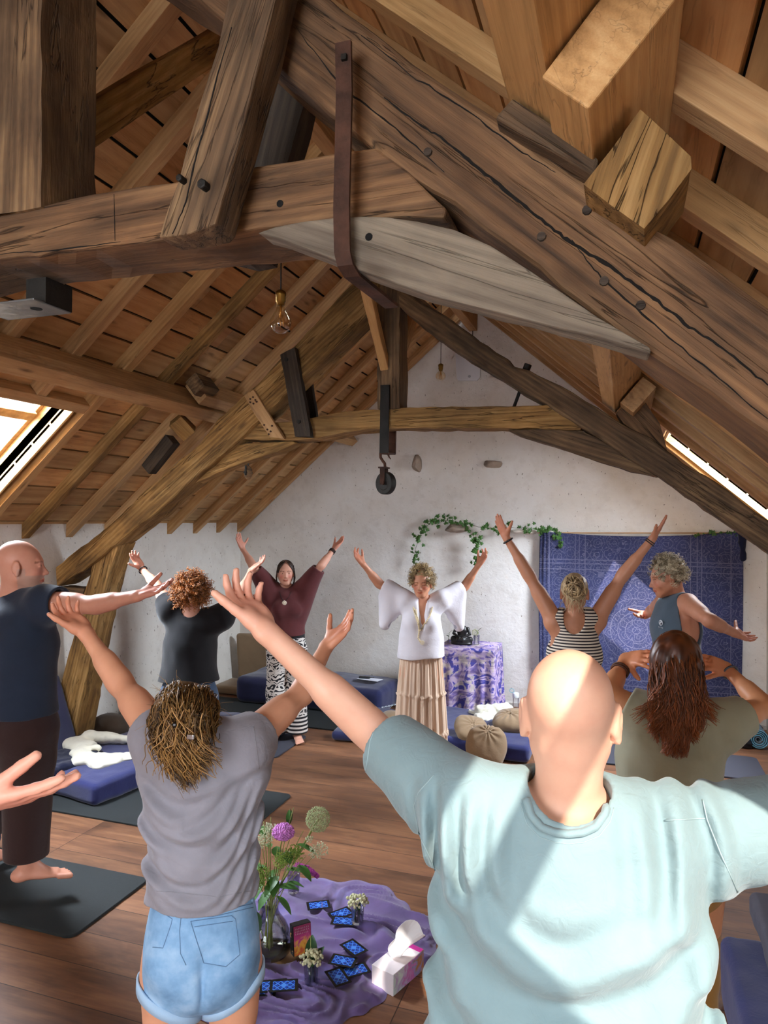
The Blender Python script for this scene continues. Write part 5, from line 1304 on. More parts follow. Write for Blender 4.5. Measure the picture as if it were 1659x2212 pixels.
def p_striped():
    t=4.2;b=groundxy(1242,t);f=away(1240)
    sh={'L':atd(1197,1340,t),'R':atd(1288,1337,t)}
    eL,wL,hL=arm(sh['L'],(1144,1245),(1094,1162),(1073,1118),.27,.25,(1,1,1),.12)
    eR,wR,hR=arm(sh['R'],(1345,1243),(1410,1163),(1438,1122),.27,.25,(1,1,1),.12)
    B=body('person',1.66,b,f,'tanned woman with blonde bun and striped vest top, arms raised in a V',SK_B,
        {'L':(eL,wL,hL,Dv(.8,.4,-.1),Dv(.6,-.5,.2)),'R':(eR,wR,hR,Dv(-.8,.4,-.1),Dv(-.6,-.5,.2))},female=True,shoulders=sh,headc=atd(1241,1280,t),neck=atd(1240,1340,t-.01),res=.0058,
        hands={'L':dict(curl=(.05,.08,.1,.1),spread=.06,th=(.7,.2,.1)),'R':dict(curl=(.05,.08,.1,.1),spread=.06,th=(.7,.2,.1))},bw=1.12)
    finish(B)
    v=Vol(.0055);v.u(ec(B.T[0][0],B.T[1][0],(B.T[0][1][0]+.012,B.T[0][1][1]+.012),(B.T[1][1][0]+.010,B.T[1][1][1]+.010),B.l),.05)
    for i in (1,2,3):
        (p,r),(q,w)=B.T[i],B.T[i+1];v.u(ec(p,q,(r[0]+.01,r[1]+.01),(w[0]+.01,w[1]+.01),B.l),.05)
    for q in 'LR':
        s=B.sh[q];m_=B.neck+(s-B.neck)*.62;v.u(rc(m_+ZZ*.012,B.T[0][0]+(m_-B.T[0][0])*.5-ZZ*.02-B.f*.03,.063,.05),.04);v.u(rc(B.neck,s,.047,.058),.03)
        sg=1 if q=='L' else -1
        v.sub(rc(s+B.l*sg*.035+ZZ*.05,s+B.l*sg*.035-ZZ*.11,.062,.050),.01)
    v.sub(el(B.neck+ZZ*.02-B.f*.04,(.062,.10,.10),[B.l,B.f,ZZ]),.008);zb=.93;cutf(v,lambda P:zb-P[...,2]);wrinkle(v,.005,10)
    vol_obj('vest_top',v,stripes(),B.root)
    legs_cloth(B,clothmat('dark_shorts','2b2a30',.1),'shorts',top=.585,bot=.36,r=(.10,.085,.08),off=.012)
    hm=hairmat('ash_blonde_hair','5b4128','dcc193');G=Geo();r0=A_(B.root.location);l,f3,u=B.HA
    v=Vol(.006);v.u(el(B.HP(0,-.026,.034),tuple(x*B.hs*1.04 for x in (.079,.094,.088)),[l,f3,u]),.01);v.fn(lambda P,D:D+.010*vnoise(P*np.array([50,50,16])))
    pf=B.HP(0,.05,.02);nf=nv(f3*.9-u*.2);cutf(v,lambda P:(P-pf)@nf);V,F=v.mesh();G.V.append(V-r0);G.F+=F.tolist();G.n=len(V);G.c+=[(float(x),)*3 for x in .35+.4*vnoise(V*50)]
    bun=B.HP(0,-.115,.03)
    for i in range(420):
        th=RH.uniform(.8,2*PI-.8);ph=RH.uniform(-.5,1.5);p=headpt(B,th,ph,1.02);e=bun+np.array([RH.gauss(0,.02) for _ in range(3)]);m_=(p+e)/2+nv((p+e)/2-B.hc)*.03
        strand(G,[(1-s)**2*p+2*s*(1-s)*m_+s*s*e-r0 for s in np.linspace(0,1,8)],.0028,.002,RH.random())
    for i in range(170):
        a=nv([RH.gauss(0,1) for _ in range(3)]);bb=nv(np.cross(a,[RH.gauss(0,1),1,.3]));R_=RH.uniform(.022,.045);o=bun+np.array([RH.gauss(0,.008) for _ in range(3)])
        strand(G,[o+(a*math.cos(x)+bb*math.sin(x))*R_-r0 for x in np.linspace(0,RH.uniform(3,6),12)],.003,.002,RH.random())
    for i in range(70):
        th=PI+RH.gauss(0,.7);p=headpt(B,th,-.5,1.);e=p-ZZ*RH.uniform(.03,.10)+B.l*RH.gauss(0,.02)-f3*.01
        strand(G,[p*(1-s)+e*s+B.l*.006*math.sin(8*s+i)-r0 for s in np.linspace(0,1,7)],.0014,.0006,.7,3)
    G.build('hair',hm,B.root)
    bracelet(B,wL,eL,.029,plain('watch_strap','1b1715',.5),'wristwatch with dark strap','wristwatch',t=.006)
    bracelet(B,wR,eR,.029,plain('dark_cord','1d1412',.6),'thin cord bracelets',n=2,t=.003)
    return B
def p_tank():
    t=4.75;b=groundxy(1462,t);f=nv(-RT*.93-AW*.25)
    sh={'L':atd(1486,1303,t-.12),'R':atd(1436,1300,t+.18)}
    e,w,h_=arm(sh['L'],(1532,1340),(1588,1368),(1618,1378),.30,.26,(-1,1,1),.13)
    e2,w2,h2=arm(sh['R'],(1412,1318),(1397,1326),(1382,1334),.28,.25,(1,1,-1),.12)
    B=body('person',1.78,b,f,'man with curly blond hair in sleeveless blue top, in profile before the tapestry',skinmat('sun_tan_skin','c2876a','a95f48'),
        {'L':(e,w,h_,Dv(.2,-.6,.8),Dv(.6,-.3,.7)),'R':(e2,w2,h2,Dv(-.1,-.5,.8),Dv(-.4,-.6,.6))},shoulders=sh,headc=atd(1440,1247,t),neck=atd(1462,1300,t+.03),headdir=nv(-RT*.97+AW*.1-ZZ*.22),res=.0058,nr=.058,
        hands={'L':dict(curl=(.15,.2,.35,.5),spread=.15,th=(.8,.2,.1)),'R':dict(curl=(.3,.3,.4,.4),th=(.7,.2,.2))},facekw=dict(brow=(.6,.5,.35),stubble=(.85,.78,.68)))
    finish(B)
    v=Vol(.006)
    pts=[(p,(r[0]+.02,r[1]+.02)) for p,r in B.T]
    for (p,r),(q,w_) in zip(pts[:-1],pts[1:]): v.u(ec(p,q,r,w_,B.l),.05)
    for q in 'LR':
        s=B.sh[q];v.u(rc(B.neck-ZZ*.012,B.neck+(s-B.neck)*.72,.058,.058),.05);sg=1 if q=='L' else -1
        v.sub(ec(s+B.l*sg*.02+ZZ*.03,s+B.l*sg*.03-ZZ*.22-B.f*.0,(.07,.07),(.055,.075),B.l),.012)
    v.sub(el(B.neck+ZZ*.055,(.072,.075,.075),[B.l,B.f,ZZ]),.005);cutf(v,lambda P:.98-P[...,2]);wrinkle(v,.008,8,1,(1,1,.6))
    vol_obj('tank_top',v,TANKB,B.root)
    legs_cloth(B,clothmat('dark_trousers','26262b',.1),'trousers',top=.60,bot=.06,r=(.105,.08,.07),off=.015)
    curly(B,hairmat('grey_blond_curls','6d5a41','e6d8b8'),n=460,ln=.04,rad=.009,tube=.0024,cap=1.07,low=-.65,face_open=.72,up=.15,grav=.5)
    # small round chest emblem with a line of tiny letters
    r0=A_(B.root.location);G=Geo();c=B.P(.045,.155,.745)-r0
    G.tube([c+(B.l*math.cos(a)+ZZ*math.sin(a))*.017 for a in np.linspace(0,2*PI,20)],.0022,5,caps=False)
    G.tube([c+B.l*.010*math.sin(a*2)+ZZ*.012*math.cos(a)+B.f*.001 for a in np.linspace(0,PI,9)],.004,5)
    for k_ in range(4):
        q=c+B.l*(.02-.013*k_)-ZZ*.033;G.tube([q-ZZ*.004,q+ZZ*.004,q+B.l*-.005+ZZ*.004],.0013,4)
    G.build('chest_emblem',plain('print_white','d7dbe0',.7),B.root)
    return B
def p_red():
    t=2.45;b=groundxy(1446,t);f=nv(away(1460)*.98-RT*.12)
    sh={'L':atd(1392,1545,t),'R':atd(1560,1562,t)}
    eL=A_(atd(1312,1500,t+.05));wL,=[solve(eL,(1352,1424),.20,1)];hL=nv(solve(wL,(1396,1420),.10,-1)-wL)
    eR=A_(atd(1652,1528,t+.05));wR=solve(eR,(1568,1443),.24,1);hR=nv(solve(wR,(1515,1425),.12,-1)-wR)
    B=body('person',1.63,b,f,'woman with long auburn hair and sage green T-shirt, hands behind her head',skinmat('golden_skin','d6966b','b06a45'),
        {'L':(eL,wL,hL,Dv(.2,.6,-.5),Dv(.4,-.2,-.8)),'R':(eR,wR,hR,Dv(-.2,.6,-.5),Dv(-.4,-.2,-.8))},female=True,shoulders=sh,headc=atd(1458,1432,t),neck=atd(1462,1520,t),res=.0055,bw=1.12,
        hands={'L':dict(curl=(.3,.4,.5,.5),spread=.18,th=(.6,.2,.3)),'R':dict(curl=(.4,.4,.5,.5),th=(.4,.4,.3))})
    finish(B)
    tee(B,SAGE,hem=.965,hemr=(.155,.125),off=.020,sl={'*':(.50,.080,.072)},neck=(.075,.02),neckdrop=.01,wr=(.010,9),res=.0055)
    legs_cloth(B,MUST,'trousers',top=.60,bot=.06,r=(.10,.075,.07),off=.014)
    hm=hairmat('auburn_hair','2b130b','b3602a',.38);G=Geo();r0=A_(B.root.location);l,f3,u=B.HA
    v=Vol(.006);v.u(el(B.HP(0,-.026,.034),tuple(x*B.hs*1.05 for x in (.079,.094,.088)),[l,f3,u]),.01);v.u(ec(B.HP(0,-.06,.0),B.HP(0,-.085,-.19),(.075,.05),(.085,.04),l),.05)
    v.fn(lambda P,D:D+.016*vnoise(P*np.array([45,45,9])));pf=B.HP(0,.05,.02);nf=nv(f3*.9-u*.2);cutf(v,lambda P:(P-pf)@nf);V,F=v.mesh();G.V.append(V-r0);G.F+=F.tolist();G.n=len(V);zt=B.HP(0,0,0)[2]
    G.c+=[(float(x),)*3 for x in np.clip(.12+.25*vnoise(V*50)+np.clip((zt-V[:,2])*1.3,0,.4),0,1)]
    for i in range(1500):
        th=RH.uniform(.75,2*PI-.75);ph=RH.uniform(-.3,1.5);p=headpt(B,th,ph,1.03)
        a=(th-PI);ex=1464+max(-2.1,min(2.1,RH.gauss(0,1)))*36-a*10;ey=1548+78*math.exp(-((ex-1458)/48)**2)+RH.uniform(-24,14)
        e=A_(atd(ex,ey,t-.155+abs(ex-1470)*.0006));w=math.floor((ex-1400)/13)*2.3+RH.gauss(0,.5);am=RH.uniform(.010,.020);sh_=headpt(B,PI+a*.6,-.35,1.22+RH.random()*.12);pts=[]
        for s in np.linspace(0,1,16):
            x=(1-s)**3*p+3*s*(1-s)**2*(p*.4+sh_*.6+nv(p-B.hc)*.03)+3*s*s*(1-s)*(sh_*.45+e*.55-f3*.02)+s**3*e
            pts.append(x+(l*math.sin(w+13*s)+f3*.6*math.cos(w+11*s))*am*s**.8-r0)
        k=max(0,min(1,.25+.15*math.sin(w*2)+RH.gauss(0,.12)));n=len(pts);rad=[.0022-.0014*(j/(n-1))**2 for j in range(n)];V_,F_=tube_np(pts,rad,3,caps=False);G.V.append(V_);G.F+=[tuple(q+G.n for q in ff) for ff in F_];G.n+=len(V_)
        G.c+=[(min(1,k+.55*max(0,(j//3)/n-.35)),)*3 for j in range(len(V_))]
    G.build('hair',hm,B.root)
    bracelet(B,wL,eL,.030,plain('brown_leather','54301e',.6),'brown leather bracelet',off=.06,n=2);bracelet(B,wR,eR,.028,plain('grey_band','4a4d52',.6),'grey wristband',off=.03)
    return B
def p_edge():
    # person whose hand alone reaches into the picture at the left edge
    t=1.30;w=A_(atd(-58,1738,t));e=A_(atd(-330,1790,t));s=A_(atd(-580,1700,t));b=groundxy(-800,t+.05)
    B=body('person',1.70,b,nv(AW*.9+RT*.3),'person standing beyond the left edge, only an open hand reaching in low',SK_H,
        {'R':(e,w,Dv(.98,.05,.17),Dv(.1,.40,.88),Dv(0,-.3,1)),'L':(A_(atd(-1180,1700,t)),A_(atd(-1500,1700,t)),Dv(-1,0,.1),Dv(0,0,1),Dv(0,-1,0))},
        shoulders={'R':s,'L':A_(atd(-1000,1700,t))},headc=atd(-800,1400,t),neck=atd(-800,1610,t),res=.0048,bw=.95,
        hands={'R':dict(curl=(.10,.12,.22,.4),spread=.07,th=(.12,1.0,.1),size=1.16)})
    finish(B);tee(B,clothmat('plain_grey_top','6f7077',.1),hem=.95,sl={'*':(.5,.075,.07)},res=.008);legs_cloth(B,BROWNT,'trousers',top=.60,bot=.06,res=.009)
    return B
SEAM=plain('thread_pale','90a4a5',.9);DTH=plain('denim_thread','5f7f9f',.9)
PEOPLE=[fn() for fn in (p_bald,p_grey,p_navy,p_curly,p_maroon,p_teacher,p_striped,p_tank,p_red,p_edge)]
hair_grey(PEOPLE[1])

_b=PEOPLE[0];seams(_b,_b.shirt,'collar',[[(1136,1726),(1148,1763),(1170,1788),(1200,1799),(1228,1802),(1258,1799),(1286,1787),(1306,1760),(1314,1733)]],_b.shirt.data.materials[0],.0075,.001);seams(_b,_b.shirt,'seam',[[(1124,1735),(1138,1780),(1165,1808),(1200,1820),(1228,1823),(1260,1820),(1294,1806),(1318,1775),(1326,1745)]],SEAM,.0009)
seams(_b,_b.shirt,'seam',[[(938,1673),(904,1712),(894,1741),(905,1800),(940,1880)],[(1518,1727),(1528,1771),(1557,1844),(1603,1949)],[(1435,1773),(1523,1768)],[(818,1552),(800,1600),(788,1680)]],SEAM,.0013)
_g=PEOPLE[1]
seams(_g,_g.shorts,'stitching',[[(338,1962),(372,1985),(370,1996),(352,2048),(330,2046)],[(412,1990),(500,1978),(508,1985),(518,2062),(488,2088),(440,2080),(418,2010),(412,1990)],[(392,1975),(388,2010),(390,2060),(402,2085)],[(330,1952),(380,1972),(460,1972),(545,1952)],[(330,1960),(380,1980),(460,1980),(547,1960)],[(420,2002),(502,1990)]],DTH,.0011)
seams(_g,_g.shorts,'belt_loop',[[(400,1925),(397,1947)],[(545,1925),(543,1948)]],plain('denim_mid','7fa2c2',.9),.004)
seams(_g,_g.shirt,'hem_stitch',[[(338,1925),(400,1930),(470,1938),(540,1925)],[(548,1570),(560,1660)]],plain('thread_grey','8d8a90',.9),.0009)
# ================= props =================
BLUE=clothmat('blue_cover','2a2f60',.10,.35,5,sheen=.3);BLUE2=clothmat('deep_blue_cover','262a50',.12,.35,5,sheen=.3);TAN=clothmat('tan_cotton','8d765c',.08,.3,6);BEIGE=clothmat('beige_cotton','c7b088',.06,.3,6)
MATB=plain('black_foam','1b2021',.85,0,.3,300);MATG=plain('grey_foam','3a3a44',.85,0,.3,300);WOOL=clothmat('cream_wool','ddd9c8',.06,.5,10);BROWNC=clothmat('brown_cover','4a3d31',.1,.3,6);DARKB=clothmat('dark_navy_cloth','161a33',.1,.4,6)
def rotz(v,a): c,s=math.cos(a),math.sin(a);return np.array([v[0]*c-v[1]*s,v[0]*s+v[1]*c,v[2] if len(v)>2 else 0.])
def softslab(name,c,hs,ang,mat,label,cat,rd=.04,wr=(.012,7),tilt=None,res=.011,group=None,puff=.0,z0=None):
    R=Euler((0,0,ang)).to_matrix() if tilt is None else Euler(tilt).to_matrix();ax=[np.array(R.col[i]) for i in range(3)]
    v=Vol(res);v.u(rbox(c,hs,rd,ax),.02)
    if puff:
        C=np.array(c,float)
        v.fn(lambda P,D:D-puff*np.clip(1-(((P-C)@ax[0])/hs[0])**2,0,1)*np.clip(1-(((P-C)@ax[1])/hs[1])**2,0,1))
    wrinkle(v,wr[0],wr[1],abs(c[0]*7+c[1]*3),(1,1,.5))
    if z0 is not None: cutf(v,lambda P:z0-P[...,2])
    return tagp(vol_obj(name,v,mat,origin=(c[0],c[1],z0 if z0 is not None else c[2]-hs[2])),label,cat,group)
def mat_slab(name,x0,x1,y0,y1,mat,label,cat='yoga mat',th=.014,z=0.,rot=0,r=.05,group=None):
    bm=bmesh.new();cx,cy=(x0+x1)/2,(y0+y1)/2;hx,hy=(x1-x0)/2,(y1-y0)/2;P=[]
    for sx,sy,a0 in ((1,1,0),(-1,1,90),(-1,-1,180),(1,-1,270)):
        for k in range(7): a=math.radians(a0+15*k);P.append((sx*(hx-r)+r*math.cos(a),sy*(hy-r)+r*math.sin(a)))
    lo=[bm.verts.new((x,y,0)) for x,y in P];hi=[bm.verts.new((x,y,th)) for x,y in P];bm.faces.new(lo);bm.faces.new(hi)
    for i in range(len(P)): k=(i+1)%len(P);bm.faces.new((lo[i],lo[k],hi[k],hi[i]))
    o=link(name,from_bm(name,bm),mat,loc=(cx,cy,z),rot=(0,0,rot));addbevel(o,.003,2);return tagp(o,label,cat,group)
# mats
mat_slab('yoga_mat',-4.25,-2.46,2.70,3.28,MATB,'black yoga mat under the bare foot of the man in navy',th=.015)
mat_slab('yoga_mat',-4.35,-2.25,3.82,4.62,MATB,'wide black mat below the left blue mattress, behind the woman in denim shorts',th=.012)
mat_slab('yoga_mat',-4.3,-2.73,5.27,5.90,MATG,'dark yoga mat whose rounded end lies before the woman in maroon')
mat_slab('yoga_mat',-4.3,-2.45,6.15,6.85,MATB,'black mat behind the woman in maroon, in front of the long back mattress')
mat_slab('yoga_mat',-.60,1.06,6.08,6.66,MATG,'grey yoga mat on the right, behind the auburn haired woman')
mat_slab('yoga_mat',-1.9,-1.30,5.35,5.93,MATG,'slate grey mat end beside the hem of the beige skirt')
# left mattress group
softslab('mattress',(-3.70,4.66,.085),(.40,.66,.075),-.16,BLUE,'blue mattress on the black mat at left with a white sheepskin on it','mattress',z0=.0121,puff=.02)
softslab('back_rest',(-4.22,4.33,.36),(.045,.27,.37),0,BLUE2,'blue upright back rest leaning beside the slanting oak post','cushion',rd=.03,tilt=(0,-.33,.12),wr=(.006,8),z0=.005)
softslab('floor_cushion',(-3.97,4.22,.165),(.17,.26,.035),-.2,DARKB,'dark navy folded cloth on the left corner of the blue mattress','cloth',wr=(.03,12),rd=.02,res=.009)
def blob(name,parts,mat,label,cat,res=.008,wr=(.01,12),k=.03,z0=None,dr=None):
    v=Vol(res)
    for p in parts: v.u(p,k)
    if dr: v.fn(dr)
    wrinkle(v,wr[0],wr[1],len(label))
    if z0 is not None: cutf(v,lambda P:z0-P[...,2])
    c=np.mean([(p[1]+p[2])/2 for p in parts],0);return tagp(vol_obj(name,v,mat,origin=(c[0],c[1],z0 or 0)),label,cat)
z=.205
blob('sheepskin',[ec((-4.12,4.52,z+.0),(-3.93,4.45,z-.0),(.11,.05),(.09,.04),(.5,-.8,0)),rc((-4.05,4.60,z+.035),(-3.70,4.72,z+.01),.05,.035),ec((-3.93,4.36,z),(-3.75,4.28,z-.01),(.07,.035),(.07,.03),(.3,-.9,0)),
    ec((-3.86,4.26,z-.02),(-3.52,4.48,z-.02),(.10,.035),(.08,.02),(.5,-.8,0)),ec((-3.66,4.22,z-.025),(-3.60,4.38,z-.025),(.08,.035),(.08,.035),(.8,.4,0)),
    rc((-3.97,4.40,z),(-3.78,4.42,z+.03),.025,.02)],WOOL,'crumpled cream sheepskin blanket on the left blue mattress','blanket',wr=(.020,16),k=.02)
def cushion(c,r,h,mat,label,name='meditation_cushion',tilt=(0,0,0),gather=None,res=.008,name_cat='cushion'):
    R=Euler(tilt).to_matrix();ax=[np.array(R.col[i]) for i in range(3)];C=np.array(c,float);v=Vol(res)
    v.u(rbox(c,(r*.8,r*.8,h*.32),h*.3,ax),.02);v.u(el(c,(r,r,h*.55),ax),.05)
    if gather:
        g=C+ax[0]*r*gather[0]+ax[1]*r*gather[1]+ax[2]*h*gather[2]
        def fn(P,D):
            q=P-g;a=np.arctan2(q@ax[1],q@ax[0]);d=np.sqrt((q**2).sum(-1));return D+.008*np.exp(-(d/(r*.6))**2)*np.sin(a*11)+.010*np.exp(-(d/(r*.2))**2)
        v.fn(fn)
    wrinkle(v,.007,11,c[0]*9);return tagp(vol_obj(name,v,mat,origin=(c[0],c[1],c[2]-h*.5)),label,name_cat)
cushion((-3.52,4.80,.205),.165,.11,BEIGE,'pale beige round cushion on the left blue mattress beside the sheepskin',gather=(.5,-.3,.3))
cushion((-4.20,5.02,.17),.155,.24,BROWNC,'large dark brown round pouf cushion against the left wall')
paisley=NT('brown_paisley');vv=paisley.objc();vd=paisley.add('ShaderNodeTexVoronoi',{'Vector':vv,'Scale':22.}).outputs['Distance'];pr_=paisley.ramp(paisley.math('FRACT',paisley.math('MULTIPLY',vd,4.5)),[(.35,'1c1517'),(.5,'7a6163'),(.6,'1c1517')]);paisley.fin(pr_,.8)
blob('shoulder_bag',[rc((-4.14,5.50,.17),(-4.0,5.66,.19),.13,.12),rc((-3.95,5.70,.10),(-3.85,5.75,.10),.08,.07)],paisley.m,'dark bag with brown paisley print against the left wall','bag',wr=(.012,9),z0=.005)
st_=NT('striped_towel');sx=st_.add('ShaderNodeSeparateXYZ',{0:st_.objc()}).outputs[1];st_.fin(st_.ramp(st_.math('FRACT',st_.math('MULTIPLY',sx,7.)),[(0,'cfc9bd'),(.25,'7fa3c0'),(.4,'d8d2c6'),(.55,'b3705f'),(.7,'d9d0bb'),(.85,'8a6b3f')],'CONSTANT'),.9)
blob('striped_towel',[rc((-4.02,5.18,.15),(-3.96,5.52,.17),.045,.04)],st_.m,'rolled striped towel between the brown pouf and the black bolster','towel')
tagp(beam('black_bolster',(-4.12,4.98,.09),(-3.90,5.66,.09),.12,.13,MATB,bev=.03,jit=.002),'long black foam bolster beside the left blue mattress','bolster')
softslab('mattress',(-3.30,5.66,.078),(.36,.28,.07),.0,BLUE,'second blue mattress behind the head of the woman in the grey T-shirt','mattress',z0=.0141,puff=.02)
softslab('mattress',(-3.65,3.20,.10),(.13,.10,.08),.2,BLUE2,'small blue cushion end behind the legs of the man in navy','cushion',z0=.0151)
# tan floor chair
fc=empty('floor_chair',(-4.15,7.25,0),'tan padded floor chair without legs in the back left corner','chair')
v=Vol(.010);R=Euler((.16,0,.15)).to_matrix();v.u(rbox((-4.16,7.46,.36),(.20,.04,.27),.035,[np.array(R.col[i]) for i in range(3)]),.01);wrinkle(v,.006,8);cutf(v,lambda P:P[...,1]-7.61);vol_obj('backrest',v,TAN,fc)
v=Vol(.010);v.u(rbox((-4.20,7.19,.05),(.22,.22,.045),.035),.01);wrinkle(v,.006,8);cutf(v,lambda P:.002-P[...,2]);vol_obj('seat',v,TAN,fc)
# long back mattress
softslab('mattress',(-3.12,7.02,.15),(.84,.34,.135),-.03,BLUE2,'thick dark blue mattress along the back wall with a sheet of paper on it','mattress',z0=.002,puff=.02,rd=.07,wr=(.02,5))
softslab('mattress',(-2.28,6.45,.06),(.17,.24,.055),-.03,BLUE2,'low blue pad right below the thick back mattress, beside the beige skirt','cushion',z0=.002)
bm=bmesh.new();bm_box(bm,(0,0,0),(.235,.145,.002));tagp(link('paper_sheet',from_bm('paper_sheet',bm),plain('paper','dfe3ee',.7),loc=(-2.50,6.93,.327),rot=(-.06,.02,-.1)),'white sheet of paper on the thick blue back mattress','paper')
bm=bmesh.new();bm_box(bm,(0,0,0),(.12,.05,.022),bevel=.01);bm_cyl(bm,(.06,0,.0),(.10,.012,.0),.004,.002,6);tagp(link('glasses_case',from_bm('glasses_case',bm),plain('black_leather','15171a',.4),loc=(-2.56,6.93,.342),rot=(-.06,.02,.2)),'small black glasses case lying on the sheet of paper','case')
softslab('cushion',(-2.36,5.95,.05),(.13,.09,.045),.1,BLUE2,'small dark blue cushion on the floor below the crossing arms','cushion',z0=.002)
# patterned trim on the back pad
G=Geo()
for i in range(5):
    p=at(828+7*i,1527-1.5*i,'z',.125);G.tube([p+Vector((.016*math.cos(a),.014*math.sin(a),-.004)) for a in np.linspace(0,5,9)],.0035,5)
tagp(G.build('printed_ribbon',plain('ribbon_white','c9d3dc',.7)),'white curly printed ribbon at the edge of the low blue pad','ribbon')
cushion((-2.06,6.36,.10),.13,.15,TAN,'tan cushion half hidden behind the left side of the beige skirt')
# right blue mattress, cushions, shawl
softslab('mattress',(-1.22,6.37,.075),(.52,.50,.065),-.06,BLUE,'flat blue mattress between teacher and bald head with tan cushions on it','mattress',z0=.002,wr=(.015,6))
cushion((-1.24,6.03,.185),.15,.12,TAN,'tan drum shaped cushion lying nearest the beige skirt',tilt=(.5,.15,.4),gather=(0,0,.4))
cushion((-1.05,5.70,.165),.165,.15,TAN,'tan round cushion propped upright against the front of the blue mattress',tilt=(1.25,.1,.15),gather=(0,.7,.3))
cushion((-.93,6.36,.205),.185,.15,TAN,'large tan cushion lying at the back of the flat blue mattress by the shawl',tilt=(.15,-.1,0),gather=(-.1,-.1,.4))
blob('shawl',[rc((-1.28,6.68,.165),(-1.05,6.74,.185),.07,.065),rc((-1.26,6.50,.15),(-1.18,6.62,.15),.055,.06),rc((-1.10,6.70,.17),(-.90,6.66,.15),.06,.03),rc((-1.40,6.72,.14),(-1.30,6.70,.14),.02,.03)],WOOL,'crumpled cream knitted shawl behind the tan cushions','shawl',wr=(.03,22),k=.02,res=.007)
# altar table with cloth
AT=(-1.50,7.22)
tb=empty('altar_table',(AT[0],AT[1],0),'small side table draped to the floor behind the teacher, by the back wall','table')
bm=bmesh.new();bm_box(bm,(0,0,.685),(.56,.46,.03));link('tabletop',from_bm('tabletop',bm),WOOD_NEW,tb)
for sx in (-1,1):
    for sy in (-1,1): bm=bmesh.new();bm_box(bm,(sx*.25,sy*.2,.335),(.035,.035,.67));link('leg',from_bm('leg',bm),WOOD_NEW,tb)
def clothprint():
    t=NT('purple_batik');vec=t.objc();n=t.noise(vec,5.5,3,.5,2.2);n2=t.noise(vec,9,3,.5,1.,4.)
    c=t.ramp(n,[(.40,'46459a'),(.44,'4c4aa0'),(.46,'b9a3cf'),(.54,'c8b3c6'),(.58,'8a77b8'),(.70,'564a86')])
    c=t.mix(t.math('MULTIPLY',t.ramp(n2,[(.55,(0,0,0,1)),(.62,(1,1,1,1))]),.7),c,srgb('d6c9b4'))
    w=t.noise(t.mapping(vec,(3,3,26)),1,2);c=t.mix(t.math('MULTIPLY',t.ramp(w,[(.5,(0,0,0,1)),(.6,(1,1,1,1))]),.45),c,srgb('5d4a6a'));return t.fin(c,.85)
def drapecloth(name,cx,cy,hx,hy,ztop,zbot,mat,label):
    V=[];F=[];ns=240;nz=30;rows=[]
    def per(t_):
        P=2*(2*hx+2*hy);d=t_*P
        for (ax,ay,bx,by) in ((-hx,-hy,hx,-hy),(hx,-hy,hx,hy),(hx,hy,-hx,hy),(-hx,hy,-hx,-hy)):
            L=math.hypot(bx-ax,by-ay)
            if d<=L+1e-9: s=d/L;return ax+(bx-ax)*s,ay+(by-ay)*s,(by-ay)/L,-(bx-ax)/L
            d-=L
        return -hx,-hy,0,-1
    for i in range(nz+1):
        s=i/nz
        for j in range(ns):
            x,y,nx,ny=per(j/ns);r=math.hypot(x,y)
            w=.018*s*math.sin(j*.42+1.5*math.sin(j*.11))+.012*s*math.sin(j*.17+2)+.025*s
            dx,dy=nx*.6+x/r*.5,ny*.6+y/r*.5
            V.append((x+dx*w,y+dy*w,(ztop+(zbot-ztop)*s) if y<hy-.01 or True else 0))
    for i in range(nz):
        for j in range(ns): k_=(j+1)%ns;F.append((i*ns+j,(i+1)*ns+j,(i+1)*ns+k_,i*ns+k_))
    F.append(tuple(range(ns)));o=link(name,mesh_np(name,V,F),mat,loc=(cx,cy,0),smooth=True);s_=o.modifiers.new('s','SOLIDIFY');s_.thickness=.003;return tagp(o,label,'tablecloth')
drapecloth('tablecloth',AT[0],AT[1],.287,.237,.704,.012,clothprint(),'purple and blue printed cloth draped over the small altar table')
# statue: generic seated meditating figure in black stone
bs=empty('seated_statue',(-1.59,7.20,.707),'black seated meditating statue on the altar table','statue')
STAT=plain('black_stone','1c1b1c',.35,0,.2,90)
v=Vol(.0045);v.u(ec((0,0,.018),(0,0,.02),(.115,.065),(.11,.06),(1,0,0)),.01)
v.u(rc((-.085,.0,.05),(.02,-.04,.045),.032,.024),.012);v.u(rc((.085,.0,.05),(-.02,-.045,.05),.032,.024),.012)
v.u(ec((0,.01,.07),(0,.01,.14),(.045,.032),(.052,.034),(1,0,0)),.02);v.u(ec((0,.01,.14),(0,.012,.165),(.06,.032),(.05,.028),(1,0,0)),.015)
for s in (-1,1): v.u(rc((s*.062,.01,.160),(s*.085,-.0,.105),.018,.014),.01);v.u(rc((s*.085,0,.105),(s*.015,-.05,.072),.014,.011),.006)
v.u(rc((0,.01,.17),(0,.01,.19),.016,.016),.01);v.u(el((0,.008,.212),(.026,.028,.033)),.006);v.u(el((0,.012,.247),(.012,.012,.012)),.008)
Vv,Ff=v.mesh();link('figure',fast_mesh('figure',Vv,Ff),STAT,bs,smooth=True)
def glasscup(r=.033,h=.10):
    return [(0,.004),(r*.85,.0),(r*.9,.004),(r,h),(r*.93,h),(r*.83,.012),(0,.012)]
CUP=glassmat();CUP.name='drinking_glass'
GREEN=plain('leaf_green','3f6b2b',.5,0,.1,60,.25,vs=25);GREENY=plain('leaf_bright','7d9a3c',.5,0,.1,60,.2,vs=25);DGREEN=plain('leaf_dark','264a26',.45,0,.1,60,.25,vs=20);STEM=plain('stem_green','88904f',.6)
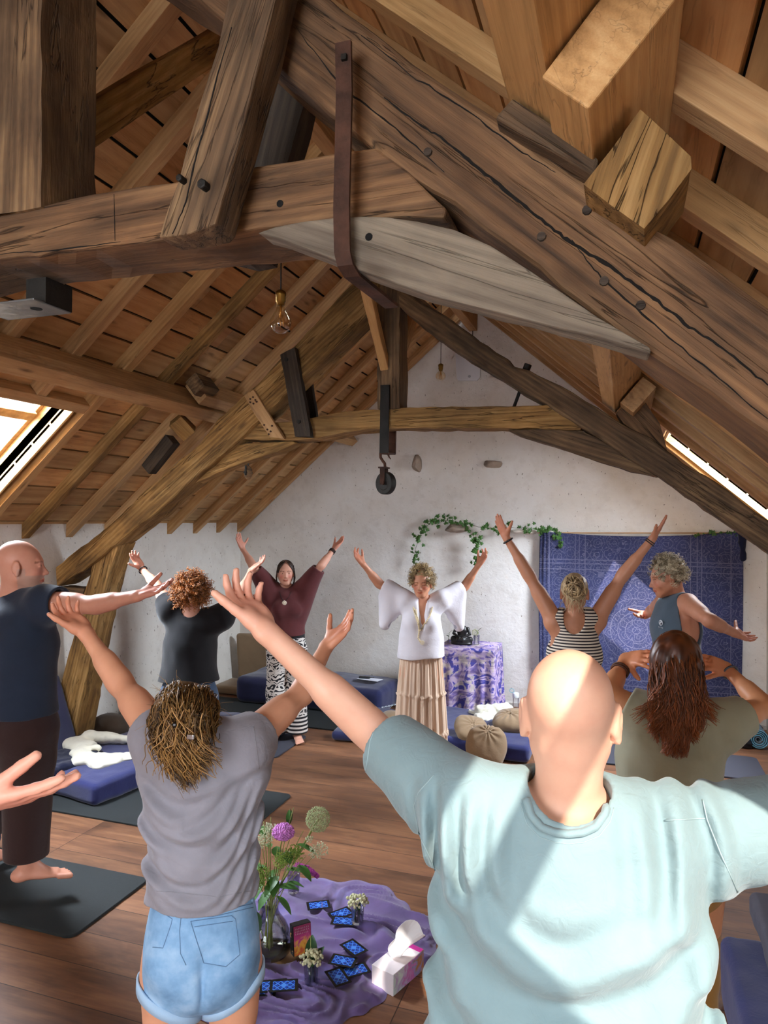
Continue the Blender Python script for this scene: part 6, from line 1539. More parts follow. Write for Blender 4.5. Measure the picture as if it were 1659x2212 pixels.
LACE=plain('lace_flower_white','c9cfae',.8,0,.2,80,.15,vs=60);ALL=plain('allium_green','a7b183',.8,0,.3,120,.25,vs=90);PINK=plain('pink_bloom','c980c9',.7,0,.2,90,.3,vs=60);MAG=plain('magenta_bloom','a83f95',.7,0,.2,90,.3,vs=60);BUDW=plain('white_buds','c4c29c',.7,0,.2,90,.15,vs=50)
def leaf(G,p,d,n,L,w,fold=.25,curl=.3):
    p=A_(p);d=nv(d);n=nv(A_(n)-d*A_(n).dot(d));s=np.cross(d,n);V=[];F=[];m_=9
    for i in range(m_):
        t_=i/(m_-1);ww=w*math.sin(PI*min(1,t_*.97+.015))**.8*(1-.25*t_);c=p+d*L*t_+n*(-curl*L*t_*t_)
        V+= [c-s*ww+n*fold*ww,c,c+s*ww+n*fold*ww]
    for i in range(m_-1): F+= [(3*i,3*i+1,3*i+4,3*i+3),(3*i+1,3*i+2,3*i+5,3*i+4)]
    G.add(V,F)
def stemleaf(name,base,tip,mat,leaves,label,cat='foliage',bend=(0,0,0),r=.0022,leafmat=None,terminal=True):
    base=A_(base);tip=A_(tip);e=empty(name,tuple(base),label,cat);mid=(base+tip)/2+np.array(bend,float);pts=[(1-s)**2*base+2*s*(1-s)*mid+s*s*tip-base for s in np.linspace(0,1,10)]
    G=Geo();G.tube(pts,[r*(1.3-.5*i/9) for i in range(10)],6);G.build('stem',STEM,e)
    G=Geo()
    for (t_,L,w,az,el_) in leaves:
        i=min(8,int(t_*9));p=pts[i];d=np.array([math.cos(az)*math.cos(el_),math.sin(az)*math.cos(el_),math.sin(el_)]);leaf(G,p,d,(0,0,1) if abs(el_)<1.2 else (1,0,0),L,w)
    o=G.build('leaves',leafmat or mat,e,smooth=True);return e,pts
def umbel(G,c,r,n,up,seed,dot=.0035,dome=.35):
    rn=np.random.RandomState(seed);u=nv(up);a=nv(np.cross(u,[.3,.9,.1]));b=np.cross(u,a);c=A_(c)
    for i in range(n):
        q=math.sqrt((i+.5)/n);t_=i*2.4;h=c+(a*math.cos(t_)+b*math.sin(t_))*r*q+u*r*dome*(1-q*q);G.tube([c-u*r*.7,h],.0006,3,caps=False)
        for j in range(9):
            w=rn.randn(3)*r*.085;bmv=h+w;s=dot*rn.uniform(.7,1.2)
            G.add([bmv+np.array(x)*s for x in ((1,0,0),(-1,0,0),(0,1,0),(0,-1,0),(0,0,1),(0,0,-1))],[(0,2,4),(2,1,4),(1,3,4),(3,0,4),(2,0,5),(1,2,5),(3,1,5),(0,3,5)])
def ballflower(G,c,r,n,seed,dot=.004,inner=.8,squash=1.):
    rn=np.random.RandomState(seed);c=A_(c)
    for i in range(n):
        zz=1-2*(i+.5)/n;t_=i*2.39996;q=math.sqrt(1-zz*zz);d=np.array([q*math.cos(t_),q*math.sin(t_),zz*squash]);p=c+d*r*rn.uniform(inner,1.04);s=dot*rn.uniform(.7,1.25)
        G.add([p+np.array(x)*s for x in ((1,0,0),(-1,0,0),(0,1,0),(0,-1,0),(0,0,1),(0,0,-1))],[(0,2,4),(2,1,4),(1,3,4),(3,0,4),(2,0,5),(1,2,5),(3,1,5),(0,3,5)])
def cup(loc,label,r=.033,h=.10,name='drinking_glass'):
    V,F=lathe(glasscup(r,h));o=link(name,mesh_np(name,V,F),CUP,loc=loc,smooth=True);return tagp(o,label,'glass')
# glass with leaves on the altar
cup((-1.44,7.22,.707),'small clear glass with sprigs beside the black statue')
stemleaf('leafy_sprig',(-1.44,7.22,.72),(-1.42,7.21,.86),GREEN,[(.9,.06,.016,.3,1.0),(.8,.05,.012,2.6,.8),(.7,.05,.012,1.5,.5),(.8,.04,.01,4.,.4)],'green sprig with one large leaf in the altar glass',leafmat=DGREEN)
G=Geo();ballflower(G,(-1.45,7.20,.835),.035,60,3,.005);tagp(G.build('bud_cluster',BUDW),'cluster of white buds in the glass on the altar table','flower')
stemleaf('leafy_sprig',(-1.74,7.22,.708),(-1.72,7.20,.82),GREEN,[(.9,.05,.014,.3,1.0),(.6,.05,.014,2.6,.5),(.8,.05,.012,4.5,.5)],'dark green sprig left of the statue, partly hidden by the white blouse',leafmat=DGREEN)
# water bottle
bt=empty('water_bottle',(-1.03,7.20,0),'clear water bottle with white lid and blue loop on the floor by the wall','bottle')
V,F=lathe([(0,.002),(.034,.002),(.036,.01),(.036,.06),(.030,.16),(.030,.20),(.030,.205),(0,.205)]);link('bottle_body',mesh_np('bottle_body',V,F),CUP,bt,smooth=True)
V,F=lathe([(0,.0),(.033,.0),(.034,.012),(0,.012)]);link('bottle_base',mesh_np('bottle_base',V,F),plain('aqua_plastic','9fd0d6',.3),bt)
V,F=lathe([(0,.20),(.031,.20),(.033,.205),(.033,.245),(.027,.252),(0,.255)]);link('bottle_lid',mesh_np('bottle_lid',V,F),plain('white_plastic','dfe6e6',.35),bt,smooth=True)
G=Geo();G.tube([(-.03+.022*math.cos(a)-.01,0,.268+.020*math.sin(a)) for a in np.linspace(0,2*PI,16)],.003,5);G.build('carry_loop',plain('aqua_loop','6fb8c4',.4),bt)
# rolled mat + black bag at right
rm=empty('rolled_mat',(1.12,6.93,.09),'grey yoga mat rolled up with a blue spiral edge at the right edge','yoga mat')
G=Geo();V=[];F=[];n=150;L_=.55
for i in range(n):
    a=i/n*2*PI*4.6;r=.018+.0155*a/(2*PI)
    for y in (-.0,L_): V.append((r*math.cos(a),y,r*math.sin(a)))
for i in range(n-1): F.append((2*i,2*i+1,2*i+3,2*i+2))
G.add(V,F);o=G.build('roll',plain('slate_foam','56636a',.8),rm);sm=o.modifiers.new('s','SOLIDIFY');sm.thickness=.008;sm.offset=-1
G=Geo();G.tube([((.018+.0155*a/(2*PI)-.001)*math.cos(a),-.003,(.018+.0155*a/(2*PI)-.001)*math.sin(a)) for a in np.linspace(6,2*PI*4.6,110)],.0022,4);G.build('blue_edge',plain('turquoise','5fb4cf',.6),rm)
blob('black_bag',[rc((.86,7.22,.05),(1.02,6.95,.05),.07,.06),rc((.93,7.25,.05),(1.15,7.25,.07),.06,.07)],plain('black_nylon','111117',.25,0,.5,20),'shiny black bag lying on the floor beside the rolled mat','bag',wr=(.02,14),z0=.003)
# bottom right mattress + blanket + emblem
softslab('mattress',(.95,2.62,.14),(.56,.66,.14),0,BLUE,'large blue mattress in the lower right corner behind the aqua T-shirt','mattress',z0=.002,puff=.01)
softslab('folded_blanket',(.98,3.20,.345),(.46,.24,.055),0,plain('grey_blanket','55535d',.95,0,.4,50),'folded grey blanket on the rear end of the lower right mattress','blanket',rd=.03,wr=(.012,8))
t_=NT('sun_emblem');vec=t_.objc();ww=t_.add('ShaderNodeTexWave',{'Vector':t_.mapping(vec,(9,20,1)),'Scale':1.,'Distortion':3.},wave_type='RINGS').outputs['Fac'];t_.fin(t_.ramp(ww,[(.3,'6b3a1c'),(.45,'c9a02e'),(.7,'c4b53a'),(.8,'6b3a1c')]),.7)
bm=bmesh.new();bm_box(bm,(0,0,0),(.15,.07,.004));tagp(link('patch',from_bm('patch',bm),t_.m,loc=(.60,2.80,.305),rot=(0,0,.0)),'small yellow and brown ornamental patch on the lower right mattress','patch')
# ---- tapestry ----
def tap_mat():
    t=NT('indigo_batik');vec=t.objc();s=t.add('ShaderNodeSeparateXYZ',{0:vec});x,zz=s.outputs[0],s.outputs[2]
    def line(v,w): return t.ramp(v,[(0.,(1,1,1,1)),(w,(0,0,0,1))])
    vo=t.add('ShaderNodeTexVoronoi',{'Vector':t.mapping(vec,(1,.01,1)),'Scale':7.5,'Randomness':.35});d=vo.outputs['Distance']
    wob=t.noise(vec,26,2,.5);r1=t.math('ABSOLUTE',t.math('SUBTRACT',t.math('FRACT',t.math('ADD',t.math('MULTIPLY',d,5.2),t.math('MULTIPLY',wob,1.6))),.5))
    m=line(r1,.09)
    v2=t.add('ShaderNodeTexVoronoi',{'Vector':t.mapping(vec,(1,.01,1)),'Scale':19.},feature='DISTANCE_TO_EDGE').outputs['Distance'];m=t.math('MAXIMUM',m,t.math('MULTIPLY',line(v2,.035),.55))
    cx=t.math('ABSOLUTE',t.math('SUBTRACT',x,0.));cz=t.math('ABSOLUTE',t.math('SUBTRACT',zz,.0))
    for b in (.50,.56,.60,.86):
        m=t.math('MAXIMUM',m,t.math('MULTIPLY',line(t.math('ABSOLUTE',t.math('SUBTRACT',cx,b)),.006),.9))
    for b in (.50,.56,.60): m=t.math('MAXIMUM',m,t.math('MULTIPLY',line(t.math('ABSOLUTE',t.math('SUBTRACT',cz,b+.05)),.006),.9))
    # medallion rings in the middle
    rr_=t.math('SQRT',t.math('ADD',t.math('POWER',x,2.),t.math('POWER',t.math('SUBTRACT',zz,-.05),2.)))
    m=t.math('MAXIMUM',m,t.math('MULTIPLY',line(t.math('ABSOLUTE',t.math('SUBTRACT',t.math('FRACT',t.math('MULTIPLY',rr_,14.)),.5)),.05),t.math('LESS_THAN',rr_,.36)))
    c=t.mix(t.math('MULTIPLY',m,.62),t.ramp(t.noise(vec,3,4),[(.3,'272c4e'),(.7,'333a66')]),srgb('85839a'))
    m_=t.fin(c,.85,t.bump(m,.2,.002));return m_
tp=empty('wall_tapestry',((-.84+1.08)/2,7.58,.94),'large indigo blue cloth with pale line ornaments hung on the back wall','tapestry')
V=[];F=[];nx,nz=150,110
for j in range(nz+1):
    for i in range(nx+1):
        s=i/nx;u_=j/nz;x=-.84+1.92*s;zt=1.885-.055*math.sin(PI*s)**.8+.02*s-.02*math.exp(-(s/.03)**2);z_=zt*(1-u_)+.015*u_
        fold=.014*math.sin(s*26+1.2*math.sin(u_*3))*(1-s)**3*2.2+.006*math.sin(s*14+u_*2)+.01*math.exp(-((s-.03)/.04)**2)*math.sin(s*300)
        edge=.012*math.exp(-((1-s)/.02)**2);V.append((x-.12+.012*math.sin(u_*5)*(s-.5),-fold-.018-edge+.03*0,z_-.94))
for j in range(nz):
    for i in range(nx): a=j*(nx+1)+i;F.append((a,a+nx+1,a+nx+2,a+1))
o=link('cloth',mesh_np('cloth',V,F),tap_mat(),tp,smooth=True);s_=o.modifiers.new('s','SOLIDIFY');s_.thickness=.002
v=Vol(.008);v.u(rc((.955,-.035,.93),(.965,-.03,.70),.035,.025),.01);wrinkle(v,.02,14);Vv,Ff=v.mesh();link('gathered_corner',fast_mesh('gathered_corner',Vv,Ff),DARKB,tp,smooth=True)
bm=bmesh.new();bm_cyl(bm,(-.985,-.0,.92),(.96,-.0,.945),.006,None,8);link('hanging_rod',from_bm('hanging_rod',bm),WOOD_NEW,tp)
# ---- ivy ----
def ivy(name,pts,n,label,seed,size=.03,yoff=7.60,spread=.03):
    rn=random.Random(seed);P=[A_(at(x,y,'y',yoff)) for x,y in pts];e=empty(name,tuple(P[0]),label,'ivy');Q=[]
    for i in range(len(P)-1):
        for k in range(6): Q.append(P[i]+(P[i+1]-P[i])*(k/6)+np.array([0,-.012*rn.random(),.004*math.sin(i+k)]))
    Q.append(P[-1]);G=Geo();G.tube([q-P[0] for q in Q],.0022,5);G.build('vine_stem',plain('vine_brown','4c4a2c',.8),e)
    G=Geo()
    for i in range(n):
        q=Q[rn.randrange(len(Q))]-P[0]+np.array([rn.gauss(0,spread),-abs(rn.gauss(.02,.015)),rn.gauss(0,spread)]);s=size*rn.uniform(.5,1.25)
        nn=nv([rn.gauss(0,.5),-1,rn.gauss(.2,.5)]);up=nv(np.cross(nn,[1,0,rn.gauss(0,.8)]));sd=np.cross(up,nn)
        sh=[(0,-.55),(.35,-.75),(.85,-.45),(.55,-.05),(1.0,.35),(.4,.35),(0,1.15),(-.4,.35),(-1.0,.35),(-.55,-.05),(-.85,-.45),(-.35,-.75)]
        V_=[q+nn*s*.15]+[q+(sd*a+up*b)*s*.62-nn*s*.1*(a*a) for a,b in sh];G.add(V_,[(0,k+1,(k+1)%12+1) for k in range(12)])
    G.build('ivy_leaves',GREEN,e,smooth=False);return e
ivy('ivy_garland',[(893,1222),(897,1190),(905,1160),(915,1143),(932,1128),(955,1124),(985,1127),(1010,1132),(1045,1140),(1080,1140),(1110,1140),(1160,1142),(1195,1146),(1205,1160),(1210,1180)],150,'long ivy garland draped over the stone ledges on the gable wall',1,.044,7.56,.028)
ivy('ivy_trail',[(1008,1138),(1020,1155),(1030,1170),(1032,1185),(1035,1200),(1028,1215)],48,'short ivy trail hanging below the left stone ledge',2,.048,7.50,.03)
ivy('ivy_sprig',[(1500,1155),(1530,1152),(1560,1150),(1585,1150)],20,'ivy sprigs on the top right edge of the blue tapestry',3,.028,7.53,.015)
# ---- purple cloth on the floor ----
CC=np.array([-1.30,2.98]);OUT=[(-1.75,2.54),(-1.45,2.42),(-1.2,2.46),(-1.03,2.62),(-.95,2.80),(-.90,2.98),(-.80,3.15),(-.84,3.38),(-1.0,3.46),(-1.15,3.62),(-1.45,3.64),(-1.72,3.58),(-1.84,3.3),(-1.86,2.95)]
oa=sorted((math.atan2(y-CC[1],x-CC[0]),math.hypot(x-CC[0],y-CC[1])) for x,y in OUT)
OA=np.array([a for a,_ in oa]);OR=np.array([r for _,r in oa])
def outr(a): return np.interp(a,np.r_[OA[-1]-2*PI,OA,OA[0]+2*PI],np.r_[OR[-1],OR,OR[0]])
def clothH(x,y):
    P=np.stack([np.asarray(x)*1.,np.asarray(y)*1.,np.zeros_like(np.asarray(x)*1.)],-1)
    q=P*np.array([3.2,6.,1]);w=vnoise(q+3);u=vnoise(P*9+7)
    r=1-np.abs(np.sin(w*16+P[...,1]*11))**.7
    bell=np.exp(-(((P[...,0]+1.12)/.16)**2+((P[...,1]-3.18)/.12)**2))
    return .006+.022*r+.010*(u+.5)+bell*(.035+.03*np.sin(w*30))
V=[];F=[];na,nr_=200,70
for j in range(nr_+1):
    for i in range(na):
        a=-PI+2*PI*i/na;r=outr(a)*(1+.03*math.sin(9*a)+.02*math.sin(23*a))*j/nr_;V.append([CC[0]+r*math.cos(a),CC[1]+r*math.sin(a),0])
V=np.array(V);H_=clothH(V[:,0],V[:,1]);edge=np.repeat(np.clip((1-np.arange(nr_+1)/nr_)*14,.12,1),na);V[:,2]=H_*edge
hole=(((V[:,0]+1.50)/.20)**2+((V[:,1]-2.93)/.085)**2)
for j in range(nr_):
    for i in range(na):
        k=(i+1)%na;f_=(j*na+i,j*na+k,(j+1)*na+k,(j+1)*na+i)
        if all(hole[q]<1 for q in f_): continue
        F.append(f_)
tt_=NT('purple_muslin');vec=tt_.objc();n_=tt_.noise(vec,4,4,.6,.6);n2_=tt_.noise(vec,60,3)
tt_.fin(tt_.ramp(n_,[(.3,'50406a'),(.5,'624d7e'),(.62,'62568c'),(.75,'704f76')]),.9,tt_.bump(n2_,.2,.002));tt_.b.inputs['Sheen Weight'].default_value=.3
o=link('floor_cloth',mesh_np('floor_cloth',V-np.array([CC[0],CC[1],0]),F),tt_.m,loc=(CC[0],CC[1],0),smooth=True);tagp(o,'rumpled purple cloth spread on the floor as a centrepiece','cloth')
def ch(x,y): return float(clothH(np.array([x]),np.array([y]))[0])
# cards
tc=NT('lattice_card_back');vec=tc.objc();s=tc.add('ShaderNodeSeparateXYZ',{0:vec});x,y=s.outputs[0],s.outputs[1]
d1=tc.math('ABSOLUTE',tc.math('SUBTRACT',tc.math('FRACT',tc.math('MULTIPLY',tc.math('ADD',x,y),38.)),.5));d2=tc.math('ABSOLUTE',tc.math('SUBTRACT',tc.math('FRACT',tc.math('MULTIPLY',tc.math('SUBTRACT',x,y),38.)),.5))
m=tc.math('MAXIMUM',tc.ramp(d1,[(.06,(1,1,1,1)),(.12,(0,0,0,1))]),tc.ramp(d2,[(.06,(1,1,1,1)),(.12,(0,0,0,1))]));m=tc.math('MAXIMUM',m,tc.math('LESS_THAN',tc.math('ADD',tc.math('POWER',x,2.),tc.math('POWER',y,2.)),.00011))
vo=tc.add('ShaderNodeTexVoronoi',{'Vector':vec,'Scale':55.,'Randomness':0.}).outputs['Distance'];c=tc.mix(tc.ramp(vo,[(.25,(1,1,1,1)),(.35,(0,0,0,1))]),srgb('163f9e'),srgb('10154e'));c=tc.mix(m,c,srgb('4a86d8'))
inn=tc.math('MULTIPLY',tc.math('LESS_THAN',tc.math('ABSOLUTE',x),.046),tc.math('LESS_THAN',tc.math('ABSOLUTE',y),.028));tc.fin(tc.mix(inn,srgb('15130f'),c),.35)
bm=bmesh.new();bm_box(bm,(0,0,0),(.118,.078,.0012));CARD=from_bm('oracle_card',bm);CARD.materials.append(tc.m)
cards=[((688,1958),.55,'uppermost one, right of the vase'),((737,1977),.95,'second from the top, left of a glass of buds'),((742,1996),.2,'half hidden below the glass of buds'),((764,2057),-.55,'farthest of the right hand four'),((741,2083),.05,'middle one of the right hand four, on top'),((768,2098),.75,'partly covered, right of the middle one'),((730,2115),-.75,'nearest of the right hand four'),((567,2137),.35,'lower left one beside the denim shorts'),((590,2132),.5,'half covered in the lower left trio'),((613,2134),.42,'right one of the lower left trio')]
for i,((px,py),a,lab) in enumerate(cards):
    p=at(px,py,'z',.025);o=bpy.data.objects.new('oracle_card',CARD);COL.objects.link(o)
    lift={4:.008,5:.0,8:-.0,9:.006,6:.004}.get(i,0)
    hz=max(ch(p.x+dx,p.y+dy) for dx in (-.05,0,.05) for dy in (-.04,0,.04));o.location=(p.x,p.y,hz+.001+lift);o.rotation_euler=(0,0,a);tagp(o,'blue lattice patterned card, '+lab,'card','blue cards on the purple cloth')
# glass vase
VZ=.004;vb=at(592,2050,'z',0.);vx,vy=-1.54,2.925
vs=empty('flower_vase',(vx,vy,0),'clear glass bottle vase half full of water on the purple cloth','vase')
V,F=lathe([(0,.004),(.090,.004),(.100,.014),(.105,.045),(.099,.09),(.080,.135),(.056,.165),(.044,.19),(.043,.215),(.050,.232),(.052,.238),(.048,.238),(.040,.21),(.041,.19),(.053,.162),(.076,.132),(.095,.09),(.101,.045),(.096,.014),(0,.012)],36);link('vase_glass',mesh_np('vase_glass',V,F),CUP,vs,smooth=True)
V,F=lathe([(0,.013),(.094,.015),(.099,.045),(.094,.09),(.090,.105),(0,.105)],30);tw=NT('water');wt=tw.add('ShaderNodeBsdfTransparent',{0:(.86,.88,.72,1)});wg=tw.add('ShaderNodeBsdfGlossy',{'Roughness':.02});wm=tw.add('ShaderNodeMixShader',{0:.05,1:wt.outputs[0],2:wg.outputs[0]});tw.l.new(wm.outputs[0],tw.out.inputs[0]);link('water',mesh_np('water',V,F),tw.m,vs,smooth=True)
vt=3.08
def F_(px,py,dt=0): return A_(atd(px,py,vt+dt))
bs0=np.array([vx,vy,.03])
def flower(name,tip,label,cat='flower',bend=(0,0,.0),r=.003): 
    off=np.array([RH.uniform(-.03,.03),RH.uniform(-.03,.03),0]);base=bs0+off;tip=A_(tip);neck_=np.array([vx,vy,.22])+off*.5
    e=empty(name,tuple(base),label,cat);pts=[base-base,(base*.5+neck_*.5)-base,neck_-base];
    for s in np.linspace(.15,1,7): pts.append(neck_*(1-s)+tip*s+np.array(bend)*math.sin(PI*s)-base)
    G=Geo();G.tube(pts,r,6);G.build('stem',STEM,e);return e,tip-base
e,t0=flower('allium',F_(687,1770),'green globe shaped allium head on a thick stem, tallest flower of the vase',r=.0048)
G=Geo();ballflower(G,t0,.052,620,1,.0030,.9);ballflower(G,t0,.036,120,2,.004,.8);G.build('flower_head',ALL,e,smooth=False)
e,t0=flower('pink_flower',F_(612,1797),'pink purple hydrangea bloom above the vase')
G=Geo();ballflower(G,t0,.045,230,4,.0075,.9,.65);G.build('flower_head',PINK,e,smooth=False)
for (x,y,dt,r_,lab) in ((688,1838,0,.042,'white lace flower on the thin stem reaching farthest right'),(583,1800,.0,.045,'pale lace flower left of the pink bloom'),(565,1818,.03,.035,'pale lace flower nearest the grey T-shirt'),(578,1785,.02,.02,'small lace flower left above the pink bloom'),(668,1813,.02,.018,'tiny lace flower under the allium')):
    e,t0=flower('lace_flower',F_(x,y,dt),lab,r=.0016);G=Geo();umbel(G,t0,r_,26 if r_>.03 else 10,(.0,-.5,.8),int(x),.0028);G.build('flower_head',LACE,e,smooth=False)
for (x,y,dt,lab) in ((636,1843,-.03,'yellow green lady\'s mantle spray in the middle of the vase'),(610,1858,-.06,'yellow green spray low over the vase neck'),(562,1885,-.02,'yellow green spray at the hem of the grey T-shirt'),(556,1905,0,'lowest yellow green spray beside the denim shorts')):
    e,t0=flower('green_spray',F_(x,y,dt),lab,r=.0016);G=Geo();ballflower(G,t0,.045,260,int(x),.0036,.3,.8);G.build('flower_head',GREENY,e,smooth=False)
for (x,y,dt,lv_,lab) in ((634,1745,.02,[(.95,.07,.016,.2,1.2),(.9,.07,.015,2.,1.),(.75,.08,.02,.3,.7),(.8,.06,.014,4.,.8)],'leafy shoot pointing straight up above the vase'),(585,1765,.03,[(.95,.09,.024,3.,.3),(.8,.07,.022,2.4,.1)],'leafy shoot with broad leaves left above the vase'),(655,1795,.0,[(.95,.10,.022,.1,-.1),(.7,.09,.022,.4,.1),(.5,.1,.02,6.0,-.3)],'leafy shoot with long leaves right of the vase'),(600,1830,-.03,[(.9,.07,.025,2.,.5),(.6,.10,.03,4.2,-.5),(.7,.09,.03,5.2,-.2)],'leafy stem in the centre of the bunch')):
    tip=F_(x,y,dt);b_=bs0+np.array([RH.uniform(-.02,.02),RH.uniform(-.02,.02),.0]);stemleaf('leafy_branch',b_,tip,GREEN,lv_,lab,bend=tuple((np.array([vx,vy,.30])-(b_+tip)/2)*.8))
stemleaf('leafy_branch',(vx-.01,vy-.01,.03),(vx-.06,vy-.08,.25),DGREEN,[(.95,.12,.034,3.9,-.9),(.9,.12,.034,4.7,-1.),(.8,.11,.032,5.6,-.7),(.9,.10,.03,3.2,-.5)],'dark drooping broad leaves over the shoulder of the vase',leafmat=DGREEN,bend=(0,0,.06))
for (x,y,dt,lv_,lab) in ((570,1775,-.02,[(.95,.08,.026,2.8,.6),(.75,.09,.028,3.6,.0),(.6,.08,.026,1.5,.5)],'leafy stem leaning left behind the lace flowers'),(625,1815,-.05,[(.9,.09,.028,5.4,.2),(.75,.10,.03,4.4,-.3),(.6,.10,.03,.3,.2),(.85,.06,.02,1.6,.9)],'bushy leafy stem just in front of the pink bloom'),(660,1850,.0,[(.9,.09,.024,5.9,-.2),(.7,.08,.022,.5,.0)],'leafy stem leaning right at mid height of the bunch'),(560,1850,-.04,[(.9,.09,.03,3.3,.0),(.7,.10,.03,4.1,-.6)],'leafy stem close to the grey T-shirt hem')):
    tip=F_(x,y,dt);b_=bs0+np.array([RH.uniform(-.02,.02),RH.uniform(-.02,.02),.0]);stemleaf('leafy_branch',b_,tip,GREEN,lv_,lab,bend=tuple((np.array([vx,vy,.28])-(b_+tip)/2)*.8))
# glasses with buds
def budglass(px,py,lab1,lab2,seed,r=.032,h=.09,mat=BUDW,sprig=None):
    p=at(px,py,'z',.02);hz=ch(p.x,p.y);cup((p.x,p.y,hz+.002),lab1,r,h)
    e=empty('bud_bunch',(p.x,p.y,hz+.012),lab2,'flower');G=Geo();rn=random.Random(seed)
    for k in range(16): G.tube([(rn.uniform(-.01,.01),rn.uniform(-.01,.01),0),(rn.uniform(-.02,.02),rn.uniform(-.02,.02),.09)],.0013,4)
    G.build('stem',GREEN,e);bm=bmesh.new()
    for k in range(90): a=rn.uniform(0,6.28);q=.052*rn.random()**.6;bm_sph(bm,(q*math.cos(a),q*math.sin(a),.105+.022*rn.random()-q*.5),rn.uniform(.005,.0085),7,5)
    link('flower_head',from_bm('flower_head',bm),mat,e,smooth=True);return p,hz
p1,h1=budglass(672,2118,'small clear glass in front of the vase with whitish buds','round whitish buds in the front glass',1,h=.085)
p2,h2=budglass(772,2004,'small clear glass with buds in the upper right part of the purple cloth','greenish buds in the glass beside the second card',2,h=.075)
stemleaf('leafy_sprig',(p1.x-.01,p1.y+.01,h1+.02),(p1.x-.035,p1.y+.07,h1+.15),DGREEN,[(.4,.11,.030,1.9,.9),(.3,.10,.028,1.3,.7)],'broad glossy leaf standing behind the buds of the front glass',leafmat=DGREEN)
p=at(634,1930,'z',.02);cup((p.x,p.y,.03),'clear glass with pink flowers behind the vase',.034,.10)
e=empty('buddleia',(p.x,p.y,.035),'drooping magenta flower spike leaning right out of the rear glass','flower')
G=Geo();G.tube([(0,0,0),(0,0,.11),(.05,.01,.125),(.10,.02,.10)],.0018,5);G.build('stem',STEM,e)
G=Geo()
for k in range(9): ballflower(G,(.02+.013*k,.005+.002*k,.128-.0012*k*k*.5),.022-.0012*k,50,k,.0042,.6)
G.build('flower_head',MAG,e,smooth=False)
G=Geo();e2=empty('pink_sprig',(p.x,p.y,.035),'loose dusty pink sprig in the rear glass','flower');
for k in range(4): ballflower(G,(-.03+.015*k,-.01,.115+.01*(k%2)),.018,30,k+20,.003,.4)
G.build('flower_head',plain('dusty_pink','9c6f95',.8,0,.2,90,.2,vs=60),e2,smooth=False)
G=Geo();G.tube([(0,0,0),(0,0,.11)],.0018,5);G.build('stem',STEM,e2)
# card box
cb=empty('card_box',(-1.385,2.945,.02),'upright black card box with a pink and yellow printed front, leaning by the vase','box')
cb.rotation_euler=(0,-.12,-.75)
bm=bmesh.new();bm_box(bm,(0,0,.065),(.042,.088,.13),bevel=.002);link('box_body',from_bm('box_body',bm),plain('box_black','101012',.35),cb)
tb_=NT('pink_yellow_cover');vec=tb_.objc();s=tb_.add('ShaderNodeSeparateXYZ',{0:vec});n=tb_.noise(vec,22,4,.6,1.5);g=tb_.math('ADD',t_.math('MULTIPLY',1,1) if False else tb_.math('MULTIPLY',s.outputs[2],4.),tb_.math('MULTIPLY',n,.8))
tb_.fin(tb_.ramp(g,[(.40,'c45a3a'),(.52,'d8a63a'),(.66,'b8407a'),(.85,'8c2b52')]),.4)
bm=bmesh.new();bm_box(bm,(.0225,0,.065),(.0015,.082,.124));link('box_front',from_bm('box_front',bm),tb_.m,cb)
G=Geo();rn=random.Random(4)
for row in range(3):
    yy=-.034
    while yy<.03:
        w=rn.uniform(.004,.007);zz_=.116-.011*row;G.tube([(.0238,yy,zz_-.003),(.0238,yy+w*.3,zz_+.003),(.0238,yy+w*.6,zz_-.003)],.0008,3);yy+=w+.0025
G.build('title_lettering',plain('lettering_white','e2dbd2',.6),cb)
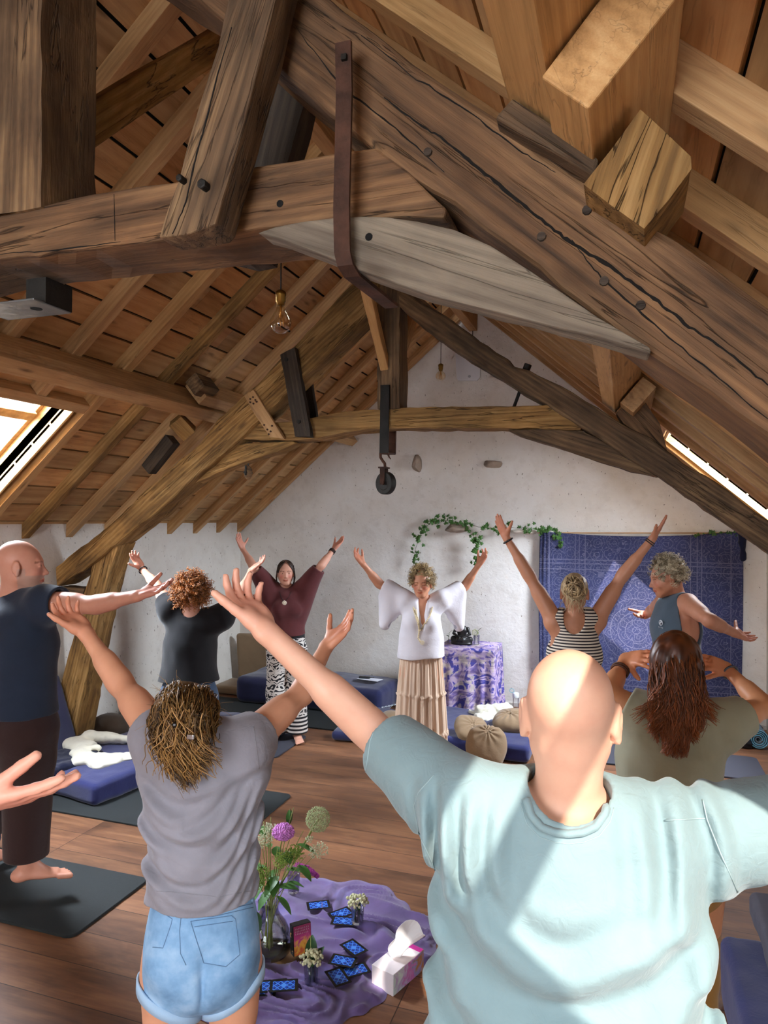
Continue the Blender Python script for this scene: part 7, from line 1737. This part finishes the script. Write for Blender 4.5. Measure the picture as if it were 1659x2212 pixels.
G=Geo();G.tube([(-.006+.006*math.cos(a),-.0448,.085+.009*math.sin(a)) for a in np.linspace(.5,5,9)],.0016,4);G.tube([(.006,-.0448,.018),(.006,-.0448,.022)],.003,6);G.build('side_emblem',plain('lettering_gold','d9b27c',.5),cb)
# tissue box
tx=empty('tissue_box',(-.925,2.955,0),'white and pink cardboard tissue box at the edge of the purple cloth','box');tx.rotation_euler=(0,0,-.33)
bm=bmesh.new();bm_box(bm,(0,0,.045),(.115,.225,.09),bevel=.002);link('carton',from_bm('carton',bm),plain('carton_white','d9cfd2',.5),tx)
bm=bmesh.new();bm_box(bm,(0,.098,.0905),(.113,.028,.001));link('pink_panel',from_bm('pink_panel',bm),plain('hot_pink','c8308f',.5),tx)
ts=NT('tissue_print');vec=ts.objc();s=ts.add('ShaderNodeSeparateXYZ',{0:vec});n=ts.noise(vec,14,3,.6,2.);ts.fin(ts.ramp(ts.math('ADD',ts.math('MULTIPLY',s.outputs[1],3.),n),[(.2,'c9dcd8'),(.42,'b79fce'),(.55,'c169b4'),(.66,'7f8fc4'),(.8,'a5764f')]),.5)
bm=bmesh.new();bm_box(bm,(.058,0,.045),(.001,.221,.086));link('side_print',from_bm('side_print',bm),ts.m,tx)
ti=empty('tissue',(-.93,2.95,.09),'crumpled white tissue standing out of the tissue box','tissue');ti.rotation_euler=(0,0,-.33)
V=[];F=[];nu,nv_=22,16
for j in range(nv_+1):
    for i in range(nu+1):
        s=i/nu-.5;u_=j/nv_;w=.03+.085*u_**.8;x=s*w*1.5*math.cos(s*2.4);y=s*w*1.1+.012*math.sin(s*16)*u_+.02*u_*math.sin(s*7);zz_=u_*(.135-.09*abs(s)+.018*math.sin(s*9+1))-.003;V.append((x+.012*math.sin(u_*5+s*8)*u_+.03*u_*u_,y+.04*u_*u_,zz_))
for j in range(nv_):
    for i in range(nu): a=j*(nu+1)+i;F.append((a,a+1,a+nu+2,a+nu+1))
o=link('tissue_sheet',mesh_np('tissue_sheet',V,F),plain('tissue_white','e8e8ea',.9),ti,smooth=False);s_=o.modifiers.new('s','SOLIDIFY');s_.thickness=.0008
